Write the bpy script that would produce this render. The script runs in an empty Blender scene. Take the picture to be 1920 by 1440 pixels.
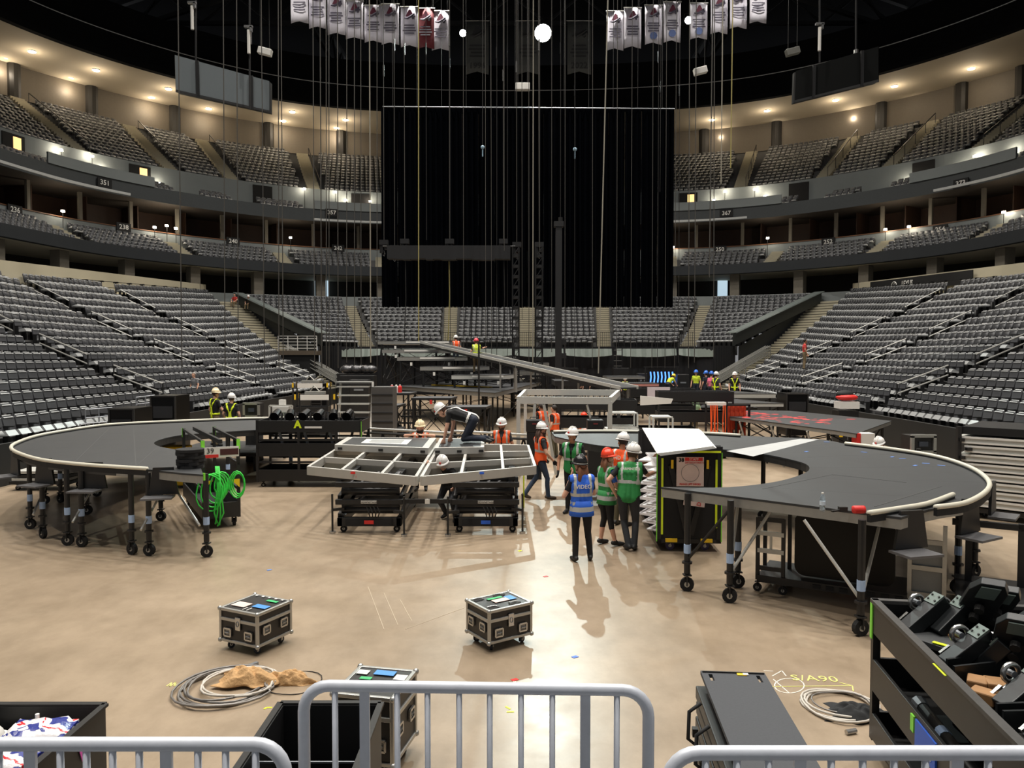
import bpy, bmesh, math, random
import numpy as np
from mathutils import Vector, Matrix, Euler
random.seed(7); np.random.seed(7)
PI = math.pi
scene = bpy.context.scene
COL = scene.collection
# ------------------------------------------------------------------ camera
FPX, CAMH, PITCH = 1423.0, 3.37, math.atan((720 - 668) / 1423.0)
cd = bpy.data.cameras.new('camera'); cam = bpy.data.objects.new('camera', cd); COL.objects.link(cam)
cd.sensor_fit = 'HORIZONTAL'; cd.sensor_width = 36.0; cd.lens = 36.0 * FPX / 1920.0
cd.clip_start = 0.05; cd.clip_end = 400
cam.location = (0, 0, CAMH); cam.rotation_euler = (PI / 2 - PITCH, 0, 0)
scene.camera = cam
# ------------------------------------------------------------------ world and exposure
w = bpy.data.worlds.new('world'); scene.world = w; w.use_nodes = True
w.node_tree.nodes['Background'].inputs[0].default_value = (0.97, 0.98, 1.0, 1)
w.node_tree.nodes['Background'].inputs[1].default_value = 0.19
vs = scene.view_settings
vs.view_transform = 'Standard'; vs.look = 'None'; vs.gamma = 1.0; vs.use_curve_mapping = False; vs.exposure = 0.36
HOUSE_W, HOUSE_C = 1350.0, (1.0, 0.94, 0.86)        # house floodlights hung from the roof
BIG_W, BIG_C = 38000.0, (0.86, 1.0, 0.95)           # the bright flood above the curtain
DOWN_W, DOWN_C = 95.0, (1.0, 0.84, 0.64)           # soffit downlights
HOUSE = [(x, y) for y in (4, 19, 34, 49, 62) for x in (-19, -6.5, 6.5, 19)]  # farthest row is out of view, added to brighten the end seats

def at(px, py, D=None, z=None):
    """photo pixel -> point of the place, at a known distance D along y or a known height z"""
    cx, cy = (px - 960) / FPX, (720 - py) / FPX
    s, c = math.sin(PITCH), math.cos(PITCH)
    d = Vector((cx, c + cy * s, -s + cy * c))
    if D is not None: k = D / d.y
    else: k = (z - CAMH) / d.z
    return Vector((0, 0, CAMH)) + d * k
def rowpx(D, z):                                     # pixel row of a height at a distance (planning aid)
    return 668 - FPX * (z - CAMH) / D
AXR = math.radians(1.1)
def AR(x, y):                                        # arena axis -> world (building is turned 1.1 degrees)
    return (x * math.cos(AXR) + y * math.sin(AXR), -x * math.sin(AXR) + y * math.cos(AXR))
# ------------------------------------------------------------------ helpers
def lin(c):
    r = []
    for v in c:
        v = v / 255.0
        r.append(v / 12.92 if v <= .04045 else ((v + .055) / 1.055) ** 2.4)
    return tuple(r)
MATS = {}
def M(name, rgb, rough=.5, metal=0., var=.12, scale=6., bump=0., emit=None, es=0., alpha=1., trans=0., coat=0., spec=None):
    if name in MATS: return MATS[name]
    m = bpy.data.materials.new(name); m.use_nodes = True; nt = m.node_tree
    b = nt.nodes['Principled BSDF']; c = lin(rgb)
    tc = nt.nodes.new('ShaderNodeTexCoord'); n = nt.nodes.new('ShaderNodeTexNoise')
    n.inputs['Scale'].default_value = scale; n.inputs['Detail'].default_value = 4
    nt.links.new(tc.outputs['Object'], n.inputs['Vector'])
    mx = nt.nodes.new('ShaderNodeMix'); mx.data_type = 'RGBA'
    mx.inputs[6].default_value = tuple(max(0, v * (1 - var)) for v in c) + (1,)
    mx.inputs[7].default_value = tuple(min(1, v * (1 + var)) for v in c) + (1,)
    nt.links.new(n.outputs['Fac'], mx.inputs[0]); nt.links.new(mx.outputs[2], b.inputs['Base Color'])
    b.inputs['Roughness'].default_value = rough; b.inputs['Metallic'].default_value = metal
    b.inputs['Alpha'].default_value = alpha; b.inputs['Transmission Weight'].default_value = trans
    b.inputs['Coat Weight'].default_value = coat
    if spec is not None: b.inputs['Specular IOR Level'].default_value = spec
    if emit: b.inputs['Emission Color'].default_value = lin(emit) + (1,); b.inputs['Emission Strength'].default_value = es
    if bump:
        bp = nt.nodes.new('ShaderNodeBump'); bp.inputs['Strength'].default_value = bump; bp.inputs['Distance'].default_value = .02
        nt.links.new(n.outputs['Fac'], bp.inputs['Height']); nt.links.new(bp.outputs['Normal'], b.inputs['Normal'])
    MATS[name] = m; return m

class MB:
    def __init__(s): s.v = []; s.f = []; s.m = []
    def add(s, vs, fs, mi=0):
        o = len(s.v); s.v += [tuple(v) for v in vs]
        for f in fs: s.f.append([i + o for i in f]); s.m.append(mi)
    def box(s, c, size, mi=0, rz=0., R=None):
        hx, hy, hz = size[0] / 2, size[1] / 2, size[2] / 2
        if R is None: R = Matrix.Rotation(rz, 3, 'Z')
        c = Vector(c)
        vs = [c + R @ Vector((x, y, z)) for z in (-hz, hz) for y in (-hy, hy) for x in (-hx, hx)]
        s.add(vs, [(0, 2, 3, 1), (4, 5, 7, 6), (0, 1, 5, 4), (2, 6, 7, 3), (0, 4, 6, 2), (1, 3, 7, 5)], mi)
        return s
    def bb(s, x0, x1, y0, y1, z0, z1, mi=0):
        return s.box(((x0 + x1) / 2, (y0 + y1) / 2, (z0 + z1) / 2), (abs(x1 - x0), abs(y1 - y0), abs(z1 - z0)), mi)
    def bar(s, p0, p1, w, h, mi=0, up=(0, 0, 1)):
        p0 = Vector(p0); p1 = Vector(p1); d = p1 - p0; L = d.length
        if L < 1e-6: return s
        d.normalize(); u = Vector(up)
        if abs(d.dot(u)) > .99: u = Vector((0, 1, 0))
        x = d.cross(u).normalized(); z = x.cross(d)
        R = Matrix((x, d, z)).transposed()
        return s.box((p0 + p1) / 2, (w, L, h), mi, R=R)
    def tube(s, pts, r, n=6, mi=0, closed=False):
        pts = [Vector(p) for p in pts]; N = len(pts); rr = r if isinstance(r, (list, tuple)) else [r] * N
        rings = []; ref = None
        for i, p in enumerate(pts):
            a = pts[i - 1] if (i > 0 or closed) else p
            b = pts[(i + 1) % N] if (i < N - 1 or closed) else p
            d = (b - a)
            d = d.normalized() if d.length > 1e-9 else Vector((0, 0, 1))
            if ref is None: ref = Vector((0, 0, 1)) if abs(d.z) < .9 else Vector((1, 0, 0))
            x = d.cross(ref)
            if x.length < 1e-4: x = d.cross(Vector((0, 1, 0)))
            x.normalize(); y = x.cross(d); ref = y
            rings.append([p + (x * math.cos(2 * PI * k / n) + y * math.sin(2 * PI * k / n)) * rr[i] for k in range(n)])
        vs = [v for rg in rings for v in rg]; fs = []
        for i in range(N if closed else N - 1):
            j = (i + 1) % N
            for k in range(n):
                k2 = (k + 1) % n; fs.append((i * n + k, j * n + k, j * n + k2, i * n + k2))
        if not closed:
            fs.append(tuple(range(n))); fs.append(tuple(range((N - 1) * n, N * n))[::-1])
        s.add(vs, fs, mi); return s
    def cyl(s, p0, p1, r0, r1=None, n=12, mi=0):
        return s.tube([p0, p1], [r0, r0 if r1 is None else r1], n, mi)
    def prism(s, poly, z0, z1, mi=0, mt=None, mb=None):
        n = len(poly)
        a = sum(poly[i][0] * poly[(i + 1) % n][1] - poly[(i + 1) % n][0] * poly[i][1] for i in range(n))
        if a < 0: poly = poly[::-1]
        vs = [(p[0], p[1], z0) for p in poly] + [(p[0], p[1], z1) for p in poly]
        s.add(vs, [(i, (i + 1) % n, n + (i + 1) % n, n + i) for i in range(n)], mi)
        s.add(vs, [tuple(range(n, 2 * n))], mi if mt is None else mt)
        s.add(vs, [tuple(range(n))[::-1]], mi if mb is None else mb); return s
    def plate(s, poly3, nrm, th, mi=0):
        """flat polygon given in 3-D, thickened along nrm"""
        n = len(poly3); nv = Vector(nrm).normalized() * th
        vs = [Vector(p) for p in poly3] + [Vector(p) + nv for p in poly3]
        s.add(vs, [tuple(range(n))[::-1], tuple(range(n, 2 * n))] + [(i, (i + 1) % n, n + (i + 1) % n, n + i) for i in range(n)], mi); return s
    def lathe(s, prof, n=16, mi=0, X=None):
        X = X or Matrix.Identity(4); vs = []; fs = []
        for r, z in prof:
            for k in range(n):
                a = 2 * PI * k / n; vs.append(X @ Vector((r * math.cos(a), r * math.sin(a), z)))
        for i in range(len(prof) - 1):
            for k in range(n):
                k2 = (k + 1) % n; fs.append((i * n + k, i * n + k2, (i + 1) * n + k2, (i + 1) * n + k))
        fs.append(tuple(range(n))[::-1]); fs.append(tuple(range((len(prof) - 1) * n, len(prof) * n)))
        s.add(vs, fs, mi); return s
    def ball(s, c, r, n=10, mi=0, sc=(1, 1, 1)):
        X = Matrix.Translation(c) @ Matrix.Diagonal((r * sc[0], r * sc[1], r * sc[2], 1))
        return s.lathe([(math.sin(PI * i / 8) if 0 < i < 8 else .02, -math.cos(PI * i / 8)) for i in range(9)], n, mi, X)
    def xf(s, X): s.v = [tuple(X @ Vector(v)) for v in s.v]; return s
    def build(s, name, mats, parent=None, smooth=False, bevel=0., world=False, loc=None):
        if not isinstance(mats, (list, tuple)): mats = [mats]
        v = s.v
        if loc is not None: v = [(a[0] - loc[0], a[1] - loc[1], a[2] - loc[2]) for a in v]
        if world and parent is not None:
            X = TX[parent.name].inverted(); v = [tuple(X @ Vector(a)) for a in v]
        me = bpy.data.meshes.new(name); me.from_pydata([tuple(a) for a in v], [], s.f)
        for m in mats: me.materials.append(m)
        me.polygons.foreach_set('material_index', s.m)
        if smooth: me.polygons.foreach_set('use_smooth', [True] * len(s.f))
        me.update()
        o = bpy.data.objects.new(name, me); COL.objects.link(o)
        if parent is not None: o.parent = parent
        if loc is not None: o.location = loc
        if bevel:
            b = o.modifiers.new('bevel', 'BEVEL'); b.width = bevel; b.segments = 2; b.limit_method = 'ANGLE'; b.angle_limit = .6
        return o
TX = {}
def T(name, label, cat, loc=(0, 0, 0), rz=0., group=None, kind=None):
    o = bpy.data.objects.new(name, None); COL.objects.link(o); o.empty_display_size = .1
    o.location = loc; o.rotation_euler = (0, 0, rz); o['label'] = label; o['category'] = cat
    if group: o['group'] = group
    TX[o.name] = Matrix.Translation(loc) @ Matrix.Rotation(rz, 4, 'Z')
    return o
def tag(o, label, cat, group=None, kind=None):
    o['label'] = label; o['category'] = cat
    if group: o['group'] = group
    if kind: o['kind'] = kind
    return o
def struct(o, label=None):
    o['kind'] = 'structure'
    if label: o['label'] = label
    return o
def share(src, name, loc, rot=(0, 0, 0), parent=None):          # a copy that shares mesh data
    o = src.copy(); o.name = name; COL.objects.link(o); o.location = loc; o.rotation_euler = rot; o.parent = parent; return o
def dup(root, loc, rz=0., label=None, group=None):
    r = root.copy(); COL.objects.link(r); r.location = loc; r.rotation_euler = (0, 0, rz)
    TX[r.name] = Matrix.Translation(loc) @ Matrix.Rotation(rz, 4, 'Z')
    if label: r['label'] = label
    if group: r['group'] = group
    for ch in list(root.children):
        c = ch.copy(); COL.objects.link(c); c.parent = r
        for g in ch.children:
            d = g.copy(); COL.objects.link(d); d.parent = c
    return r
def text(s, size, mat, X, parent=None, name='lettering', depth=.002, align='CENTER', world=False, bold=0.):
    cu = bpy.data.curves.new(name, 'FONT'); cu.body = s; cu.size = size; cu.align_x = align; cu.align_y = 'CENTER'
    cu.extrude = depth; cu.offset = bold; cu.resolution_u = 2
    o = bpy.data.objects.new(name, cu); COL.objects.link(o)
    me = bpy.data.meshes.new_from_object(o.evaluated_get(bpy.context.evaluated_depsgraph_get()))
    bpy.data.objects.remove(o); bpy.data.curves.remove(cu)
    if world and parent is not None: X = TX[parent.name].inverted() @ X
    me.transform(X); me.materials.clear(); me.materials.append(mat)
    o = bpy.data.objects.new(name, me); COL.objects.link(o)
    if parent is not None: o.parent = parent
    return o
def frame(o, xdir, up):                                          # matrix for text: x along xdir, y along up
    x = Vector(xdir).normalized(); u = Vector(up); z = x.cross(u).normalized(); y = z.cross(x)
    return Matrix.Translation(o) @ Matrix((x, y, z)).transposed().to_4x4()
def lerp(a, b, t): return tuple(a[i] + (b[i] - a[i]) * t for i in range(len(a)))
def spot(name, loc, target, power, col, size, blend=.5, r=.2, parent=None):
    l = bpy.data.lights.new(name, 'SPOT'); l.energy = power; l.color = col; l.spot_size = size; l.spot_blend = blend; l.shadow_soft_size = r
    o = bpy.data.objects.new(name, l); COL.objects.link(o); o.location = loc
    o.rotation_euler = (Vector(target) - Vector(loc)).to_track_quat('-Z', 'Y').to_euler()
    if parent: o.parent = parent
    return o
# ------------------------------------------------------------------ shared materials
BLK = M('black_powder_coat', (24, 24, 25), .45, var=.25, scale=9)
BLKM = M('black_matte', (17, 17, 18), .75, var=.2)
BLKG = M('black_gloss', (9, 9, 10), .3, var=.1, spec=.22)
DECK = M('deck_top_charcoal', (44, 46, 48), .55, var=.16, scale=3, bump=.05)
ALU = M('brushed_aluminium', (176, 176, 172), .38, .75, var=.12, scale=14)
ALUL = M('pale_aluminium', (196, 196, 190), .45, .25, var=.08, scale=8)
STEEL = M('galvanised_steel', (150, 154, 160), .42, .55, var=.14, scale=20)
CHROME = M('bright_zinc', (190, 190, 188), .25, .9, var=.1)
RUB = M('rubber_tyre', (20, 20, 21), .8)
WHITE = M('white_paint', (226, 224, 218), .5, var=.05)
GREEN = M('neon_green_tape', (140, 235, 70), .5, var=.05)
YEL = M('neon_yellow_tape', (225, 245, 40), .5, var=.05)
YELO = M('safety_yellow', (240, 195, 30), .5)
REDM = M('red_paint', (215, 45, 40), .5)
ORG = M('orange_strap', (250, 95, 35), .6)
BLUT = M('light_blue_tape', (165, 190, 225), .6)
BLUE = M('blue_paint', (40, 95, 205), .5)
# ================================================================== THE ARENA SHELL
CONC = M('terrace_concrete', (92, 92, 92), .8, var=.15, scale=2)
STAIR = M('stair_concrete', (168, 162, 142), .8, var=.12, scale=3)
WALLG = M('grey_painted_wall', (128, 134, 134), .7, var=.06, scale=1)
WALLB = M('beige_painted_wall', (188, 180, 156), .7, var=.06, scale=1)
SOFF = M('beige_soffit', (196, 184, 162), .8, var=.06, scale=.4)
DARK = M('dark_fascia', (36, 40, 44), .6, var=.15, scale=1)
ROOFM = M('black_roof', (7, 8, 11), .95, var=.3, scale=.3, spec=.1)
TRUSSM = M('dark_roof_steel', (22, 24, 27), .7)
WOOD = M('brown_suite_wall', (66, 46, 34), .6, var=.25, scale=1.5)
COLM = M('column_grey', (118, 112, 100), .7)
RAILM = M('hand_rail', (165, 165, 160), .4, .5)
# floor: polished, stained concrete
fm = bpy.data.materials.new('polished_concrete'); fm.use_nodes = True; nt = fm.node_tree; b = nt.nodes['Principled BSDF']
tc = nt.nodes.new('ShaderNodeTexCoord')
def nz(scale, detail=6, rough=.6, sx=1, sy=1):
    mp = nt.nodes.new('ShaderNodeMapping'); mp.inputs['Scale'].default_value = (sx, sy, 1)
    n = nt.nodes.new('ShaderNodeTexNoise'); n.inputs['Scale'].default_value = scale; n.inputs['Detail'].default_value = detail
    n.inputs['Roughness'].default_value = rough
    nt.links.new(tc.outputs['Object'], mp.inputs['Vector']); nt.links.new(mp.outputs['Vector'], n.inputs['Vector']); return n
def ramp(src, stops):
    r = nt.nodes.new('ShaderNodeValToRGB'); e = r.color_ramp.elements
    while len(e) < len(stops): e.new(.5)
    for k, (p, c) in enumerate(stops): e[k].position = p; e[k].color = tuple(c) + (1,)
    nt.links.new(src, r.inputs['Fac']); return r
def mixc(a, bb, mode, fac):
    m = nt.nodes.new('ShaderNodeMix'); m.data_type = 'RGBA'; m.blend_type = mode; m.inputs[0].default_value = fac
    nt.links.new(a, m.inputs[6]); nt.links.new(bb, m.inputs[7]); return m.outputs[2]
r1 = ramp(nz(.35, 8, .65).outputs['Fac'], [(.3, lin((136, 120, 100))), (.7, lin((168, 150, 128)))])
r2 = ramp(nz(2.5, 8, .7, 1, .6).outputs['Fac'], [(.35, (.78, .77, .75)), (.6, (1, 1, 1))])
r3 = ramp(nz(9, 4, .8).outputs['Fac'], [(.28, (.8, .79, .77)), (.42, (1, 1, 1))])
r4 = ramp(nz(1.2, 5, .75, 3, .5).outputs['Fac'], [(.62, (1, 1, 1)), (.72, (1.0, .99, .97))])
c = mixc(r1.outputs['Color'], r2.outputs['Color'], 'MULTIPLY', .8)
c = mixc(c, r3.outputs['Color'], 'MULTIPLY', .2)
nt.links.new(c, b.inputs['Base Color'])
rr = ramp(nz(1.6, 5, .6).outputs['Fac'], [(.3, (.3,) * 3), (.75, (.42,) * 3)])
nt.links.new(rr.outputs['Color'], b.inputs['Roughness']); b.inputs['Specular IOR Level'].default_value = .4
FLOORM = fm
mb = MB(); mb.bb(-34, 36, -6, 82, -.2, 0)
struct(mb.build('floor', FLOORM), 'polished tan concrete arena floor')

# ---- ring path that the club and upper levels follow (arena frame, mirrored)
half = [(-36.0, 14), (-36.2, 28), (-36.1, 42), (-35.5, 51), (-33.9, 60), (-30.2, 66.8), (-24.6, 72.6), (-18.5, 76), (-9.5, 77.7), (0, 78.1)]
ctrl = half + [(-x, y) for x, y in half[-2::-1]]
def catmull(P, n):
    out = []; m = len(P)
    for i in range(m - 1):
        p0 = P[max(i - 1, 0)]; p1 = P[i]; p2 = P[i + 1]; p3 = P[min(i + 2, m - 1)]
        for k in range(n):
            t = k / n
            out.append(tuple(.5 * ((2 * p1[j]) + (-p0[j] + p2[j]) * t + (2 * p0[j] - 5 * p1[j] + 4 * p2[j] - p3[j]) * t * t + (-p0[j] + 3 * p1[j] - 3 * p2[j] + p3[j]) * t ** 3) for j in (0, 1)))
    out.append(P[-1]); return out
RP = np.array([AR(*p) for p in catmull(ctrl, 10)])
_d = np.gradient(RP, axis=0); _d /= np.linalg.norm(_d, axis=1)[:, None]
RN = np.stack([-_d[:, 1], _d[:, 0]], 1)                # outward (path runs from left clockwise over the far end)
SEG = np.concatenate([[0], np.cumsum(np.linalg.norm(np.diff(RP, axis=0), axis=1))]); STOT = SEG[-1]
def ring(o): return RP + RN * o
def rpt(s, o):
    p = np.array([np.interp(s, SEG, RP[:, 0]), np.interp(s, SEG, RP[:, 1])])
    n = np.array([np.interp(s, SEG, RN[:, 0]), np.interp(s, SEG, RN[:, 1])]); n /= np.linalg.norm(n)
    return Vector((p[0] + n[0] * o, p[1] + n[1] * o, 0)), Vector((n[0], n[1], 0))
def s_at_px(px, o, z):                                  # arclength where the ring at (o, z) is seen at column px
    q = ring(o); s, c = math.sin(PITCH), math.cos(PITCH); dz = z - CAMH
    dep = q[:, 1] * c - dz * s; xs = 960 + FPX * q[:, 0] / dep
    ok = np.where(q[:, 1] > 22)[0]
    return float(np.interp(px, xs[ok], SEG[ok]))
def sweep(name, prof, mat, label, s0=None, s1=None, parent=None):
    mb = MB(); idx = range(len(RP))
    P = RP; N = RN
    rows = [[(P[i][0] + N[i][0] * o, P[i][1] + N[i][1] * o, z) for i in idx] for o, z in prof]
    n = len(RP); vs = [v for r in rows for v in r]; fs = []
    for j in range(len(prof) - 1):
        for i in range(n - 1): fs.append((j * n + i, j * n + i + 1, (j + 1) * n + i + 1, (j + 1) * n + i))
    mb.add(vs, fs); return struct(mb.build(name, mat), label)
# club level
sweep('trim_1', [(0.25, 11.45), (0, 11.5), (0, 12.4), (.25, 12.4), (.25, 11.9)], DARK, 'dark fascia band below the club level seats')
sweep('ceiling_lower', [(7, 11.5), (.25, 11.45)], WALLB, 'beige soffit over the lower concourse')
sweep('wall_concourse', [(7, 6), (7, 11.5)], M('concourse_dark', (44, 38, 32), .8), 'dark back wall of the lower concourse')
CT = [(.25, 11.9)]
for r in range(5): CT += [(.35 + .85 * r + .85, 11.9 + .4 * r), (.35 + .85 * r + .85, 11.9 + .4 * (r + 1))]
CT = CT[:-1]
sweep('club_terrace', CT, CONC, 'stepped concrete terrace of the club level')
sweep('wall_club', [(4.6, 13.4), (4.6, 14.75), (4.8, 14.75), (4.8, 14.0)], WALLG, 'pale grey wall behind the club level seats')
sweep('trim_2', [(4.55, 14.75), (4.55, 14.83), (4.85, 14.83), (4.85, 14.75)], M('wood_cap', (120, 84, 60), .5), 'thin wooden cap on the club wall')
sweep('suite_floor', [(4.8, 14.0), (9.5, 14.0)], CONC, 'floor of the suites')
sweep('wall_suite', [(9.5, 14.0), (9.5, 17.3)], WOOD, 'brown back wall of the suites')
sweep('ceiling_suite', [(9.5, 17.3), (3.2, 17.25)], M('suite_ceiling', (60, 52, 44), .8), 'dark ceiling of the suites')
sweep('trim_3', [(3.2, 17.25), (3.2, 18.5), (3.4, 18.5), (3.4, 18.1)], M('upper_fascia', (66, 70, 72), .6), 'grey fascia of the upper deck')
UT = [(3.4, 18.1)]
for r in range(3): UT += [(3.4 + .8 * (r + 1), 18.1 + .3 * r), (3.4 + .8 * (r + 1), 18.1 + .3 * (r + 1))]
UT += [(7.0, 19.0)]
sweep('upper_front_terrace', UT, CONC, 'stepped terrace at the front of the upper deck')
sweep('wall_vomitory', [(7.0, 18.9), (7.0, 21.35), (7.2, 21.35), (7.2, 21.1)], WALLG, 'grey wall below the upper seating')
UB = [(7.2, 21.1)]
for r in range(13): UB += [(7.2 + .8 * (r + 1), 21.1 + .5 * r), (7.2 + .8 * (r + 1), 21.1 + .5 * (r + 1))]
sweep('upper_terrace', UB, CONC, 'steep stepped terrace of the upper deck')
sweep('wall_upper', [(18.4, 27.4), (18.4, 31.0)], M('upper_back_wall', (112, 104, 92), .6, var=.1), 'ribbed back wall behind the upper seats')
sweep('upper_walkway', [(17.5, 27.6), (18.4, 27.6)], CONC, 'walkway above the upper seats')
sweep('ceiling', [(18.4, 31.0), (9.8, 31.2)], SOFF, 'beige soffit ring with downlights')
sweep('trim_4', [(10.1, 31.15), (9.6, 31.2), (9.5, 31.7), (9.5, 33.6), (9.7, 33.6), (9.7, 36.5), (24, 39)], M('ring_fascia', (10, 11, 13), .9, spec=.1), 'black ring fascia above the soffit')
sweep('trim_5', [(9.44, 33.56), (9.4, 33.62), (9.44, 33.66)], STEEL, 'thin bright cable along the ring fascia')
# ribs on the upper wall (each a child of it)
ribw = bpy.data.objects['wall_upper']
for k in range(0):
    pass
# roof with trusses
mb = MB(); mb.bb(-75, 78, -20, 110, 44, 44.3)
roof = struct(mb.build('ceiling_roof', ROOFM), 'black underside of the arena roof')
for k, (x0, y0, x1, y1) in enumerate([(-60, 30, 60, 95), (60, 30, -60, 95), (-60, 70, 60, 70), (-60, 84, 60, 84), (-22, 20, -22, 105), (24, 20, 24, 105)]):
    mb = MB(); a = Vector((x0, y0, 42.6)); c = Vector((x1, y1, 42.6))
    mb.bar(a, c, .5, .5); mb.bar(a - Vector((0, 0, 3)), c - Vector((0, 0, 3)), .4, .4)
    n = 16
    for i in range(n):
        p = a.lerp(c, i / n); q = a.lerp(c, (i + .5) / n); q2 = a.lerp(c, (i + 1) / n)
        mb.bar(p, q - Vector((0, 0, 3)), .22, .22); mb.bar(q - Vector((0, 0, 3)), q2, .22, .22)
    mb.build('roof_truss', TRUSSM, roof)
# ---- lower bowl
STAND = []                                              # seat positions: (x, y, z, facing angle, level)
def zprof(r, n=18): return .75 + r * .24 + .0143 * r * (r - 1) / 2 * 1.0
def section(name, A, B, A2, B2, n, z0, zA, zB, label, seats=True, mat=CONC, tread_only=False, level=0, curve=1.0, wid=.53):
    A, B, A2, B2 = [AR(*p) for p in (A, B, A2, B2)]
    mb = MB(); prev = None
    for r in range(n):
        t0, t1 = r / n, (r + 1) / n
        def zz(zt, r=r): 
            u = r / (n - 1); return z0 + (zt - z0) * (u * (1 - curve) + curve * (u * .72 + .28 * u * u))
        L0 = lerp(A, A2, t0); R0 = lerp(B, B2, t0); L1 = lerp(A, A2, t1); R1 = lerp(B, B2, t1); zl, zr = zz(zA), zz(zB)
        pl, pr = prev if prev else (max(0, z0 - .75), max(0, z0 - .75))
        v = [(L0[0], L0[1], pl), (R0[0], R0[1], pr), (R0[0], R0[1], zr), (L0[0], L0[1], zl), (R1[0], R1[1], zr), (L1[0], L1[1], zl)]
        mb.add(v, [(0, 1, 2, 3), (3, 2, 4, 5)]); prev = (zl, zr)
        if seats:
            ts = (r + .62) / n; L = np.array(lerp(A, A2, ts)); R = np.array(lerp(B, B2, ts)); d = R - L; ln = np.linalg.norm(d); d /= ln
            k = int((ln - .2) / wid)
            out = np.array([d[1], -d[0]]); mid = (np.array(A2) + np.array(B2) - np.array(A) - np.array(B)) / 2
            if out @ mid < 0: out = -out
            ang = math.atan2(out[1], out[0]) - PI / 2       # local +y points outward (back of the seat)
            off = (ln - k * wid) / 2
            for i in range(k):
                u = off + wid * (i + .5); p = L + d * u
                STAND.append((p[0], p[1], zl + (zr - zl) * u / ln, ang, level, mb))
    # close the sides
    return struct(mb.build(name, mat), label)
def stairs(name, A, B, A2, B2, n, z0, z1, label, sub=2, mats=None):
    A, B, A2, B2 = [AR(*p) for p in (A, B, A2, B2)]; mb = MB(); N = n * sub; pz = max(0, z0 - .4)
    for r in range(N):
        u = r / (N - 1); z = z0 + (z1 - z0) * (u * .72 + .28 * u * u); t0, t1 = r / N, (r + 1) / N
        L0 = lerp(A, A2, t0); R0 = lerp(B, B2, t0); L1 = lerp(A, A2, t1); R1 = lerp(B, B2, t1)
        zm = pz + (z - pz) * .4  # lower part of each riser coloured darker, as shade under the nosing
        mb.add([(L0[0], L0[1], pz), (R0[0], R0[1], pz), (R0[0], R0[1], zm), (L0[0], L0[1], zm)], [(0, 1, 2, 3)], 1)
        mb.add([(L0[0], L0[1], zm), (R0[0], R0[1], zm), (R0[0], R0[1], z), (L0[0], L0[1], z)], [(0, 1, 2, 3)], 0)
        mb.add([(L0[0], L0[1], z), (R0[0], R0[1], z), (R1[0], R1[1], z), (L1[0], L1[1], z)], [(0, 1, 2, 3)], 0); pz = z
    return struct(mb.build(name, mats or [STAIR, M('riser_painted_shade', (84, 80, 70), .8)]), label)
ZS = .8
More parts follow.
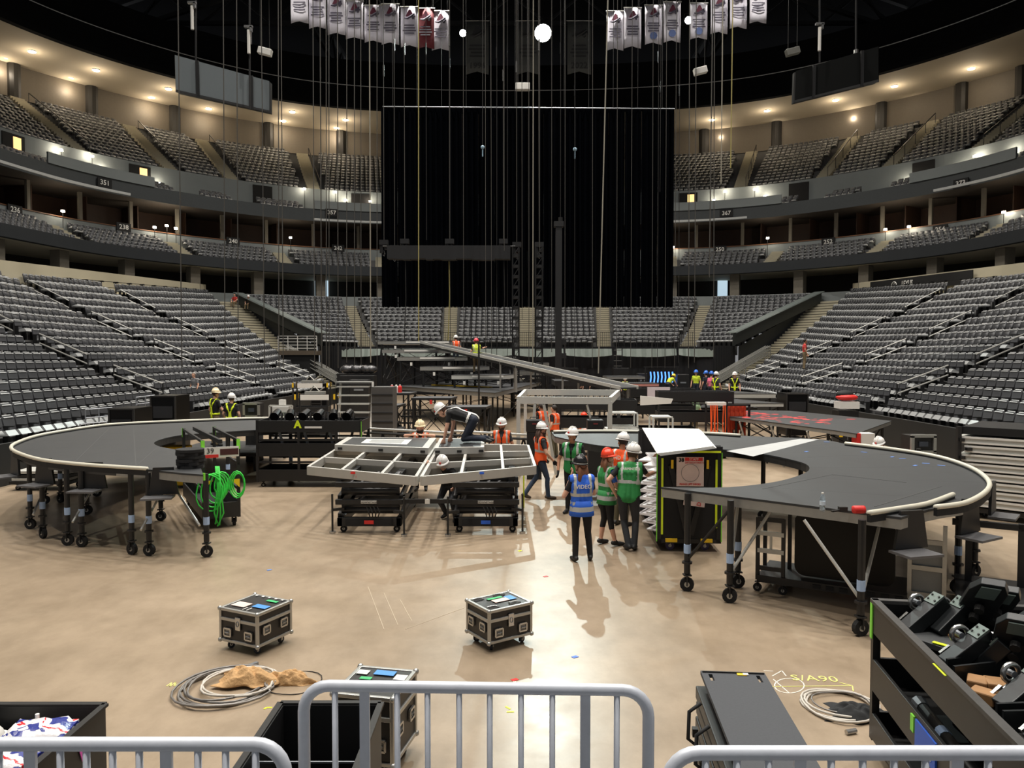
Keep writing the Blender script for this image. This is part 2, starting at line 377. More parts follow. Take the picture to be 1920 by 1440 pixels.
for sgn in (-1, 1):
    m = lambda p: (p[0] * -sgn, p[1])
    side = 'left' if sgn < 0 else 'right'
    def S(nm, *a, **k): return section('stand_' + side, *[m(p) for p in a[:4]], *a[4:], 'concrete terrace of the lower stand', **k)
    S('', (-13.9, 19), (-13.9, 31), (-28.3, 19), (-28.3, 32), 18, ZS, 7.1, 7.1)
    S('', (-13.9, 32.2), (-13.9, 42.2), (-28.3, 33.2), (-28.3, 40.7), 18, ZS, 7.1, 7.1)
    S('', (-13.9, 43.4), (-13.9, 53), (-28.3, 41.9), (-28.3, 50.2), 18, ZS, 7.1, 7.4)
    S('', (-13.9, 54), (-14.6, 56.5), (-28.3, 51.4), (-29, 69), 18, ZS, 7.4, 8.5)
    S('', (-17.2, 62.3), (-14.7, 66.5), (-26.9, 71.6), (-18.2, 75.5), 12, 4.2, 8.35, 8.35, curve=0.)
    S('', (-13.3, 66.6), (-7.4, 66.8), (-17.1, 75.7), (-8.2, 76), 12, 4.2, 8.35, 8.35, curve=0.)
    S('', (-6.2, 66.8), (-.75, 66.8), (-6.9, 76), (-.85, 76), 12, 4.2, 8.35, 8.35, curve=0.)
    for a in [((-13.9, 31), (-13.9, 32.2), (-28.3, 32), (-28.3, 33.2), 18, ZS, 7.1),
              ((-13.9, 42.2), (-13.9, 43.4), (-28.3, 40.7), (-28.3, 41.9), 18, ZS, 7.1),
              ((-13.9, 53), (-13.9, 54), (-28.3, 50.2), (-28.3, 51.4), 18, ZS, 7.4),
              ((-14.6, 56.5), (-14.2, 58.3), (-29, 69), (-26.9, 71.6), 18, ZS, 8.4),
              ((-14.7, 66.5), (-13.3, 66.6), (-18.2, 75.5), (-17.1, 75.7), 12, 4.2, 8.35),
              ((-7.4, 66.8), (-6.2, 66.8), (-8.2, 76), (-6.9, 76), 12, 4.2, 8.35)]:
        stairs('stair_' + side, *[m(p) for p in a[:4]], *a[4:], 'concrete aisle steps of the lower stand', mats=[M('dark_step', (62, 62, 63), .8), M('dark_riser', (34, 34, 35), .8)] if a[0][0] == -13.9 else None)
    # boards along the floor
    mb = MB(); P = [AR(*m(p)) for p in [(-13.6, 17), (-13.6, 54), (-13.9, 57.5)]]
    for p, q in zip(P, P[1:]): mb.bar((*p, .55), (*q, .55), .12, 1.1)
    struct(mb.build('wall_boards_' + side, M('black_boards', (26, 28, 29), .6)), 'black boards between floor and lower stand')
    # drape wall under the end and corner seats
    mb = MB(); P = [m(p) for p in [(-14.3, 58.5), (-17.0, 62.2), (-14.6, 66.35), (-13.3, 66.45), (0, 66.6)]]
    rows = []
    for p, q in zip(P, P[1:]):
        k = max(2, int(math.dist(p, q) / .25))
        rows += [lerp(p, q, i / k) for i in range(k)]
    rows.append(P[-1]); Q = []
    for i, p in enumerate(rows):
        Q.append(AR(p[0], p[1] - (.06 if i % 2 else 0)))
    n = len(Q); mb.add([(*q, 0) for q in Q] + [(*q, 4.2) for q in Q], [(i, i + 1, n + i + 1, n + i) for i in range(n - 1)])
    struct(mb.build('wall_far_' + side, M('navy_black_drape', (16, 18, 24), .85)), 'black pleated drape below the end seats')
    mb = MB(); n = 24
    for (pa, pb, za, zb) in (((-17.25, 62.25), (-26.95, 71.6), 4.2, 8.35), ((-14.6, 56.4), (-29, 69), .8, 8.5)):
        A_, B_ = AR(*m(pa)), AR(*m(pb))
        mb.add([(*A_, 0), (*B_, 0), (*B_, zb - .05), (*A_, za - .05)], [(0, 1, 2, 3)])
    struct(mb.build('wall_corner_' + side, DARK), 'dark wall closing the side of the corner seats')
    # outer parapet of the lower bowl and concourse floor
    P = [AR(*m(p)) for p in [(-28.4, 19), (-28.4, 42)]]
    mb = MB()
    for (p, q, za, zb) in [((-28.5, 19), (-28.5, 44), 7.9, 7.9)]:
        p, q = AR(*m(p)), AR(*m(q)); mb.bar((*p, 7.45), (*q, 7.45), .2, 1.0)
    struct(mb.build('wall_parapet_' + side, WALLB), 'beige parapet at the top of the lower stand')
    mb = MB(); p, q = AR(*m((-29.4, 42))), AR(*m((-29.7, 70)))
    mb.add([(*p, 6.9), (*q, 8.2), (*q, 10.0), (*p, 8.75)] , [(0, 1, 2, 3)])
    d = (Vector(q) - Vector(p)).normalized(); nn = Vector((-d.y, d.x)) * (.25 * (-1 if sgn > 0 else 1))
    p2, q2 = Vector(p) + nn, Vector(q) + nn
    mb.add([(*p, 8.75), (*q, 10.0), (q2.x, q2.y, 10.0), (p2.x, p2.y, 8.75)], [(0, 1, 2, 3)])
    mb.add([(q[0], q[1], 8.2), (q2.x, q2.y, 8.2), (q2.x, q2.y, 10), (q[0], q[1], 10)], [(0, 1, 2, 3)])
    struct(mb.build('wall_platform_' + side, WALLB), 'tall beige wall behind the accessible platform')
    # platform ledge + railing posts with black brackets
    mb = MB(); p0, q0 = AR(*m((-28.3, 46))), AR(*m((-29, 69))); 
    mb.add([(*p0, 7.35), (*q0, 8.62), (*q, 8.62), (*p, 7.3)], [(0, 1, 2, 3)])
    struct(mb.build('platform_' + side, WALLB), 'beige ledge of the accessible platform')
    t = T('platform_railing', 'thin dark railing with bracket posts along the beige platform wall ' + ('facing the deck stack' if sgn > 0 else 'above the road crates'), 'railing', (p0[0], p0[1], 7.4))
    mb = MB(); a = Vector((*p0, 8.15)); e = Vector((*q0, 9.4))
    mb.bar(a, e, .04, .04); mb.bar(a - Vector((0, 0, .4)), e - Vector((0, 0, .4)), .03, .03); mb.build('rail', BLK, t, world=True)
    for k in range(12):
        c = a.lerp(e, (k + .3) / 12); mb = MB(); mb.box(c - Vector((0, 0, .38)), (.07, .07, .8)); mb.box(c + Vector((0, 0, -.02)), (.3, .16, .1)); mb.build('post', BLK, t, world=True)
    # glass/steel tread between concourse and bowl
    mb = MB(); q7 = ring(6.9); low = [(-28.4, 14), (-28.4, 42), (-29.4, 50), (-29.7, 70), (-27, 71.8), (-18.3, 75.7), (0, 76.2)]
    L = len(RP) // 2 + 1; ids = range(0, L) if sgn < 0 else range(len(RP) - 1, L - 2, -1)
    outer = [tuple(q7[i]) for i in ids]; inner = [AR(*m(p)) for p in low]
    poly = inner + outer[::-1]
    mb.add([(x, y, 7.0 if y < 50 else 7.0) for x, y in poly], [tuple(range(len(poly)))])
    struct(mb.build('concourse_floor_' + side, CONC), 'concourse floor behind the lower stand')
    # wall behind the last row of the end and corner sections
    mb = MB(); P = [AR(*m(p)) for p in [(-29.6, 70), (-27, 71.9), (-18.2, 75.9), (-8, 76.4), (0, 76.4)]]
    for p, q in zip(P, P[1:]): mb.bar((*p, 8.75), (*q, 8.75), .2, 1.1)
    struct(mb.build('wall_end_' + side, WALLG), 'grey low wall behind the end seats')
# centre aisle of the end
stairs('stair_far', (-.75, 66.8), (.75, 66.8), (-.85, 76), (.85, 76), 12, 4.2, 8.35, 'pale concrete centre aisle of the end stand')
# ---- columns, suite posts, doors
for k in range(24):
    s = 20 + k * (STOT - 40) / 23
    p, n = rpt(s, 1.2); a = math.atan2(n.y, n.x)
    mb = MB(); mb.box((p.x, p.y, 9.3), (.9, .9, 4.4), rz=a); struct(mb.build('column', COLM), 'square concrete column on the lower concourse')
for k in range(36):
    s = 22 + k * (STOT - 44) / 35
    p, n = rpt(s, 5.2); a = math.atan2(n.y, n.x)
    mb = MB(); mb.box((p.x, p.y, 15.65), (.25, .3, 3.3), rz=a); struct(mb.build('column', COLM), 'slim post between the suites')
    p, n = rpt(s + 1.2, 8.0); mb = MB(); mb.box((p.x, p.y, 15.65), (2.9, .1, 3.3), rz=math.atan2(n.y, n.x)); struct(mb.build('wall_partition', WOOD), 'partition wall between two suites')
for k, px in enumerate([30, 175, 330, 505, 640, 1320, 1455, 1650, 1800, 1912]):
    s = s_at_px(px, 18, 29); p, n = rpt(s, 18.4); mb = MB()
    mb.cyl((p.x, p.y, 27.4), (p.x, p.y, 31), .6, n=10); struct(mb.build('column', M('dark_column', (40, 38, 35), .5)), 'dark round column behind the upper seats')
DOORM = M('door_dark', (16, 14, 13), .8); GLOW = M('lit_corridor', (255, 205, 140), .8, emit=(255, 200, 130), es=1.2)
for k, (px, lit) in enumerate([(24, 1), (262, 1), (492, 0), (676, 0), (1290, 1), (1498, 0), (1732, 0)]):
    s = s_at_px(px, 7, 20); p, n = rpt(s, 6.95); a = math.atan2(n.y, n.x) - PI / 2; mb = MB()
    mb.box((p.x, p.y, 20.0), (2.0, .12, 2.2), 0, rz=a)
    if lit: q = p - n * .07 + Vector((math.cos(a), math.sin(a), 0)) * .3; mb.box((q.x, q.y, 19.9), (.7, .03, 2.0), 1, rz=a)
    struct(mb.build('door_%d' % (k + 1), [DOORM, GLOW]), 'dark doorway opening in the grey upper wall')
for k, (px, py, w_, h_) in enumerate([(602, 535, 1.5, 3.2), (1365, 540, 2.2, 3.0)]):
    p = at(px, py, D=82); mb = MB(); mb.box(p, (w_, .2, h_)); mb.box(p + Vector((w_ * .3, -.12, 0)), (.15, .1, h_ * .9), 1)
    struct(mb.build('door_%d' % (20 + k), [M('day_door', (200, 225, 235), .6, emit=(190, 215, 230), es=.7), DOORM]), 'bright doorway to the lit concourse')
# ---- aisle steps of club and upper levels
AISU = [s_at_px(x, 12, 24) for x in (95, 283, 408, 578, 1398, 1570, 1705, 1893)] + [s_at_px(x, 12, 24) for x in (800, 988, 1180)]
AISC = [s_at_px(x, 2, 12.8) for x in (140, 345, 535, 715, 1258, 1445, 1640, 1840)] + [s_at_px(x, 2, 12.8) for x in (860, 1110)]
def aisle(s, o0, z0, n, tr, ri, name, wd=.65):
    mb = MB()
    for r in range(n * 2):
        o = o0 + tr * r / 2; z = z0 + ri * r / 2
        p, nn = rpt(s, o + tr / 4); a = math.atan2(nn.y, nn.x) - PI / 2
        mb.box((p.x, p.y, z + ri / 4 - .05), (wd * 2, tr / 2, ri / 2 + .14), rz=a)
    return struct(mb.build(name, STAIR), 'pale aisle steps between seat blocks')
for s in AISU:
    aisle(s, 7.2, 21.1, 13, .8, .5, 'stair_upper')
    t = T('handrail', 'thin metal handrail beside upper deck aisle steps', 'handrail', tuple(rpt(s, 7.2)[0] + Vector((0, 0, 21.3))), group='upper deck handrails')
    mb = MB(); tgt = Vector((rpt(s, 9)[1].y, -rpt(s, 9)[1].x, 0)) * .62
    a = rpt(s, 7.2)[0] + tgt + Vector((0, 0, 22.3)); e = rpt(s, 16.5)[0] + tgt + Vector((0, 0, 28.1))
    mb.bar(a, e, .07, .07); mb.build('rail', BLK, t, world=True)
    for k in range(5): c = a.lerp(e, k / 4); mb = MB(); mb.cyl(c - Vector((0, 0, 1.1)), c, .03, n=6); mb.build('post', BLK, t, world=True)
for s in AISC: aisle(s, .4, 11.9, 5, .85, .4, 'stair_club', .6)
# seats on the ring levels
def ring_rows(o0, z0, n, tr, ri, ais, gap, level, s0=12, wid=.55, keep=None):
    for r in range(n):
        o = o0 + tr * (r + .55); q = ring(o); sl = np.concatenate([[0], np.cumsum(np.linalg.norm(np.diff(q, axis=0), axis=1))])
        k = int(sl[-1] / wid); uu = (np.arange(k) + .5) * wid; ss = np.interp(uu, sl, SEG)
        for s in ss:
            if s < s0 or s > STOT - s0: continue
            if min(abs(s - a) for a in ais) < gap: continue
            if keep and not keep(s): continue
            p, nn = rpt(s, o)
            STAND.append((p.x, p.y, z0 + ri * r, math.atan2(nn.y, nn.x) - PI / 2, level, None))
ring_rows(.35, 11.9, 5, .85, .4, AISC, 1.0, 1)
ring_rows(3.4, 18.1, 3, .8, .3, AISU, 1.4, 2)
ring_rows(7.2, 21.1, 13, .8, .5, AISU, .95, 2)
ring_rows(5.6, 14.0, 1, .8, .3, AISC, 1.4, 1)
# ================================================================== SEATS
SEATB = M('seat_back_charcoal', (68, 69, 72), .42, var=.15, scale=3)
SEATP = M('seat_pan_grey', (150, 152, 152), .4, var=.12, scale=3)
SEATF = M('seat_frame_black', (20, 20, 21), .5)
def seat_back():
    mb = MB(); w_, h0, h1 = .235, .40, .90
    out = [(-w_, h0), (w_, h0), (w_, h1 - .06), (w_ - .06, h1), (-w_ + .06, h1), (-w_, h1 - .06)]
    f = [(x, .10 + (z - h0) * .22, z) for x, z in out]; bk = [(x * .97, .15 + (z - h0) * .22, z) for x, z in out]; n = 6
    mb.add(f + bk, [tuple(range(n)), tuple(range(n, 2 * n))[::-1]] + [(i, n + i, n + (i + 1) % n, (i + 1) % n) for i in range(n)])
    # top lip in the paler pan grey, overhead light put into its colour
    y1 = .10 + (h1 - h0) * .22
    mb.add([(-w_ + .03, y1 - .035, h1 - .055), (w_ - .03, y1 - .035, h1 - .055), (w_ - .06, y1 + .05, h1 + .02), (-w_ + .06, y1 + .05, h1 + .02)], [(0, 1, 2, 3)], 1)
    return mb
def seat_pan():
    mb = MB(); mb.add([(-.21, -.33, .40), (.21, -.33, .40), (.22, .12, .37), (-.22, .12, .37), (-.2, -.22, .545), (.2, -.22, .545), (.2, .12, .46), (-.2, .12, .46)],
                      [(0, 3, 2, 1), (4, 5, 6, 7), (0, 1, 5, 4), (1, 2, 6, 5), (3, 0, 4, 7), (2, 3, 7, 6)]); return mb
def seat_arm(sx):
    mb = MB(); x = sx * .25; mb.bb(x - .02, x + .02, -.14, .18, .60, .64); return mb
def seat_leg(sx):
    mb = MB(); x = sx * .25; mb.bb(x - .015, x + .015, .0, .16, 0, .62); return mb
def mesh_of(mb, name, mat):
    o = mb.build(name, mat); me = o.data; bpy.data.objects.remove(o); return me
ME = dict(backrest=mesh_of(seat_back(), 'backrest', [SEATB, SEATP]), seat=mesh_of(seat_pan(), 'seat', SEATP),
          arm0=mesh_of(seat_arm(-1), 'armrest', SEATF), arm1=mesh_of(seat_arm(1), 'armrest', SEATF),
          leg0=mesh_of(seat_leg(-1), 'leg', SEATF), leg1=mesh_of(seat_leg(1), 'leg', SEATF))
def pix(x, y, z):
    s, c = math.sin(PITCH), math.cos(PITCH); dz = z - CAMH; dep = y * c - dz * s
    if dep < .5: return (-9999, -9999)
    return 960 + FPX * x / dep, 720 - FPX * (y * s + dz * c) / dep
near = []
for i, st in enumerate(STAND):
    if st[4] == 0:
        a, b_ = pix(st[0], st[1], st[2] + .6)
        if 4 < a < 1916: near.append((st[0] ** 2 + st[1] ** 2, i))
near.sort(); NEAR = set(i for _, i in near[:300])
for i in sorted(NEAR):
    x, y, z, a, lv, _ = STAND[i]
    lf = x < 0
    t = T('stadium_seat', 'charcoal tip-up stadium seat with grey cushion in the ' + ('front rows above the black road crates' if lf else 'front rows above the white deck stack'),
          'seat', (x, y, z), a, 'stadium seats above the road crates' if lf else 'stadium seats above the deck stack')
    for nm, key in (('backrest', 'backrest'), ('seat', 'seat'), ('armrest', 'arm0'), ('armrest', 'arm1'), ('leg', 'leg0'), ('leg', 'leg1')):
        o = bpy.data.objects.new(nm, ME[key]); COL.objects.link(o); o.parent = t
# all the other seats: one mesh
tv = []; tf = []; tm = []
for mbx, mi in ((seat_back(), 0), (seat_pan(), 1), (seat_leg(1), 2)):
    o = len(tv); tv += mbx.v
    for f, k_ in zip(mbx.f, mbx.m): tf.append([i + o for i in f]); tm.append(max(mi, k_))
rest = []
for i, st in enumerate(STAND):
    if i in NEAR: continue
    a, b_ = pix(st[0], st[1], st[2] + .6)
    if not (-160 < a < 2080): continue
    if st[4] > 0 and 770 < a < 1205: continue           # behind the big drape
    rest.append(st[:4])
R_ = np.array(rest); TV = np.array(tv); nT = len(TV); nS = len(R_)
ca, sa = np.cos(R_[:, 3])[:, None], np.sin(R_[:, 3])[:, None]
jit = np.random.uniform(-.02, .02, (nS, 1))
VX = TV[None, :, 0] * ca - TV[None, :, 1] * sa + R_[:, 0:1]
VY = TV[None, :, 0] * sa + TV[None, :, 1] * ca + R_[:, 1:2]
VZ = TV[None, :, 2] + R_[:, 2:3] + jit
co = np.stack([VX, VY, VZ], 2).reshape(-1, 3)
ll = [len(f) for f in tf]; li = np.concatenate([np.array(f) for f in tf]); LPS = len(li)
me = bpy.data.meshes.new('stadium_seats')
me.vertices.add(nT * nS); me.vertices.foreach_set('co', co.ravel())
me.loops.add(LPS * nS); me.loops.foreach_set('vertex_index', (li[None, :] + (np.arange(nS) * nT)[:, None]).ravel())
st0 = np.concatenate([[0], np.cumsum(ll)[:-1]]); me.polygons.add(len(tf) * nS)
me.polygons.foreach_set('loop_start', (st0[None, :] + (np.arange(nS) * LPS)[:, None]).ravel())
me.polygons.foreach_set('loop_total', np.tile(ll, nS))
me.polygons.foreach_set('material_index', np.tile(tm, nS))
for m_ in (SEATB, SEATP, SEATF): me.materials.append(m_)
me.update(calc_edges=True); me.validate()
o = bpy.data.objects.new('stadium_seats', me); COL.objects.link(o)
tag(o, 'thousands of charcoal stadium seats filling the stands all round', 'seats', kind='stuff')
# ================================================================== LAMPS
LENS = M('lamp_lens_glow', (255, 250, 235), .3, emit=(255, 246, 228), es=40)
for x, y in HOUSE:
    t = T('floodlight', 'black house floodlight hung from the roof', 'lamp', (x, y, 38), group='roof floodlights')
    mb = MB(); mb.cyl((0, 0, .1), (0, 0, .7), .5, .3, 16); mb.build('housing', BLK, t)
    mb = MB(); mb.cyl((0, 0, .04), (0, 0, .1), .46, n=16); mb.build('lens', M('house_lens', (255, 240, 215), .3, emit=(255, 236, 205), es=6), t)
    mb = MB(); mb.cyl((0, 0, .7), (0, 0, 5.9), .03, n=6); mb.build('hanger', BLK, t)
    l = bpy.data.lights.new('house', 'AREA'); l.shape = 'DISK'; l.size = 1.0; l.energy = HOUSE_W; l.color = HOUSE_C; l.spread = math.radians(118)
    lo = bpy.data.objects.new('house_light', l); COL.objects.link(lo); lo.parent = t; lo.location = (0, 0, 0)
def flood(px, py, D, r, power, col, label, size=.9, tgt=(1.2, 12, 0), es=60):
    p = at(px, py, D=D); t = T('floodlight', label, 'lamp', tuple(p))
    d = (Vector(tgt) - p).normalized(); q = d.to_track_quat('Z', 'Y').to_matrix().to_4x4()
    mb = MB(); mb.lathe([(r * .5, -r * 1.3), (r * .95, -.3 * r), (r * 1.12, 0), (r * 1.12, .02)], 20, 0, q); mb.build('housing', BLK, t, smooth=True)
    mb = MB(); mb.lathe([(r, .0), (r, .04)], 20, 0, q); mb.build('lens', M('flood_lens_%d' % es, (255, 255, 245), .3, emit=(255, 252, 238), es=es), t)
    mb = MB(); mb.bar((-r * 1.25, 0, 0), (-r * 1.25, 0, r * 1.8), .05, .05); mb.bar((r * 1.25, 0, 0), (r * 1.25, 0, r * 1.8), .05, .05); mb.bar((-r * 1.25, 0, r * 1.8), (r * 1.25, 0, r * 1.8), .05, .05)
    mb.cyl((0, 0, r * 1.8), (0, 0, 43.9 - p.z), .03, n=6); mb.build('yoke', BLK, t)
    if power: spot('flood_light', tuple(p + d * .3), tgt, power, col, size, .6, .25); bpy.data.objects['flood_light'].name = 'flood_beam'
flood(1018, 62, 80, .85, BIG_W, BIG_C, 'very bright round floodlight above the big black drape', .75, (1.8, 14, 0))
flood(868, 62, 78, .33, 0, None, 'small lit floodlight beside large faded banner')
flood(812, 55, 74, .3, 0, None, 'small lit floodlight in front of maroon banner')
flood(1291, 38, 72, .33, 0, None, 'small lit floodlight beside round-badge white banner')
# soffit downlights
SPX = [(8, 110), (60, 97), (132, 147), (180, 132), (284, 183), (316, 167), (391, 204), (531, 227), (548, 210), (631, 240), (648, 225),
       (1335, 225), (1352, 240), (1438, 208), (1458, 226), (1567, 188), (1600, 203), (1677, 162), (1711, 180), (1821, 129), (1871, 142)]
DG = M('downlight_glow', (255, 240, 210), .3, emit=(255, 232, 195), es=45)
for px, py in SPX:
    p = at(px, py, z=31.05)
    t = T('downlight', 'small bright round downlight in the beige soffit', 'lamp', tuple(p), group='soffit downlights')
    mb = MB(); mb.lathe([(.34, 0), (.36, .06), (.36, .12)], 14); mb.build('trim_ring', BLK, t)
    mb = MB(); mb.lathe([(.3, -.03), (.33, .0)], 14); mb.build('lens', DG, t)
    l = bpy.data.lights.new('down', 'POINT'); l.energy = DOWN_W; l.color = DOWN_C; l.shadow_soft_size = .25
    lo = bpy.data.objects.new('down_light', l); COL.objects.link(lo); lo.parent = t; lo.location = (0, 0, -1.1)
# small wall lamps on club and upper walls
WPX = [(115, 286, 18), (173, 297, 18), (197, 320, 17), (299, 347, 17), (118, 398, 13), (290, 428, 13), (313, 425, 13), (330, 430, 13), (545, 447, 11), (571, 357, 15), (629, 363, 15), (649, 378, 15),
       (1828, 297, 18), (1803, 320, 18), (1892, 288, 18), (1695, 346, 17), (1359, 362, 15), (1338, 378, 15), (1415, 358, 15), (1434, 371, 15), (1439, 448, 11), (1660, 432, 13), (1704, 427, 13), (1882, 400, 13), (694, 380, 15), (1262, 465, 12)]
WG = M('wall_lamp_glow', (255, 245, 225), .3, emit=(255, 238, 210), es=30)
qr = {}
for k, (px, py, zz) in enumerate(WPX):
    o = 6.6 if zz > 14 else 4.3
    s = s_at_px(px, o, 20 if zz > 14 else 14.5); p, n = rpt(s, o)
    z = CAMH + (668 - py) / FPX * p.y
    t = T('wall_lamp', 'tiny bright lamp on a short post along the upper walls', 'lamp', (p.x, p.y, z), group='small lamps along the tiers')
    mb = MB(); mb.box((0, 0, 0), (.22, .22, .16)); mb.build('lens', WG, t)
    base = 19.0 if zz > 14 else 13.6
    mb = MB(); mb.cyl((0, 0, base - z if base < z else -.8), (0, 0, -.08), .03, n=6); mb.build('post', BLK, t)
    l = bpy.data.lights.new('wl', 'POINT'); l.energy = 45; l.color = (1, .88, .7); l.shadow_soft_size = .15
    lo = bpy.data.objects.new('wall_light', l); COL.objects.link(lo); lo.parent = t; lo.location = (0, -.35, .05)
# number plates
def plate(px, py, o, zguess, s_, size=.5, mat=None, tm=None):
    s = s_at_px(px, o, zguess); p, n = rpt(s, o); a = math.atan2(n.y, n.x) - PI / 2
    z = CAMH + (668 - py) / FPX * p.y
    t = T('section_sign', 'black plate with white section number on a tier wall', 'sign', (p.x, p.y, z), a, 'section number plates')
    mb = MB(); mb.box((0, 0, 0), (size * 2.6, .08, size * 1.5)); mb.build('plate', mat or BLKM, t)
    text(s_, size * 1.15, tm or WHITE, Matrix.Translation((0, -.05, 0)) @ Matrix.Rotation(PI / 2, 4, 'X'), t, bold=.01)
for px, py, s_ in [(28, 396, '236'), (232, 428, '238'), (437, 454, '240'), (634, 467, '242'), (1350, 469, '250'), (1553, 455, '252'), (1763, 432, '254')]: plate(px, py, 4.45, 14.3, s_)
for px, py, s_ in [(196, 346, '351'), (622, 401, '357'), (1362, 402, '367'), (1802, 347, '373')]: plate(px, py, 3.05, 18.2, s_)
# front wall panels and bright ledges of the upper deck
def ledge(pxa, pxb, o, z0, z1, mat, name, label, th=.15):
    a, b_ = s_at_px(pxa, o, z1), s_at_px(pxb, o, z1); n = 14; mb = MB()
    P = [rpt(a + (b_ - a) * i / n, o)[0] for i in range(n + 1)]; Q = [rpt(a + (b_ - a) * i / n, o + th)[0] for i in range(n + 1)]
    for i in range(n):
        mb.add([(P[i].x, P[i].y, z0), (P[i + 1].x, P[i + 1].y, z0), (P[i + 1].x, P[i + 1].y, z1), (P[i].x, P[i].y, z1),
                (Q[i].x, Q[i].y, z0), (Q[i + 1].x, Q[i + 1].y, z0), (Q[i + 1].x, Q[i + 1].y, z1), (Q[i].x, Q[i].y, z1)], [(0, 1, 2, 3), (3, 2, 6, 7), (4, 7, 6, 5), (0, 4, 5, 1)])
    return struct(mb.build(name, mat), label)
LEDM = M('ledge_pale', (196, 198, 196), .5)
for a, b_ in [(90, 290), (590, 716), (1262, 1465), (1705, 1905)]:
    ledge(a, b_, 3.1, 18.5, 19.35, WALLG, 'wall_front', 'raised grey front wall of the upper deck')
for a, b_ in [(0, 245), (588, 716), (1262, 1400), (1750, 1920)]:
    ledge(a, b_, 2.6, 17.25, 17.45, LEDM, 'trim_6', 'bright ledge below the upper deck')
# lounge sign on the beige platform wall
p, q = Vector(AR(29.25, 50.5)), Vector(AR(29.55, 66.0)); z0, z1 = 8.55, 9.2
def zw(y): return 8.75 + (y - 42) / 28 * 1.25
t = T('lounge_sign', 'long black sign with white lounge lettering on beige wall', 'sign', (p.x, p.y, 8.6))
mb = MB(); A_, B_ = (p.x, p.y, zw(50.5) - 1.0), (q.x, q.y, zw(66) - 1.05); A2, B2 = (p.x, p.y, zw(50.5) - .1), (q.x, q.y, zw(66) - .1)
mb.plate([A_, B_, B2, A2], (-1, 0, 0), .06); mb.build('board', BLKM, t, world=True)
mid = (Vector(A_) + Vector(B_) + Vector(A2) + Vector(B2)) / 4 + Vector((-.1, 0, 0))
text('LEXUS', .62, WHITE, frame(mid + Vector((0, 1.0, .05)), Vector(A_) - Vector(B_), (0, 0, 1)), t, world=True, bold=.015)
text('LOUNGE', .3, WHITE, frame(mid + Vector((0, -2.2, -.12)), Vector(A_) - Vector(B_), (0, 0, 1)), t, world=True)
mb = MB(); c_ = mid + Vector((0, 3.0, .08)); X = frame(c_, Vector(A_) - Vector(B_), (0, 0, 1))
mb.tube([X @ Vector((.42 * math.cos(a), .3 * math.sin(a), 0)) for a in np.linspace(0, 2 * PI, 20, endpoint=False)], .035, 6, closed=True)
mb.tube([X @ Vector(v) for v in ((.08, .22, 0), (-.15, -.12, 0), (.24, -.12, 0))], .035, 6); mb.build('emblem', WHITE, t, world=True)
# handrails in the lower stand aisles
for sgn in (-1, 1):
    for (y0, y1) in ((31.6, 32.6), (42.8, 41.3), (53.5, 50.8)):
        for k in range(4):
            u0, u1 = .1 + k * .23, .1 + k * .23 + .15
            def hp(u, h):
                x = 13.9 + 14.4 * u; zt = 7.1 if y0 < 50 else 7.4; z = ZS + (zt - ZS) * (u * .72 + .28 * u * u)
                return Vector((*AR(sgn * x, y0 + (y1 - y0) * u), z + h))
            a, e = hp(u0, 0), hp(u1, 0)
            t = T('aisle_handrail', 'double silver handrail beside lower stand aisle steps', 'handrail', tuple(a), group='lower stand handrails')
            mb = MB()
            for h in (.95, .55): mb.cyl(hp(u0, h), hp(u1, h), .035, n=6)
            mb.build('rail', RAILM, t, world=True)
            for u in (u0, u1): mb = MB(); mb.cyl(hp(u, 0), hp(u, .97), .03, n=6); mb.build('post', BLK, t, world=True)
# grey safety-net drape over the corner aisle parapets and end-stand rails
for sgn in (-1, 1):
    a, e = Vector((*AR(sgn * 16.6, 61.6), 4.2)), Vector((*AR(sgn * 27.2, 71.0), 8.3))
    t = T('corner_parapet', 'sloping dark parapet with grey cover beside corner steps ' + ('under the seated crew' if sgn < 0 else 'near the lounge sign'), 'parapet', tuple(a))
    mb = MB(); mb.plate([a, e, e + Vector((0, 0, 1.0)), a + Vector((0, 0, 1.0))], (0, -1, 0), .2); mb.build('panel', M('parapet_dark', (44, 48, 48), .5), t, world=True)
    mb = MB(); mb.bar(a + Vector((0, .3, 1.05)), e + Vector((0, .3, 1.05)), 1.0, .06); mb.build('cover', M('grey_vinyl', (110, 118, 116), .35), t, world=True)
    for k in range(3):
        a = Vector((*AR(sgn * 14.4, 57.0 + k * .6), .9)); e = Vector((*AR(sgn * 19.5, 61.2 + k * .6), 3.1))
        t = T('stair_handrail', 'triple silver handrail beside the corner steps', 'handrail', tuple(a), group='corner step handrails')
        mb = MB()
        for h in (.5, .8, 1.1): mb.cyl(a + Vector((0, 0, h)), e + Vector((0, 0, h)), .04, n=6)
        mb.build('rail', RAILM, t, world=True)
        for u in (0, .5, 1): c_ = a.lerp(e, u); mb = MB(); mb.cyl(c_ - Vector((0, 0, .2)), c_ + Vector((0, 0, 1.1)), .04, n=6); mb.build('post', RAILM, t, world=True)
# landing with white railing at the corner
p = at(563, 652, D=60); t = T('landing', 'small landing with white railing at foot of corner steps', 'landing', (p.x, p.y, p.z - .4))
mb = MB(); mb.box((0, 0, 0), (3.0, 1.6, .35)); mb.build('slab', M('landing_brown', (96, 84, 70), .7), t)
mb = MB()
for h in (.35, .6, .85, 1.1, 1.3): mb.bar((-1.5, -.75, h), (1.5, -.75, h), .04, .05)
for x in (-1.5, -.75, 0, .75, 1.5): mb.bar((x, -.75, .1), (x, -.75, 1.3), .05, .05)
mb.build('railing', WHITE, t)
mb = MB(); mb.box((0, 0, -1.9), (2.6, 1.3, 3.5)); mb.build('support', BLKM, t)
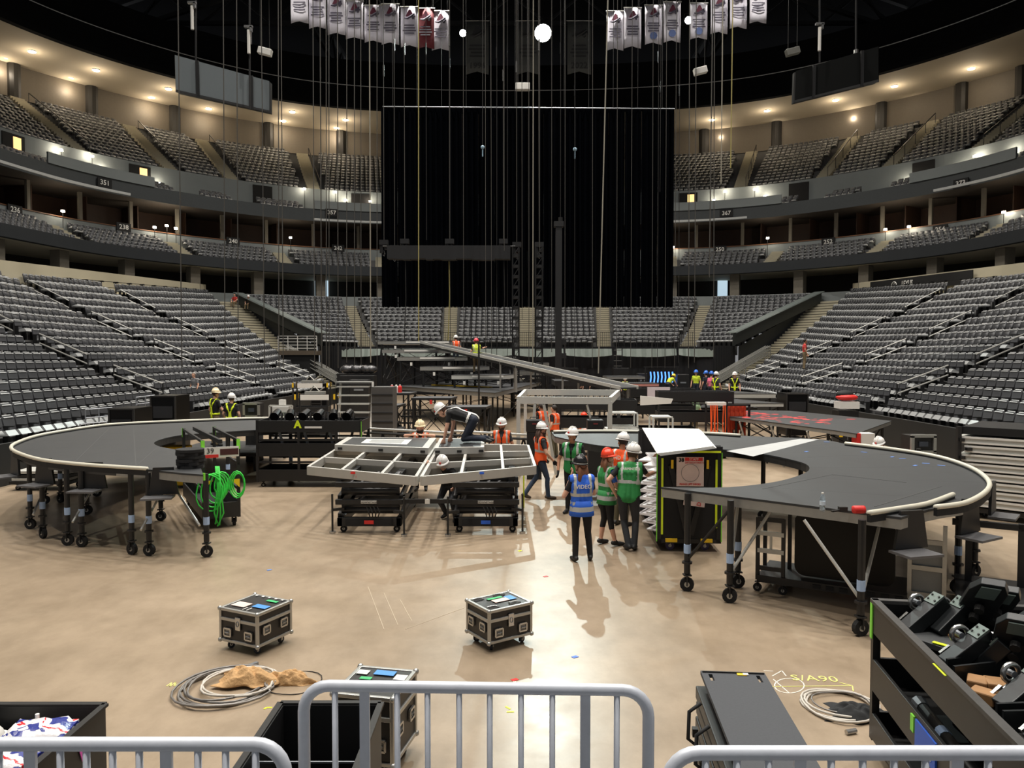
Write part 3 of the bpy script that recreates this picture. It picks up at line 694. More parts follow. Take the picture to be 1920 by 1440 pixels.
# grey valance along the end drape
VAL = M('grey_valance', (120, 130, 124), .6)
vx = [(-17, -12.8), (-12.6, -7.0), (-6.6, -1.2), (-1.0, 3.2), (3.4, 7.4), (7.8, 13.0), (13.2, 17)]
for a, e in vx:
    mb = MB(); n = 12; top = []; bot = []
    for i in range(n + 1):
        x = a + (e - a) * i / n; sag = .55 + .16 * math.sin(PI * i / n) + .04 * random.random()
        yy = 66.35 - .15 * (i % 2) if abs(x) < 14.6 else 66.3 - (abs(x) - 14.6) * 1.6
        top.append((*AR(x, yy), 4.02)); bot.append((*AR(x, yy - .3), 4.02 - sag))
    mb.add(top + bot, [(i, i + 1, n + 2 + i, n + 1 + i) for i in range(n)])
    o = mb.build('valance_cloth', VAL); so = o.modifiers.new('thick', 'SOLIDIFY'); so.thickness = .03
    tag(o, 'pale grey cloth valance draped below the end seats', 'valance', 'grey cloth valances')
# end stand front railings
for a, e in ((-13.2, -7.5), (-6.1, -.8), (.8, 6.1), (7.5, 13.2)):
    t = T('front_railing', 'thin dark railing along the front of end seats', 'railing', (*AR(a, 66.7), 4.2), group='end stand railings')
    mb = MB()
    for h in (.5, .95): mb.bar((*AR(a, 66.7), 4.2 + h), (*AR(e, 66.7), 4.2 + h), .04, .04)
    for i in range(7): x = a + (e - a) * i / 6; mb.bar((*AR(x, 66.7), 4.2), (*AR(x, 66.7), 5.15), .04, .04)
    mb.build('rail', BLK, t, world=True)
for xc in (-6.8, 0, 6.8, -14, 14):
    t = T('aisle_gate', 'dark barred gate at the foot of end aisle', 'gate', (*AR(xc, 66.7), 4.2), group='end aisle gates')
    mb = MB()
    for i in range(9): x = xc - .65 + i * 1.3 / 8; mb.bar((*AR(x, 66.65), 4.2), (*AR(x, 66.65), 5.5), .03, .03)
    mb.bar((*AR(xc - .65, 66.65), 5.5), (*AR(xc + .65, 66.65), 5.5), .04, .04); mb.build('bars', BLK, t, world=True)
# ================================================================== HUNG FROM THE ROOF
# big black drape
DRP = M('black_drape', (6, 7, 10), 1., var=.3, scale=1, spec=0.)
pl, pr = at(716, 574, D=56), at(1261, 574, D=56); ztop = at(716, 203, D=56).z; zbot = at(716, 576, D=56).z
t = T('stage_drape', 'huge black pleated drape hanging behind the stage', 'drape', ((pl.x + pr.x) / 2, 56, zbot))
npan = 18; wpan = (pr.x - pl.x) / npan
for k in range(npan):
    mb = MB(); n = 18; x0 = pl.x + wpan * k
    rows = []
    for zi in range(4):
        z = zbot + (ztop - zbot) * zi / 3
        rows.append([(x0 + wpan * i / n, 56 + .16 * math.sin(i / n * 2 * PI * 3 + zi * .35 + k) + .04 * random.uniform(-1, 1), z + (random.uniform(-.03, .03) if zi == 0 else 0)) for i in range(n + 1)])
    mb.add([v for r in rows for v in r], [(a * (n + 1) + i, a * (n + 1) + i + 1, (a + 1) * (n + 1) + i + 1, (a + 1) * (n + 1) + i) for a in range(3) for i in range(n)])
    mb.build('drape_panel', DRP, t, smooth=True, world=True)
mb = MB(); mb.cyl((pl.x + .2, 55.8, ztop + .05), (pr.x, 55.8, ztop - .1), .045, n=8); mb.build('pipe', STEEL, t, world=True)
mb = MB()
for k in range(12): x = pl.x + (pr.x - pl.x) * (k + .5) / 12; mb.cyl((x, 55.9, ztop), (x, 55.9, 43.9), .02, n=5)
mb.build('hanger', BLK, t, world=True)
# side sock hanging strips at the drape edges handled by panels; hanging rig lines
CHM = M('chain_steel', (78, 76, 72), .5, .4, var=.3, scale=30); CHD = M('chain_dark', (44, 43, 42), .6, .3, var=.3, scale=30)
ROPE = M('pale_rope', (136, 132, 120), .8, var=.15, scale=40); ROPY = M('yellow_rope', (150, 140, 84), .7)
def line(pxt, pxb, ybot, D, r, mat, kind='chain'):
    a = at(pxb, ybot, D=D); p = at(pxt, 0, D=D); top = 43.5
    k = (top - a.z) / max(.1, p.z - a.z); b_ = a.lerp(p, k)
    zb = a.z
    lab = {'chain': 'steel hoist chain hanging straight from the roof to stage level', 'rope': 'pale thick rope hanging from the roof to stage level',
           'hoist': 'steel hoist chain ending in a black motor at drape height', 'dark': 'thin dark cable hanging from the roof to stage level', 'short': 'slim hoist chain ending high above the stands',
           'hook': 'thin line with hook and ball hanging before the drape'}[kind]
    t = T('hoist_chain' if kind in ('chain', 'hoist', 'short') else 'hanging_rope', lab, 'chain' if kind in ('chain', 'hoist', 'short') else 'rope', tuple(a), group=lab.split(' ending')[0] + 's')
    mb = MB(); c = a.lerp(b_, .5) + Vector((.02 * math.sin(pxb), 0, 0)); mb.tube([a, c, b_], r, 5, 0); mb.build('line', mat, t, world=True)
    # shackle / sleeve with bright link at the pick up height
    zz = at(pxt, random.uniform(70, 170), D=D).z; u = (zz - a.z) / (b_.z - a.z)
    if 0 < u < 1 and kind in ('hoist', 'short', 'dark'):
        q = a.lerp(b_, u); mb = MB(); mb.cyl(q - Vector((0, 0, .35)), q + Vector((0, 0, .35)), r * 2.2, n=6); mb.build('sleeve', CHROME if kind != 'dark' else BLK, t, world=True)
    if kind in ('hoist',):
        mb = MB(); mb.box(a + Vector((0, 0, -.1)), (.55, .4, .3)); mb.cyl(a + Vector((-.15, 0, -.25)), a + Vector((-.15, 0, -.75)), .13, n=8); mb.cyl(a + Vector((.1, 0, -.25)), a + Vector((.1, 0, -.55)), .1, n=8); mb.build('motor', BLK, t, world=True)
        mb = MB(); mb.tube([a + Vector((0, 0, -.6)), a + Vector((.06, 0, -.8)), a + Vector((0, 0, -.95)), a + Vector((-.07, 0, -.85))], .03, 5); mb.build('hook', CHROME, t, world=True)
    if kind == 'hook':
        mb = MB(); mb.ball(a, .13, 8); mb.cyl(a - Vector((0, 0, .6)), a, .04, n=6); mb.build('hook', M('pale_blue_hook', (150, 180, 200), .4), t, world=True)
for px, pb, yb, D in [(333, 341, 690, 27), (418, 422, 700, 30), (443, 447, 702, 30), (490, 496, 700, 33), (521, 523, 690, 36), (527, 531, 690, 31), (587, 590, 690, 40), (600, 603, 690, 38), (611, 612, 690, 42), (616, 617, 690, 42), (633, 634, 690, 40),
                       (1293, 1291, 690, 40), (1305, 1302, 680, 42), (1340, 1338, 670, 40)]:
    line(px, pb, yb, D, 0.02 if D < 35 else .024, CHM)
for px, yb in [(650, 680), (665, 690), (677, 690), (707, 690)]: line(px, px, yb, 44, .024, CHM)
line(693, 695, 680, 32, .026, ROPE, 'rope')
for px, yb in [(719, 452), (739, 462), (758, 450), (842, 450), (943, 450), (968, 456), (1010, 456)]: line(px, px + 1, yb, 48, .022, CHM, 'hoist')
for px, yb in [(868, 690), (910, 690), (921, 690), (945, 470), (979, 600), (992, 690), (1012, 470), (1035, 660), (1060, 690), (1112, 690), (1158, 690), (1185, 690), (1225, 690), (1250, 690), (1268, 690)]:
    line(px, px - (px - 985) * .012, yb, 46, .018, CHM)
for px, yb in [(600, 690), (798, 450), (843, 690), (931, 690), (951, 690), (1051, 690), (1235, 690), (1275, 680), (1078, 690), (1240, 360)]:
    line(px, px - (px - 985) * .01, yb, 48, .017, CHD, 'dark')
line(1000, 999, 700, 34, .024, ROPE, 'rope'); line(1140, 1122, 700, 30, .026, ROPE, 'rope'); line(785, 785, 640, 40, .028, ROPY, 'rope'); line(1374, 1370, 315, 40, .03, ROPY, 'rope'); line(1355, 1352, 345, 40, .03, ROPE, 'rope')
line(1337, 1330, 520, 38, .03, CHM)
for px, yb, D in [(367, 178, 47), (468, 205, 47), (1537, 118, 47), (1605, 160, 47)]: line(px, px, yb, D, .06, BLK, 'short')
line(905, 905, 276, 50, .025, CHD, 'hook'); line(1078, 1078, 280, 50, .025, CHD, 'hook')
# bright hoist hardware above the screens
for px, py in [(466, 50), (1537, 45), (360, 5)]:
    p = at(px, py, D=46.8); t = T('rig_clamp', 'bright silver rigging clamp on a black tube above a hung screen', 'clamp', tuple(p), group='rigging clamps above the screens')
    mb = MB(); mb.cyl((0, 0, -1.6), (0, 0, -.2), .1, n=8); mb.build('sleeve', WHITE, t)
    mb = MB(); mb.box((0, 0, 0), (.5, .2, .12)); mb.box((.15, 0, -.15), (.12, .2, .3)); mb.build('jaw', CHROME, t)
# hung screens
def screen(c, D, label, mat, back):
    p = [at(x, y, D=d) for (x, y), d in zip(c, D)]
    t = T('hung_screen', label, 'screen', tuple((p[2] + p[3]) / 2)); n = (p[1] - p[0]).cross(p[3] - p[0]).normalized()
    for u0, u1 in ((0, .225), (.235, .80), (.815, 1)):
        q = [p[0].lerp(p[1], u0), p[0].lerp(p[1], u1), p[3].lerp(p[2], u1), p[3].lerp(p[2], u0)]
        mb = MB(); mb.plate(q, -n if n.y < 0 else n, .12); mb.build('panel', mat, t, world=True)
    for u in (.23, .807):
        mb = MB(); mb.bar(p[0].lerp(p[1], u) + Vector((0, -.1, 0)), p[3].lerp(p[2], u) + Vector((0, -.1, -.1)), .18, .1); mb.build('strut', BLK, t, world=True)
    mb = MB(); mb.bar(p[3] + Vector((0, -.05, 0)), p[2] + Vector((0, -.05, 0)), .1, .14); mb.build('lower_frame', BLK, t, world=True)
    mb = MB(); q = [v + Vector((0, .25, 0)) for v in p]; mb.plate(q, (0, 1, 0), .3); mb.build('back_box', BLK, t, world=True)
screen([(328, 103), (505, 152), (505, 210), (330, 171)], (46, 49, 49, 46), 'grey three-panel hung screen above the stand with pale face', M('screen_grey', (94, 102, 106), .5, var=.04), BLK)
screen([(1492, 133), (1647, 87), (1647, 152), (1490, 191)], (49, 46, 46, 49), 'dark three-panel hung screen above the stand with slate face', M('screen_dark', (9, 11, 11), .7, var=.04, spec=.1), BLK)
for px, py, D, lab, mt in [(497, 97, 60, 'pale small speaker box hung beside the grey screen', WHITE), (1486, 97, 60, 'grey small speaker box hung beside the dark screen', M('spk_grey', (110, 110, 104), .6)),
                       (1313, 133, 62, 'pale small speaker box hung below the white banners', WHITE), (980, 163, 57, 'pale small box hung above the centre of the drape', WHITE)]:
    p = at(px, py, D=D); t = T('hung_speaker', lab, 'speaker', tuple(p))
    R = Matrix.Rotation(.25 if px < 900 else -.25, 3, 'Y') if px != 980 else Matrix.Identity(3)
    mb = MB(); mb.box((0, 0, 0), (1.05, .5, .5), R=R); mb.build('box', mt, t, bevel=.04)
    mb = MB(); mb.cyl((-.35, 0, .2), (-.35, 0, 43.9 - p.z), .025, n=5); mb.cyl((.35, 0, .2), (.35, 0, 43.9 - p.z), .025, n=5); mb.build('hanger', CHD, t)
# small hung truss piece covered in black cloth, with chain motors
a, e = at(727, 474, D=47.5), at(957, 474, D=47.5)
t = T('covered_truss', 'horizontal truss wrapped in black cloth hanging before the drape', 'truss', tuple((a + e) / 2))
mb = MB(); n = 16; 
for i in range(n):
    q0 = a.lerp(e, i / n); q1 = a.lerp(e, (i + 1) / n); sg = random.uniform(-.05, .05)
    mb.bb(q0.x, q1.x, 47.2, 47.9, a.z - .42 + sg, a.z + .42)
mb.build('cloth', M('black_cloth', (22, 23, 26), .8), t, world=True)
mb = MB(); mb.cyl(a + Vector((-.3, 0, .4)), e + Vector((.3, 0, .4)), .05, n=6); mb.build('tube', BLK, t, world=True)
for px in (760, 842, 885, 945):
    mb = MB(); q = at(px, 490, D=47.5); mb.tube([q, at(px + 1, 560, D=47.5), at(px - 2, 640, D=47.5)], .03, 5); mb.build('cable', CHD if px != 842 else ROPY, t, world=True)
# truss towers standing / hanging at stage centre
def tower(px0, px1, yt, yb, D, label):
    a, e = at(px0, yb, D=D), at(px1, yb, D=D); zt = at(px0, yt, D=D).z; wd = e.x - a.x
    t = T('truss_tower', label, 'truss', (a.x, D, 0)); cs = [(0, 0), (wd, 0), (0, wd), (wd, wd)]
    mb = MB()
    for x, y in cs: mb.cyl((x, y, 0), (x, y, zt), .05, n=6)
    mb.build('chord', BLK, t)
    k = int(zt / .6); mb = MB()
    for i in range(k):
        z = zt * i / k; z2 = zt * (i + 1) / k
        for (p, q) in ((0, 1), (2, 3), (0, 2), (1, 3)):
            mb.bar((*cs[p], z), (*cs[q], z), .04, .04); mb.bar((*cs[p], z), (*cs[q], z2), .03, .03)
        mb.box((wd / 2, wd / 2, z + .1), (wd * .8, wd * .8, .12))
    mb.build('lacing', BLK, t)
    return t
tower(961, 973, 462, 690, 46, 'black lattice truss tower with blue marker beside the ramp')
tower(1004, 1017, 462, 690, 46, 'black lattice truss tower between centre steps and thick mast')
b = at(1047, 690, D=44); zt = at(1047, 424, D=44).z
t = T('mast', 'thick black mast with a motor on top', 'mast', (b.x, 44, 0))
mb = MB(); mb.box((0, 0, zt / 2), (.36, .36, zt)); mb.build('post', BLK, t)
mb = MB(); mb.box((0, 0, zt + .1), (.55, .5, .3)); mb.cyl((.1, 0, zt + .2), (.1, 0, zt + .5), .12, n=8); mb.build('motor', BLK, t)
for k in range(5): mb = MB(); mb.box((.3, 0, 1 + k * .8), (.3, .2, .3)); mb.build('bracket', BLK, t)
# ---- banners
BWH = M('banner_white', (222, 220, 230), .7, var=.04, scale=1); BMR = M('banner_maroon', (120, 44, 52), .7); BDK = M('banner_faded', (96, 98, 96), .7, var=.05)
INK = M('banner_ink', (88, 84, 100), .7); INKM = M('banner_maroon_ink', (110, 50, 70), .7); INKB = M('banner_blue_ink', (90, 110, 160), .7); INKF = M('faded_ink', (66, 66, 68), .7); INKG = M('banner_grey_ink', (150, 150, 160), .7)
def banner(px, ytop, wpx, hpx, D, label, face, ink, big=False, year=None, badge=None, rz=0., group=None):
    p = at(px, ytop + hpx, D=D); wd = wpx / FPX * D; h = hpx / FPX * D
    t = T('championship_banner', label, 'banner', tuple(p), rz, group)
    mb = MB(); n = 6; V = []
    for zi in range(5):
        for i in range(n + 1):
            u = i / n - .5; z = h * zi / 4 + (abs(u) * -.12 * h + .06 * h if zi == 0 else 0)
            V.append((u * wd, .06 * math.sin(u * 6 + zi) * (1 if not big else .6), z))
    mb.add(V, [(a * (n + 1) + i, a * (n + 1) + i + 1, (a + 1) * (n + 1) + i + 1, (a + 1) * (n + 1) + i) for a in range(4) for i in range(n)])
    o = mb.build('cloth', face, t, smooth=True); so = o.modifiers.new('thick', 'SOLIDIFY'); so.thickness = .02
    # emblem: a peak shaped letter with a sweeping swoosh
    q = wd * .5; zc = h * .80; yf = -.09
    mb = MB(); mb.plate([(-q * .45, yf, zc - q * .25), (-q * .05, yf, zc + q * .55), (q * .15, yf, zc + q * .52), (q * .45, yf, zc - q * .05), (q * .1, yf, zc - q * .12), (-q * .1, yf, zc - q * .25)], (0, -1, 0), .01); mb.build('emblem_peak', INKM if not big else ink, t)
    mb = MB(); mb.tube([(-q * .6, yf, zc - q * .38), (-q * .2, yf, zc - q * .42), (q * .2, yf, zc - q * .2), (q * .6, yf, zc + q * .1), (q * .62, yf, zc - q * .15), (q * .3, yf, zc - q * .38)], [q * .06, q * .12, q * .13, q * .1, q * .12, q * .1], 6)
    mb.ball((q * .42, yf, zc - q * .42), q * .13, 8, 0, (1, .3, 1)); mb.build('emblem_swoosh', ink, t)
    mb = MB()
    for k in range(4): wv = wd * (.28 + .1 * ((k * 7 + int(px)) % 3) / 2); mb.bb(-wv, wv, yf - .005, yf + .005, h * (.52 - .065 * k), h * (.55 - .065 * k))
    mb.build('print_lines', ink if not big else INKF, t)
    if badge: mb = MB(); mb.cyl((0, yf, h * .22), (0, yf - .01, h * .22), wd * .22, n=10); mb.build('badge', INKB, t)
    if year: text(year, wd * .36, ink, Matrix.Translation((0, yf, h * .16)) @ Matrix.Rotation(PI / 2, 4, 'X'), t, bold=.01)
    mb = MB(); mb.cyl((-wd * .54, 0, h), (wd * .54, 0, h), .05, n=6); mb.build('top_pole', ALU, t)
    mb = MB()
    for sx in (-.4, .4): mb.cyl((wd * sx, 0, h), (wd * sx, 0, 43.9 - p.z), .015, n=5)
    mb.build('hanger', CHD, t)
gl = 'white banners before the roof trusses'
for px, yt, hh, D, lab, f in [(562, -26, 70, 57, 'white emblem banner hanging furthest along the row from the maroon one', 0), (596, -18, 72, 58, 'white emblem banner second from the far end of maroon row', 0), (631, -8, 74, 59, 'white emblem banner third from the far end of maroon row', 0), (665, 4, 70, 60, 'white emblem banner beside the one with flat top fold', 0),
                              (700, 12, 68, 61, 'white emblem banner third from the maroon banner', 0), (732, 10, 74, 61, 'white emblem banner second from the maroon banner', 0), (768, 15, 74, 62, 'white emblem banner next to the maroon banner', 0), (798, 18, 74, 62.6, 'maroon emblem banner between two white banners', 1), (826, 23, 72, 63, 'white emblem banner next to maroon one toward the drape centre', 0)]:
    banner(px, yt, 32, hh, D, lab, BMR if f else BWH, INKG if f else INK)
for px, yt, hh, D, lab, bd in [(1153, 23, 72, 63, 'white emblem banner closest to the faded 2022 banner', None), (1186, 17, 74, 62, 'white emblem banner second from the faded 2022 banner', None), (1225, 12, 72, 61, 'white banner with blue badge beside the small floodlight', 1), (1260, 6, 74, 60, 'white banner with blue badge between two badge banners', 1),
                               (1310, 8, 66, 59, 'white banner with round badge behind the lit small floodlight', 1), (1348, -8, 72, 58, 'white emblem banner third from the outer end', None), (1384, -16, 70, 57, 'white emblem banner next to the outermost one', None), (1421, -24, 68, 56, 'white emblem banner at the outer end near the dark screen', None)]:
    banner(px, yt, 31, hh, D, lab, BWH, INK, badge=bd)
banner(895, 42, 42, 98, 83, 'large faded grey banner marked 1996 beside the small lit floodlight', BDK, INKF, True, '1996')
banner(990, 42, 42, 98, 83, 'large faded grey banner right behind the bright floodlight', BDK, INKF, True, None)
banner(1086, 42, 44, 98, 83, 'large faded grey banner marked 2022 toward the plain white banner row', BDK, INKF, True, '2022')
# ================================================================== STAGE GEAR ON THE FLOOR
def caster(t, x, y, r=.1, parent_name='caster', fork=BLK, z=0., tyre=RUB, ang=0.):
    """swivel caster: fork part with wheel sub-part; top of fork at 2.6 r"""
    c, s = math.cos(ang), math.sin(ang)
    mb = MB(); mb.box((x, y, z + 2.35 * r), (r * 1.1, r * 1.1, r * .18)); 
    for k in (-1, 1):
        ox, oy = -s * k * r * .42, c * k * r * .42
        mb.bar((x + ox, y + oy, z + r * .85), (x + ox, y + oy, z + r * 2.3), r * .12, r * .5)
    f = mb.build(parent_name, fork, t)
    mb = MB(); ax = Vector((-s, c, 0)) * r * .32; p = Vector((x, y, z + r)); mb.cyl(p - ax, p + ax, r, n=14); w_ = mb.build('wheel', tyre, f)
    mb = MB(); mb.cyl(p - ax * 1.08, p + ax * 1.08, r * .4, n=8); mb.build('hub', ALU, f)
    return f
def resample(P, n):
    P = [Vector(p) for p in P]; L = [0]
    for a, b_ in zip(P, P[1:]): L.append(L[-1] + (b_ - a).length)
    out = []
    for i in range(n):
        d = L[-1] * i / (n - 1)
        for j in range(len(P) - 1):
            if d <= L[j + 1] + 1e-9: out.append(P[j].lerp(P[j + 1], (d - L[j]) / max(1e-9, L[j + 1] - L[j]))); break
    return out
EDGE = M('deck_edge_alu', (150, 150, 146), .45, .5, var=.15, scale=10)
RIM = M('rim_tube_cream', (206, 202, 186), .45, var=.06)
def smooth(P, n=6): return [Vector((*p, 0)) for p in catmull([(q.x, q.y) for q in P], n)]
def ring_stage(label, outer, inner, npan, legs, loc, zt=1.45, rims=(), plates=(), braces=(), lsh=0.):
    t = T('curved_stage', label, 'stage', (*loc, 0))
    N = npan * 5 + 1
    O = resample(smooth([at(x, y, z=zt) for x, y in outer]), N); I = resample(smooth([at(x, y, z=zt) for x, y in inner]), N)
    for k in range(npan):
        o = O[k * 5:k * 5 + 6]; i_ = I[k * 5:k * 5 + 6]; poly = [(p.x, p.y) for p in o] + [(p.x, p.y) for p in i_[::-1]]
        c = Vector((sum(p[0] for p in poly) / len(poly), sum(p[1] for p in poly) / len(poly)))
        poly = [tuple(c + (Vector(p) - c) * .9985) for p in poly]
        mb = MB(); mb.prism(poly, zt - .03, zt); d = mb.build('deck_panel', DECK, t, world=True)
        p2 = [tuple(c + (Vector(p) - c) * .996) for p in poly]
        mb = MB(); mb.prism(p2, zt - .15, zt - .03); mb.build('deck_edge', EDGE if k in (0, npan - 1) else M('deck_edge_dark', (46, 46, 46), .5), d)
        bpy.data.objects[-1] if False else None
        d.children[0].location = (0, 0, 0)
        me = d.children[0].data; X = TX[t.name].inverted(); me.transform(X)
    for lx, ly in legs:
        p = at(lx, ly, z=0) + Vector((0, lsh, 0)); mb = MB(); mb.cyl((p.x, p.y, .26), (p.x, p.y, zt - .04), .045, n=10); lg = mb.build('leg', BLK, t, world=True)
        mb = MB(); mb.cyl((p.x, p.y, .55), (p.x, p.y, .68), .05, n=10); tp = mb.build('tape_band', BLUT, lg); tp.data.transform(TX[t.name].inverted())
        mb = MB(); mb.cyl((p.x, p.y, .40), (p.x, p.y, .43), .075, n=8); cl = mb.build('collar', BLK, lg); cl.data.transform(TX[t.name].inverted())
        caster(t, p.x - loc[0], p.y - loc[1], .1, ang=random.uniform(-.6, .6), fork=CHD)
    for pts in rims:
        P = [Vector((*p, zt + .05)) for p in catmull([tuple(at(x, y, z=zt + .05)[:2]) for x, y in pts], 6)]
        mb = MB(); mb.tube(P, .035, 8); mb.build('rim_tube', RIM, t, smooth=True, world=True)
        mb = MB()
        for a, e in zip(P, P[1:]): mb.bar(a - Vector((0, 0, .06)), e - Vector((0, 0, .06)), .05, .1)
        mb.build('rim_skirt', BLKM, t, world=True)
    for (x, y, dx) in plates:
        p = at(x, y, z=zt - .05); q = Vector((p.x - loc[0], p.y - loc[1], zt - .05))
        n = Vector((p.x - O[len(O) // 2].x * 0 - sum(v.x for v in I) / N, p.y - sum(v.y for v in I) / N, 0)).normalized(); tg = Vector((-n.y, n.x, 0))
        q = q + n * .05
        mb = MB(); mb.plate([q - tg * .16 + Vector((0, 0, .1)), q + tg * .16 + Vector((0, 0, .1)), q + tg * .24 + Vector((0, 0, -.36)), q - tg * .24 + Vector((0, 0, -.36))], n, .04); pl = mb.build('bracket_plate', BLK, t)
        mb = MB(); mb.plate([q - tg * .3 + Vector((0, 0, -.4)), q + tg * .18 + Vector((0, 0, -.4)), q + tg * .18 + n * .35 + Vector((0, 0, -.4)), q - tg * .3 + n * .35 + Vector((0, 0, -.4))], (0, 0, 1), .03); mb.build('shelf', M('shelf_grey', (92, 92, 94), .5), pl)
    for a, e, r, m_ in braces:
        mb = MB(); mb.cyl(a, e, r, n=8); mb.build('brace', m_, t, world=True)
    return t
zt = 1.45
Rout = [(1690, 970), (1754, 952), (1812, 943), (1850, 921), (1851, 899), (1817, 877), (1758, 858), (1681, 845), (1585, 832), (1531, 823), (1388, 817), (1323, 813), (1180, 810), (1034, 810)]
Rin = [(1239, 913), (1300, 914), (1373, 913), (1450, 904), (1496, 892), (1517, 881), (1511, 870), (1480, 861), (1430, 851), (1361, 843), (1250, 840), (1130, 836), (1040, 818)]
def fl(x, y, z): p = at(x, y, z=0); return Vector((p.x, p.y, z))
br = []
for (x0, y0, z0, x1, y1, z1) in [(1613, 1190, .42, 1505, 1165, 1.3), (1613, 1190, .42, 1655, 1120, 1.3), (1368, 1130, .4, 1450, 1120, 1.3), (1368, 1130, .4, 1383, 1100, 1.3), (1288, 1108, .45, 1368, 1130, 1.3)]:
    a = fl(x0, y0, z0); e = fl(x1, y1, z1); br.append((a, e, .022, ALUL if x0 != 1288 else CHD))
RS = ring_stage('curved black stage deck with water bottle on it and white rim', Rout, Rin, 9,
    [(1288, 1108), (1368, 1130), (1383, 1102), (1613, 1192), (1827, 1082), (1795, 1112), (1700, 1010), (1560, 1000), (1500, 985), (1430, 975), (1250, 965), (1130, 955), (1075, 940), (1620, 960), (1720, 965)], (5.0, 14.0), zt,
    rims=[[(1038, 809), (1120, 808), (1220, 809), (1323, 812), (1388, 816)], [(1585, 831), (1681, 843), (1758, 856), (1817, 875), (1851, 898), (1851, 919), (1812, 942), (1754, 951)], [(1787, 927), (1740, 944), (1690, 953), (1629, 962)]],
    plates=[(1700, 970, 0), (1808, 946, 0), (1851, 915, 0)], braces=br)
# pale joining strip and blue marks on the deck, scratches
mb = MB(); mb.prism([tuple(at(x, y, z=zt)[:2]) for x, y in ((1362, 846), (1500, 823), (1536, 824), (1412, 856))], zt, zt + .004); mb.build('joint_plate', M('joint_grey', (176, 178, 178), .5), RS, world=True)
mb = MB()
for x, y in [(1512, 847), (1550, 829), (1620, 848), (1673, 857), (1692, 860), (1716, 873), (1736, 869), (1765, 873)]:
    p = at(x, y, z=zt); mb.box((p.x, p.y, zt + .003), (.12, .05, .004), rz=random.uniform(-1, 1))
mb.build('tape_mark', M('blue_tape', (90, 130, 200), .6), RS, world=True)
mb = MB()
for a, e in [((1430, 917), (1560, 890)), ((1560, 890), (1700, 905)), ((1640, 950), (1765, 912)), ((1300, 800), (1330, 801))]:
    p, q = at(*a, z=zt), at(*e, z=zt); mb.bar(p + Vector((0, 0, .002)), q + Vector((0, 0, .002)), .012, .003)
mb.build('seam_line', M('seam_grey', (70, 71, 71), .6), RS, world=True)
Lout = [(381, 890), (330, 886), (276, 880), (156, 872), (78, 863), (34, 850), (21, 841), (29, 832), (65, 819), (117, 809), (193, 798), (271, 793), (390, 788), (479, 785), (600, 784)]
Lin = [(367, 848), (325, 842), (296, 836), (290, 829), (312, 821), (346, 815), (400, 811), (482, 806), (600, 801)]
br = []
for (x0, y0, z0, x1, y1, z1) in [(265, 1050, .5, 330, 1010, 1.3), (137, 1033, .5, 200, 1000, 1.3), (375, 1053, .6, 310, 1020, 1.3), (63, 1016, .5, 110, 985, 1.3)]:
    br.append((fl(x0, y0, z0), fl(x1, y1, z1), .02, ALU))
LS = ring_stage('curved black stage deck with small pile of black cloths at its end', Lout, Lin, 9,
    [(375, 1053), (265, 1050), (232, 1048), (137, 1033), (110, 1030), (63, 1016), (40, 998), (290, 982), (150, 970), (100, 947), (70, 950), (170, 935), (420, 925), (540, 905)], (-7.5, 17.0), zt,
    rims=[[(276, 879), (156, 871), (78, 862), (34, 849), (21, 840), (29, 831), (65, 818), (117, 808), (193, 797), (271, 792), (390, 787), (479, 784), (590, 783)]],
    plates=[(36, 855, 0), (90, 868, 0), (180, 876, 0), (308, 886, 0)], braces=br, lsh=.28)
mb = MB(); p, q = at(190, 797, z=zt), at(140, 868, z=zt)
for a, e in [((205, 803), (140, 866)), ((250, 800), (255, 876)), ((296, 838), (250, 878)), ((60, 826), (290, 833))][:3]:
    p, q = at(*a, z=zt), at(*e, z=zt); mb.bar(p + Vector((0, 0, .002)), q + Vector((0, 0, .002)), .012, .003)
mb.build('seam_line', M('seam_grey', (70, 71, 71), .6), LS, world=True)
# green tape and pile of cloths
mb = MB(); p = at(378, 894, z=1.37); mb.box((p.x + .0, p.y - .06, 1.38), (.16, .03, .12)); mb.build('tape_patch', GREEN, LS, world=True)
for k in range(6):
    p = at(347, 880, z=zt); mb = MB()
    a = random.uniform(-.4, .4); V = []
    n = 14
    poly = [(p.x + (.21 + .05 * random.random()) * math.cos(2 * PI * i / n + a), p.y + .22 + (.2 + .05 * random.random()) * math.sin(2 * PI * i / n + a)) for i in range(n)]
    mb.prism(poly, zt + .055 * k, zt + .055 * k + .05)
    tag(mb.build('black_cloth', M('pile_cloth', (30, 30, 31), .85), bevel=.015), 'folded black cloth stacked on the curved deck end', 'cloth', 'pile of black cloths')
# water bottle, red cup, tool on the deck
p = at(1542, 958, z=zt); t = T('water_bottle', 'clear plastic water bottle standing on curved black deck', 'bottle', tuple(p))
CLR = M('clear_plastic', (215, 225, 230), .08, trans=.85, var=.02)
mb = MB(); mb.lathe([(.03, 0), (.034, .01), (.034, .07), (.031, .085), (.034, .1), (.034, .15), (.026, .185), (.013, .205), (.013, .215)], 14); mb.build('body', CLR, t, smooth=True)
mb = MB(); mb.lathe([(.0345, .075), (.0345, .125)], 14); mb.build('label', M('bottle_label', (210, 225, 240), .5), t)
mb = MB(); mb.lathe([(.015, .213), (.015, .232)], 10); mb.build('cap', WHITE, t)
p = at(1610, 963, z=zt); mb = MB(); mb.tube([Vector((-.07, 0, .05)), Vector((-.05, 0, .05)), Vector((.05, 0, .05)), Vector((.07, 0, .05))], [.045, .05, .05, .046], 12); o = mb.build('tape_roll', REDM, smooth=True); o.location = p; tag(o, 'red cylinder lying on the curved black deck', 'cylinder')
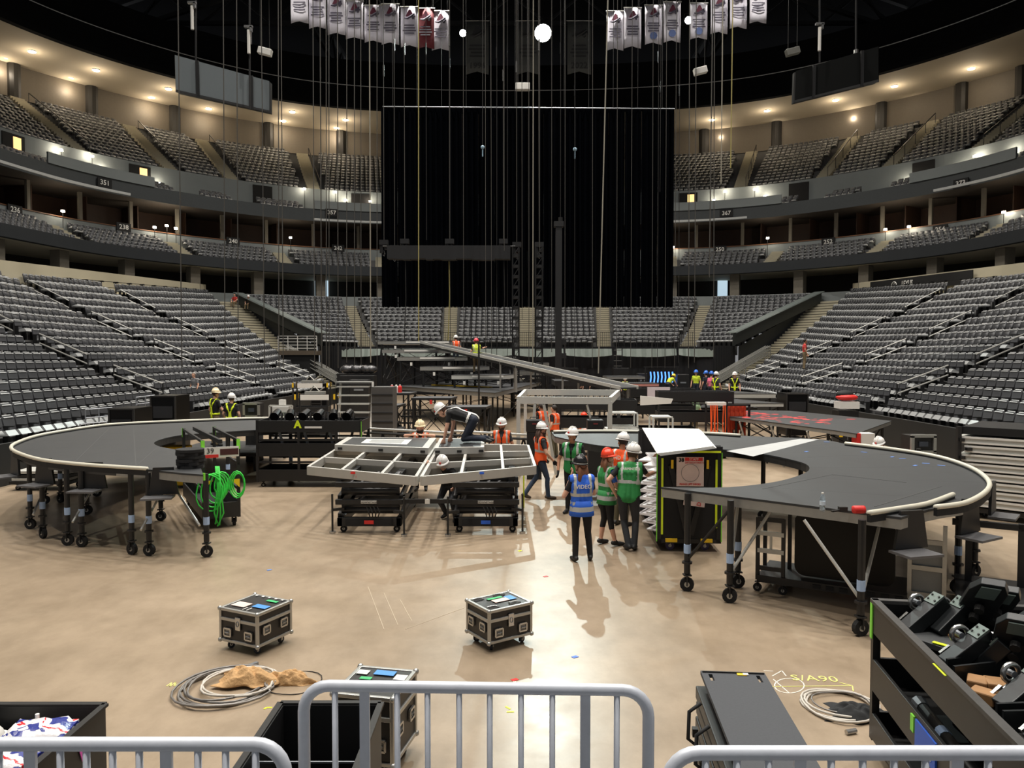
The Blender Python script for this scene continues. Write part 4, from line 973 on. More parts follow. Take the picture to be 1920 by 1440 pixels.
p = at(1580, 959, z=zt); t = T('hand_tool', 'small dark hand tool lying beside the red cylinder', 'tool', tuple(p)); mb = MB(); mb.box((0, 0, .03), (.1, .06, .06)); mb.build('head', CHD, t); mb = MB(); mb.bar((-.16, -.06, .015), (0, 0, .02), .03, .02); mb.build('handle', BLK, t)
# ---------------------------------------------------------------- generic carts
def cart(name, label, loc, rz, L, W, H, trays, posts=True, mat=BLK, cast=.07, taped=None, midrails=()):
    t = T(name, label, 'cart', (*loc, 0), rz); z0 = cast * 2.5
    for sx in (-1, 1):
        for sy in (-1, 1):
            x, y = sx * (L / 2 - .03), sy * (W / 2 - .03)
            mb = MB(); mb.box((x, y, (z0 + H) / 2), (.06, .06, H - z0)); pp = mb.build('post', mat, t)
            if taped:
                mb = MB(); mb.box((x + sx * .032, y, H - .1), (.006, .062, .2)); mb.box((x, y + sy * .032, H - .1), (.062, .006, .2)); mb.build('tape', taped, pp)
            caster(t, sx * (L / 2 - .15), sy * (W / 2 - .1), cast)
    for (za, zb) in trays:
        for sy in (-1, 1): mb = MB(); mb.box((0, sy * (W / 2 - .015), (za + zb) / 2), (L - .1, .03, zb - za)); mb.build('side_panel', mat, t, bevel=.004)
        for sx in (-1, 1): mb = MB(); mb.box((sx * (L / 2 - .015), 0, (za + zb) / 2), (.03, W - .1, zb - za)); mb.build('end_panel', mat, t, bevel=.004)
        mb = MB(); mb.box((0, 0, za + .015), (L - .08, W - .08, .03)); mb.build('tray', BLKM, t)
    for z in midrails:
        mb = MB()
        for sy in (-1, 1): mb.bar((-L / 2, sy * (W / 2 - .03), z), (L / 2, sy * (W / 2 - .03), z), .04, .05)
        mb.build('rail', mat, t)
    return t
# cart A with lamps on top
loc = at(580, 914, z=0)
CA = cart('equipment_cart', 'long black three-tier cart marked with a yellow letter A', (loc.x, loc.y + .55), 0, 2.72, 1.1, 1.74, [(.16, .46), (.8, 1.14), (1.42, 1.72)], midrails=(.65, 1.22), cast=.055)
text('A', .26, YEL, frame((-.28, -.57, 1.62), (1, 0, 0), (0, 0, 1)), CA, bold=.012)
mb = MB(); mb.box((.12, -.565, 1.55), (.44, .006, .05)); mb.build('name_strip', WHITE, CA)
for x in (-.27, .7): mb = MB(); mb.box((x, -.52, .95), (.06, .05, 1.6)); mb.build('post', BLK, CA)
mb = MB(); mb.box((1.345, -.53, 1.35), (.012, .05, .7), 0); mb.build('tape', GREEN, CA)
for k in range(6):
    x = -1.0 + k * .38
    t = T('stage_lamp', 'black moving stage lamp lying on top tray of the A cart', 'lamp', (loc.x + x, loc.y + .5, 1.47), .2 * math.sin(k * 2), 'lamps on the A cart')
    mb = MB(); mb.box((0, 0, .1), (.3, .4, .2)); mb.build('base', BLK, t, bevel=.02)
    mb = MB(); mb.bar((-.14, 0, .15), (-.14, .1, .4), .03, .1); mb.bar((.14, 0, .15), (.14, .1, .4), .03, .1); mb.build('yoke', BLK, t)
    mb = MB(); mb.cyl((0, -.14, .32), (0, .2, .42), .12, .1, 12); mb.build('head', BLKG, t)
for k in range(7):
    x = -1.1 + k * .33; t = T('steel_bracket', 'angled steel bracket stored on middle tray of the A cart', 'bracket', (loc.x + x, loc.y + .5, .83), 0, 'brackets in the A cart')
    mb = MB(); mb.bar((0, 0, .02), (.14 * (-1) ** k, 0, .56), .05, .06); mb.bar((-.1, 0, .02), (.12, 0, .02), .05, .05); mb.build('arm', STEEL if k % 2 else BLK, t)
# cart 39 with green hose
p0, p1, p2 = at(377, 826, z=1.74), at(450, 823, z=1.74), at(333, 797, z=1.74)
mid = (p0 + p1) / 2; d = (p2 - p0); Lc = 3.0; dn = d.normalized(); cc = mid + dn * Lc / 2
CB = cart('equipment_cart', 'black open cart with green taped corners and coiled green hose', (cc.x, cc.y), math.atan2(dn.y, dn.x), Lc, (p1 - p0).length, 1.74, [(.2, .5)], midrails=(.75, 1.25, 1.71), cast=.075, taped=GREEN)
Xn = -Lc / 2 - .02
mb = MB(); mb.box((Xn, .02, 1.5), (.02, .7, .2)); s_ = mb.build('sign_board', M('sign_white', (220, 216, 210), .6), CB)
mb = MB(); mb.box((Xn - .012, .2, 1.43), (.006, .3, .06)); mb.build('red_stripe', REDM, s_)
text('39', .14, BLKM, frame((Xn - .015, .2, 1.53), (0, -1, 0), (0, 0, 1)), CB)
mb = MB(); mb.box((Xn, -.15, 1.5), (.03, .34, .12)); mb.build('label_board', M('dark_red', (70, 30, 30), .6), CB)
for sy in (-1, 1):
    mb = MB(); mb.plate([(Xn, sy * .34, .95), (Xn, sy * .16, .95), (Xn, sy * .34, .78)], (-1, 0, 0), .01); mb.build('corner_tape', YELO, CB)
mb = MB(); mb.bar((-Lc / 2, 0, 1.7), (Lc / 2, .1, 1.72), .06, .08); mb.build('centre_beam', BLK, CB)
# green hose hanging off its end
HOSE = M('green_hose', (60, 215, 75), .45, var=.1)
X39 = TX[CB.name]; hp0 = X39 @ Vector((Xn - .1, .1, 1.15))
t = T('green_hose', 'bright green hose coiled and hung on the cart end', 'hose', tuple(X39 @ Vector((Xn - .1, .1, .45))))
for k in range(5):
    mb = MB(); pts = []; rx, rz_ = .16 + .03 * k, .24 + .03 * k
    for i in range(18):
        a = 2 * PI * i / 18; pts.append(hp0 + Vector((rx * math.cos(a) * .9 - .05 * k + .1, -.03 * k + .04 * math.sin(a * 3), rz_ * math.sin(a) - .25 - .04 * k)))
    mb.tube(pts, .014, 6, closed=True); mb.build('coil', HOSE, t, smooth=True, world=True)
for k in range(3):
    mb = MB(); pts = []; 
    for i in range(16): a = 2 * PI * i / 16; pts.append(hp0 + Vector((.42 + (.11 + .02 * k) * math.cos(a), -.04 * k, -.25 + (.2 + .03 * k) * math.sin(a))))
    mb.tube(pts, .013, 6, closed=True); mb.build('coil', HOSE, t, smooth=True, world=True)
for k in range(4):
    mb = MB(); x = .02 * k; mb.tube([hp0 + Vector((x, -.05, .1)), hp0 + Vector((x + .05, -.1, -.3)), hp0 + Vector((x - .02 + .04 * k, -.1, -.8)), hp0 + Vector((x + .03 * (-1) ** k, -.08, -1.0 - .02 * k))], .015, 6); mb.build('tail', HOSE, t, smooth=True, world=True)
# ---------------------------------------------------------------- 38 cart with white panels
c0, c1 = at(1240, 1022, z=.12), at(1360, 1030, z=.12); fy = c0.y; W38 = 1.1; L38 = 2.9; H38 = 1.84
x0 = at(1240, 1000, D=fy).x; t38 = T('panel_cart', 'tall black cart with lime tape edges full of white decks', 'cart', (x0 + W38 / 2, fy + L38 / 2, 0), math.radians(-3))
hx, hy = W38 / 2, L38 / 2
for sx in (-1, 1):
    for sy in (-1, 1):
        mb = MB(); mb.box((sx * (hx - .04), sy * (hy - .04), .98), (.08, .08, 1.66)); mb.build('post', BLK, t38)
        caster(t38, sx * (hx - .25), sy * (hy - .15), .075, fork=CHROME, tyre=M('purple_wheel', (70, 58, 92), .5))
mb = MB(); mb.bb(-hx, hx, -hy, hy, .15, .22); mb.build('base', BLK, t38)
mb = MB(); mb.bb(-hx + .02, hx - .02, -hy + .01, -hy + .05, .2, 1.84); mb.build('end_panel', BLKM, t38)
mb = MB(); mb.bb(-hx + .02, hx - .02, hy - .05, hy - .01, .2, 1.84); mb.build('end_panel', BLKM, t38)
mb = MB(); mb.bb(hx - .04, hx, -hy + .05, hy - .05, .2, 1.75); mb.build('side_panel', BLKM, t38)
mb = MB(); mb.box((0, -hy - .02, 1.78), (W38, .08, .1)); mb.build('top_beam', BLK, t38)
mb = MB(); mb.bar((-.32, -hy - .01, 1.5), (-.03, -hy - .01, .3), .05, .09); mb.bar((.32, -hy - .01, 1.5), (.03, -hy - .01, .3), .05, .09); mb.bar((-.28, -hy - .01, 1.02), (.28, -hy - .01, 1.02), .05, .05); mb.build('brace', BLK, t38)
yf = -hy - .075
mb = MB(); mb.box((0, yf + .01, 1.74), (W38 - .06, .006, .035)); mb.build('lime_tape', YEL, t38)
for sx, za, zb in ((-.46, .3, 1.62), (.46, .42, 1.6)): mb = MB(); mb.bb(sx - .018, sx + .018, -hy - .006, -hy - .002, za, zb); mb.build('lime_tape', YEL, t38)
for sx in (-.3, .3): mb = MB(); mb.bb(sx - .02, sx + .02, -hy - .06, -hy - .05, 1.45, 1.6); mb.build('yellow_mark', YELO, t38)
for sx in (-1, 1): mb = MB(); mb.bb(sx * hx - .008, sx * hx + .008, -hy - .01, -hy + .0, .18, 1.8); mb.build('edge_tape', GREEN, t38)
mb = MB(); mb.box((0, yf + .005, 1.4), (.46, .015, .5)); sg = mb.build('sign_board', M('sign_pink', (228, 206, 200), .6), t38)
mb = MB(); mb.box((.06, yf - .004, 1.615), (.3, .004, .06)); mb.build('red_band', REDM, sg)
text('38', .09, BLKM, frame((-.15, yf - .006, 1.6), (1, 0, 0), (0, 0, 1)), t38, bold=.004)
text('STAFF', .06, WHITE, frame((.06, yf - .008, 1.615), (1, 0, 0), (0, 0, 1)), t38)
text('DETACH PARTS', .045, REDM, frame((.07, yf - .008, 1.555), (1, 0, 0), (0, 0, 1)), t38)
text('PIANO LIFT DECKS', .042, REDM, frame((0, yf - .008, 1.185), (1, 0, 0), (0, 0, 1)), t38, bold=.001)
mb = MB(); mb.tube([(.15 * math.cos(a), yf - .006, 1.38 + .15 * math.sin(a)) for a in np.linspace(0, 2 * PI, 24, endpoint=False)], .004, 4, closed=True); mb.build('circle_drawing', M('sign_ink', (150, 140, 140), .6), t38)
mb = MB(); mb.box((.08, yf, .93), (.36, .012, .24), R=Matrix.Rotation(.12, 3, 'Y')); sg2 = mb.build('lower_sign', M('sign_pink', (228, 206, 200), .6), t38)
text('DETA', .1, REDM, frame((.18, yf - .012, .93), (.3, 0, 1), (-1, 0, .3)), t38)
for sx in (-.3, .3): mb = MB(); mb.bb(sx - .1, sx + .1, -hy - .02, -hy + .1, .17, .23); mb.build('yellow_pocket', YELO, t38)
# its white panels, each sheet a thing
PAN = M('white_panel', (232, 230, 232), .55, var=.03)
for k in range(8):
    z = .3 + .15 * k; mb = MB()
    mb.plate([(-.42, -1.25, z), (.42, -1.25, z), (.42, 1.25, z), (-.42, 1.25, z)], (0, 0, 1), .03)
    zig = [(-.42, 1.25, z), (-.42, -1.3, z)] + [(-.60 - .0, -1.3 + .3 * i, z - .03) if i % 2 == 0 else (-.44, -1.15 + .3 * i, z) for i in range(8)]
    mb.plate([(-.42, -1.3, z), (-.66, -.95, z - .04), (-.44, -.7, z), (-.66, -.3, z - .04), (-.44, .0, z), (-.66, .4, z - .04), (-.42, .8, z)], (0, 0, 1), .025)
    X = Matrix.Translation((x0 + W38 / 2, fy + L38 / 2, 0)) @ Matrix.Rotation(math.radians(-3), 4, 'Z')
    o = mb.build('lift_deck', PAN); o.matrix_world = X
    tag(o, 'white lift deck with pointed edges stored flat in the tall cart', 'deck', 'white decks in the tall cart')
p = [at(1204, 802, z=1.9), at(1310, 804, z=1.9), at(1338, 836, z=1.9), at(1290, 843, z=1.9), at(1232, 850, z=1.9)]
for k in range(4):
    mb = MB(); q = [v + Vector((.02 * k, .015 * k, -.012 * k + .0)) for v in p]; n = 8
    mb.plate([v for v in q], (0, 0, -1), .01)
    o = mb.build('white_sheet', M('white_sheet', (238, 237, 232), .6, var=.02)); tag(o, 'large white sheet lying on top of the tall cart', 'sheet', 'white sheets on the tall cart')
# ---------------------------------------------------------------- lift table
tz = 1.24
LTt = T('lift_table', 'aluminium framed lift table on two black scissor bases', 'lift table', (-1.7, 16, 0))
fc, lc, rc = at(785, 893, z=tz), at(578, 874, z=tz), at(1003, 873, z=tz); bl, brr = at(650, 829, z=tz), at(990, 834, z=tz); bm = at(822, 831, z=tz)
ALF = M('frame_aluminium', (186, 184, 178), .5, .3, var=.08, scale=5)
def beam(a, e, nm='frame_beam', h=.17, w_=.06, mat=ALF, dz=0.):
    mb = MB(); mb.bar(a + Vector((0, 0, -h / 2 + dz)), e + Vector((0, 0, -h / 2 + dz)), w_, h); return mb.build(nm, mat, LTt, world=True, bevel=.006)
fcl, fcr = fc + Vector((-.05, 0, 0)), fc + Vector((.05, 0, 0))
for a, e in [(lc, fcl), (rc, fcr), (lc, bl), (rc, brr), (bl, bm), (bm, brr), (fcl, bm + Vector((-.05, 0, 0))), (fcr, bm + Vector((.05, 0, 0)))]: beam(a, e)
def onL(u, v): return (lc.lerp(bl, v)).lerp(fcl.lerp(bm, v), u)
def onR(u, v): return (fcr.lerp(bm, v)).lerp(rc.lerp(brr, v), u)
for fn in (onL, onR):
    beam(fn(0, .33), fn(1, .33), 'cross_beam', .12); beam(fn(0, .66), fn(1, .66), 'cross_beam', .12)
    beam(fn(.33, 0), fn(.33, 1), 'cross_beam', .1); beam(fn(.7, 0), fn(.7, 1), 'cross_beam', .1)
for a, e, m_ in [((lc.lerp(fcl, .45)), 0, REDM), (fcr.lerp(rc, .5), 0, BLUE)]:
    mb = MB(); mb.box(a + Vector((0, -.04, -.04)), (.12, .02, .04)); mb.box(a + Vector((.1 if m_ is REDM else -.1, -.05, -.11)), (.12, .02, .04)); mb.build('label', m_, LTt, world=True)
# grey side sheets inside the frame
for fn in (onL, onR):
    for (u0, u1, v) in ((.0, 1, .34), (.0, 1, .67)):
        a, e = fn(u0, v), fn(u1, v); mb = MB(); mb.bar(a + Vector((0, .05, -.22)), e + Vector((0, .05, -.22)), .02, .2); mb.build('web_sheet', M('web_grey', (138, 138, 134), .5, .3), LTt, world=True)
# black deck panels on the back with aluminium border and inlay
dz = .14
def deckp(fn, u0, u1, v0, v1, inlay=None):
    q = [fn(u0, v0), fn(u1, v0), fn(u1, v1), fn(u0, v1)]; up = Vector((0, 0, dz)); c = sum(q, Vector()) / 4
    mb = MB(); mb.prism([(p.x, p.y) for p in q], tz, tz + dz); d = mb.build('deck_panel', ALF, LTt, world=True, bevel=.006)
    qi = [c + (p - c) * .86 for p in q]; mb = MB(); mb.prism([(p.x, p.y) for p in qi], tz + dz - .002, tz + dz + .004); o = mb.build('deck_surface', M('deck_black', (40, 42, 44), .45, var=.2), d); o.data.transform(TX[LTt.name].inverted())
    if inlay:
        qi = [c + (p - c) * .5 for p in q]; mb = MB(); mb.prism([(p.x, p.y) for p in qi], tz + dz + .004, tz + dz + .008); o = mb.build('inlay_frame', WHITE, d); o.data.transform(TX[LTt.name].inverted())
        qi = [c + (p - c) * .36 for p in q]; mb = MB(); mb.prism([(p.x, p.y) for p in qi], tz + dz + .008, tz + dz + .011); o = mb.build('inlay_plate', M('inlay_grey', (150, 152, 150), .5), d); o.data.transform(TX[LTt.name].inverted())
    a, e = q[0] + Vector((0, -.01, .06)), q[1] + Vector((0, -.01, .06))
    for u in (.06, .5, .94): mb = MB(); mb.box(a.lerp(e, u), (.1, .03, .05)); o = mb.build('latch', CHD, d); o.data.transform(TX[LTt.name].inverted())
deckp(onL, .02, .98, .58, .98, True); deckp(onR, .02, .52, .58, .98)
# scissor bases as parts of the table
def lift_base(xc, yc, lab_mat):
    w_, L_ = 1.22, 2.6; parts = []
    def pt(nm, mat, fn, sm=False, bv=0.):
        mb = MB(); fn(mb); return mb.build(nm, mat, LTt, world=True, smooth=sm, bevel=bv)
    pt('base_frame', BLK, lambda m: [m.bb(xc - w_ / 2, xc + w_ / 2, yc, yc + .1, .13, .3), m.bb(xc - w_ / 2, xc + w_ / 2, yc + L_ - .1, yc + L_, .13, .3), m.bb(xc - w_ / 2, xc - w_ / 2 + .1, yc, yc + L_, .13, .3), m.bb(xc + w_ / 2 - .1, xc + w_ / 2, yc, yc + L_, .13, .3)], bv=.01)
    for z in (.6, .93): pt('cross_bar', BLK, lambda m: m.bb(xc - w_ / 2 - .03, xc + w_ / 2 + .03, yc - .03, yc + .07, z - .05, z + .05), bv=.012)
    pt('top_frame', BLK, lambda m: [m.bb(xc - w_ / 2 + .05, xc - w_ / 2 + .18, yc + .1, yc + L_, 1.0, 1.08), m.bb(xc + w_ / 2 - .18, xc + w_ / 2 - .05, yc + .1, yc + L_, 1.0, 1.08), m.bb(xc - w_ / 2 + .05, xc + w_ / 2 - .05, yc + .15, yc + .3, .98, 1.07)])
    for z, r in ((.78, .085), (1.02, .07), (.42, .08), (.5, .06)): pt('roller', M('roller_black', (34, 34, 36), .35), lambda m: m.cyl((xc - w_ / 2 + .06, yc + .18, z), (xc + w_ / 2 - .06, yc + .18, z), r, n=14), True)
    for sx in (-1, 1):
        x = xc + sx * (w_ / 2 - .02)
        pt('scissor_arm', BLK, lambda m: m.bar((x, yc + .1, .3), (x, yc + L_ - .1, .65), .06, .12)); pt('scissor_arm', BLK, lambda m: m.bar((x, yc + L_ - .1, .3), (x, yc + .1, .65), .06, .12))
        pt('scissor_arm', BLK, lambda m: m.bar((x, yc + .1, .65), (x, yc + L_ - .1, 1.0), .06, .12)); pt('scissor_arm', BLK, lambda m: m.bar((x, yc + L_ - .1, .65), (x, yc + .1, 1.0), .06, .12))
        for dy in (.12, L_ - .15): caster(LTt, xc + sx * (w_ / 2 - .1) + 1.7, yc + dy - 16, .065)
    for k in range(4): pt('hose', CHD, lambda m: m.tube([(xc - .05 + .07 * k, yc - .02, .52), (xc + .07 * k, yc - .06, .42), (xc + .02 + .05 * k, yc - .02, .3)], .012, 5))
    pt('front_plate', BLKM, lambda m: m.bb(xc - .45, xc + .45, yc - .02, yc + .0, .15, .27)); pt('plate_label', lab_mat, lambda m: m.bb(xc - .09, xc + .09, yc - .03, yc - .02, .18, .25))
    pt('name_label', WHITE, lambda m: m.bb(xc - .15, xc + .15, yc - .036, yc - .03, .575, .63))
    text('DOWNSTAGE', .05, BLKM, frame((xc, yc - .04, .6), (1, 0, 0), (0, 0, 1)), LTt, world=True)
    pt('lattice', M('lattice_grey', (96, 96, 98), .5), lambda m: [m.bar((xc - .35 + .2 * k, yc + .1, .95), (xc - .25 + .2 * k, yc + .3, 1.12), .05, .05) for k in range(5)])
lift_base(-2.72, 14.35, REDM); lift_base(-.5, 14.35, BLUE)
mb = MB(); mb.bb(-2.1, -1.1, 14.4, 14.46, .56, .64); mb.build('link_bar', BLK, LTt, world=True)
mb = MB(); mb.bb(-1.66, -1.57, 14.38, 14.4, .555, .645); mb.build('link_label', WHITE, LTt, world=True)
for (x, y, sx) in ((-3.42, 14.35, 1), (-2.02, 14.1, -1), (-1.2, 14.1, 1), (.2, 14.35, -1)):
    mb = MB(); mb.cyl((x, y, .04), (x, y, .75), .02, n=8); mb.build('jack_screw', CHD, LTt, world=True)
    mb = MB(); mb.cyl((x, y, 0), (x, y, .04), .06, n=10); mb.build('jack_foot', CHROME, LTt, world=True)
    mb = MB(); mb.bar((x, y, .45), (x + sx * .2, y + .1, .45), .05, .05); mb.build('outrigger', BLK, LTt, world=True)
# ================================================================== MIDDLE DISTANCE GEAR
def platform(label, poly, z, th=.14, legs=True, top=DECK, edge=EDGE, zbase=0., legmat=BLK, name='stage_platform', brace=True, group=None, lr=.045):
    cx = sum(p[0] for p in poly) / len(poly); cy = sum(p[1] for p in poly) / len(poly)
    t = T(name, label, 'platform', (cx, cy, zbase), group=group)
    mb = MB(); mb.prism(poly, z - .02, z); mb.build('deck', top, t, world=True)
    c = Vector((cx, cy)); p2 = [tuple(c + (Vector(p) - c) * .992) for p in poly]
    mb = MB(); mb.prism(p2, z - th, z - .02); mb.build('edge_frame', edge, t, world=True)
    if legs:
        L = [tuple(c + (Vector(p) - c) * .9) for p in poly]
        for p in L: mb = MB(); mb.cyl((*p, zbase), (*p, z - th), lr, n=8); mb.build('leg', legmat, t, world=True)
        if brace:
            mb = MB(); n = len(L)
            for i in range(n):
                a, e = L[i], L[(i + 1) % n]; mb.bar((*a, zbase + .15), (*e, z - th - .05), .03, .03); mb.bar((*e, zbase + .15), (*a, z - th - .05), .03, .03)
            mb.build('brace', CHD, t, world=True)
    return t
def P2(px, py, z): p = at(px, py, z=z); return (p.x, p.y)
def rect(px0, px1, D0, D1, sk=0.):
    """rectangle whose front edge spans the given columns at depth D0"""
    x0, x1 = (px0 - 960) / FPX * D0, (px1 - 960) / FPX * D0
    return [(x0, D0), (x1, D0), (x1 + sk, D1), (x0 + sk, D1)]
# main stage: broad deck and the staircase of platforms climbing behind it
MS = platform('broad grey main stage deck on many black legs', [(-6.4, 41.5), (-.75, 33.6), (1.9, 48), (-3.2, 52)], 1.75, .2)
for k in range(14):
    u = random.random(); v = random.random(); p = Vector((-6.2, 41.5)).lerp(Vector((-.9, 34)), u).lerp(Vector((1.5, 47.5)), v * .6)
    mb = MB(); mb.cyl((p.x, p.y, 0), (p.x, p.y, 1.55), .05, n=6); mb.build('leg', BLK, MS, world=True)
def zrow(py, D): return CAMH - (py - 668) / FPX * D
steps = [(708, 842, 639, 45.5, 'top stage platform of the climbing stair carrying the ramp end'), (716, 822, 655, 44.0, 'second highest platform of the climbing stage stair'), (744, 853, 669, 42.2, 'middle platform of the climbing stage stair'),
         (787, 895, 687, 40.4, 'second lowest platform of the climbing stage stair'), (846, 944, 703, 38.8, 'lowest pale platform of the climbing stage stair')]
for k, (a, b_, py, D, lab) in enumerate(steps):
    z = zrow(py, D); t = platform(lab, rect(a, b_, D, D + 2.0, .6), z, .22, zbase=1.75, edge=ALUL if k == 4 else EDGE, lr=.06)
    mb = MB(); q = rect(a, b_, D, D + 2, .6)[0]; mb.bar((q[0] + (b_ - a) / FPX * D * .4, D - .02, z - .08), (q[0] + (b_ - a) / FPX * D, D - .02, z - .08), .02, .1); mb.build('label_strip', WHITE, t, world=True)
    for u in (.25, .9):
        x = q[0] + (b_ - a) / FPX * D * u; mb = MB(); mb.box((x, D - .02, z - .4), (.12, .02, .18)); mb.build('paper_tag', WHITE, t, world=True)
platform('long pale platform behind the climbing stage stair', rect(900, 968, 47, 49), zrow(668, 47), .2, zbase=1.75)
platform('flat grey platform before the drape wall', rect(955, 1070, 50, 52.5), zrow(695, 50), .3)
platform('low wide platform at the far end of the ramp', rect(955, 1030, 47, 49), zrow(680, 47) , .25)
# black stepped working platforms beside the main stage
for a, b_, py, D, lab in [(700, 768, 737, 30.5, 'high black working platform with red bottles on it'), (770, 846, 746, 29, 'middle black working platform beside main stage'), (835, 912, 763, 27.2, 'low black working platform behind the kneeling worker'), (704, 745, 760, 28.5, 'small grey working platform with black steps')]:
    t = platform(lab, rect(a, b_, D, D + 1.2, .15), zrow(py, D), .09, edge=BLK, top=M('slate_deck', (80, 82, 84), .5))
    mb = MB(); z = zrow(py, D); x = ((a + b_) / 2 - 960) / FPX * D; mb.box((x, D - .02, z - .16), (.09, .02, .16)); mb.build('red_tag', REDM, t, world=True)
for k, px in enumerate((735, 743, 750)):
    p = at(px, 735, D=31); z = zrow(737, 30.5); t = T('red_bottle', 'small red and white gas bottle on black working platform', 'bottle', (p.x, 31.0, z), group='red gas bottles')
    mb = MB(); mb.lathe([(.08, 0), (.08, .22), (.05, .28)], 10); mb.build('body', REDM if k != 1 else WHITE, t); mb = MB(); mb.lathe([(.03, .27), (.03, .33)], 8); mb.build('neck', WHITE, t)
# black access steps
t = T('access_steps', 'black access steps between the working platforms', 'steps', (-5.0, 28.2, 0))
for k in range(6): mb = MB(); mb.box((-5.0 + .24 * k + .1, 28.2, 1.35 - .22 * k), (.34, .9, .05)); mb.build('tread', BLK, t, world=True)
for dy in (-.45, .45): mb = MB(); mb.bar((-5.15, 28.2 + dy, 1.45), (-3.5, 28.2 + dy, .05), .06, .16); mb.build('stringer', BLK, t, world=True)
for k in range(5):
    mb = MB(); mb.box((-4.4 + .2 * k, 29.2, .3 + .25 * k), (1.0, .08, .06)); mb.build('rung', BLK, t, world=True)
# long ramp running down from the top platform
a = Vector((at(800, 642, D=45).x, 45, zrow(642, 45))); e = Vector((at(1180, 727, D=27.5).x, 27.5, zrow(727, 27.5)))
t = T('long_ramp', 'long grey ramp sloping down from top platform across the stage', 'ramp', (e.x, e.y, 0))
d = (e - a).normalized(); sd = Vector((-d.y, d.x, 0)).normalized() * .38
for k in range(6):
    p, q = a.lerp(e, k / 6 + .003), a.lerp(e, (k + 1) / 6 - .003); mb = MB(); mb.plate([p - sd, q - sd, q + sd, p + sd], (0, 0, -1), .06); mb.build('deck_board', DECK, t, world=True)
for s_ in (-1, 1): mb = MB(); mb.bar(a + sd * s_ * 1.04, e + sd * s_ * 1.04, .05, .12); mb.build('side_rail', ALUL, t, world=True)
mb = MB(); mb.bar(a - sd * 1.04 - Vector((0, 0, .13)), e - sd * 1.04 - Vector((0, 0, .13)), .05, .1); mb.build('under_rail', BLK, t, world=True)
for u in (.52, .6, .8, .97):
    p = a.lerp(e, u)
    for s_ in (-1, 1): mb = MB(); zb = 1.75 if u < .62 else 0; mb.bar(p + sd * s_ - Vector((0, 0, p.z - zb)), p + sd * s_, .08, .08); mb.build('leg', EDGE, t, world=True)
# yellow edged board and cable litter on the main stage
mb = MB(); p = [at(812, 722, z=1.77), at(920, 726, z=1.77)]; mb.bar((p[0].x, p[0].y, 1.78), (p[1].x, p[1].y, 1.78), .25, .04); tag(mb.build('yellow_board', YELO), 'flat yellow edged board lying on the main stage', 'board')
mb = MB()
for k in range(14):
    q = at(random.uniform(935, 1005), random.uniform(704, 716), z=1.77); a0 = random.uniform(0, 6)
    mb.tube([q + Vector((.35 * math.cos(a0 + i), .35 * math.sin(a0 + i * 1.3), .03 + .02 * (i % 2))) for i in range(6)], .02, 5)
tag(mb.build('cable_heap', M('cable_pale', (170, 168, 160), .5)), 'heap of tangled pale cables on the main stage', 'cables', kind='stuff')
# thin pole standing by the main stage
p = at(898, 762, D=33.2); mb = MB(); mb.cyl((p.x, 33.2, 0), (p.x, 33.2, zrow(640, 33.2)), .04, n=8); tag(mb.build('black_pole', BLK), 'tall thin black pole at the front corner of main stage', 'pole')
# aluminium frame table over the crew
az = 2.2
q = [P2(972, 745, az), P2(1144, 746, az), P2(1160, 732, az), P2(985, 731, az)]
t = T('aluminium_frame', 'tall open aluminium frame standing over orange vested crew', 'frame', (q[0][0], q[0][1], 0))
for i in range(4):
    mb = MB(); mb.bar((*q[i], az - .08), (*q[(i + 1) % 4], az - .08), .1, .2); mb.build('top_beam', ALUL, t, world=True)
    mb = MB(); mb.bar((*q[i], 0), (*q[i], az - .1), .11, .11); mb.build('leg', ALUL, t, world=True)
for u in (.18, .28): 
    p = Vector(q[0]).lerp(Vector(q[1]), u); mb = MB(); mb.bar((*p, az - .2), (p.x + (.35 if u > .2 else -.12), p.y, 0), .08, .08); mb.build('brace', ALUL, t, world=True)
mb = MB(); p = Vector(q[0]).lerp(Vector(q[1]), .75); mb.bar((*p, az - .2), (p.x + .5, p.y + .1, .2), .05, .05); mb.build('brace', ALUL, t, world=True)
# truss rails lying across the floor behind the table
for k, (a_, e_, lab) in enumerate([((682, 803), (850, 812), 'low black truss rail behind the bearded worker'), ((846, 808), (1000, 816), 'low black truss rail behind the kneeling worker')]):
    A = at(*a_, D=21.5); E = at(*e_, D=21.0); t = T('truss_rail', lab, 'truss', (A.x, A.y, 0))
    for dz in (0, -.12): mb = MB(); mb.cyl(A + Vector((0, 0, dz)), E + Vector((0, 0, dz)), .035, n=8); mb.build('tube', ALU if dz == 0 else CHD, t, world=True)
    for i in range(6):
        p = A.lerp(E, (i + .3) / 6); mb = MB(); mb.bar(p - Vector((0, 0, .1)), p + Vector((.3, 0, .02 - p.z)), .05, .05); mb.bar(p - Vector((0, 0, .1)), p + Vector((-.3, 0, .02 - p.z)), .05, .05); mb.build('leg', BLK, t, world=True)
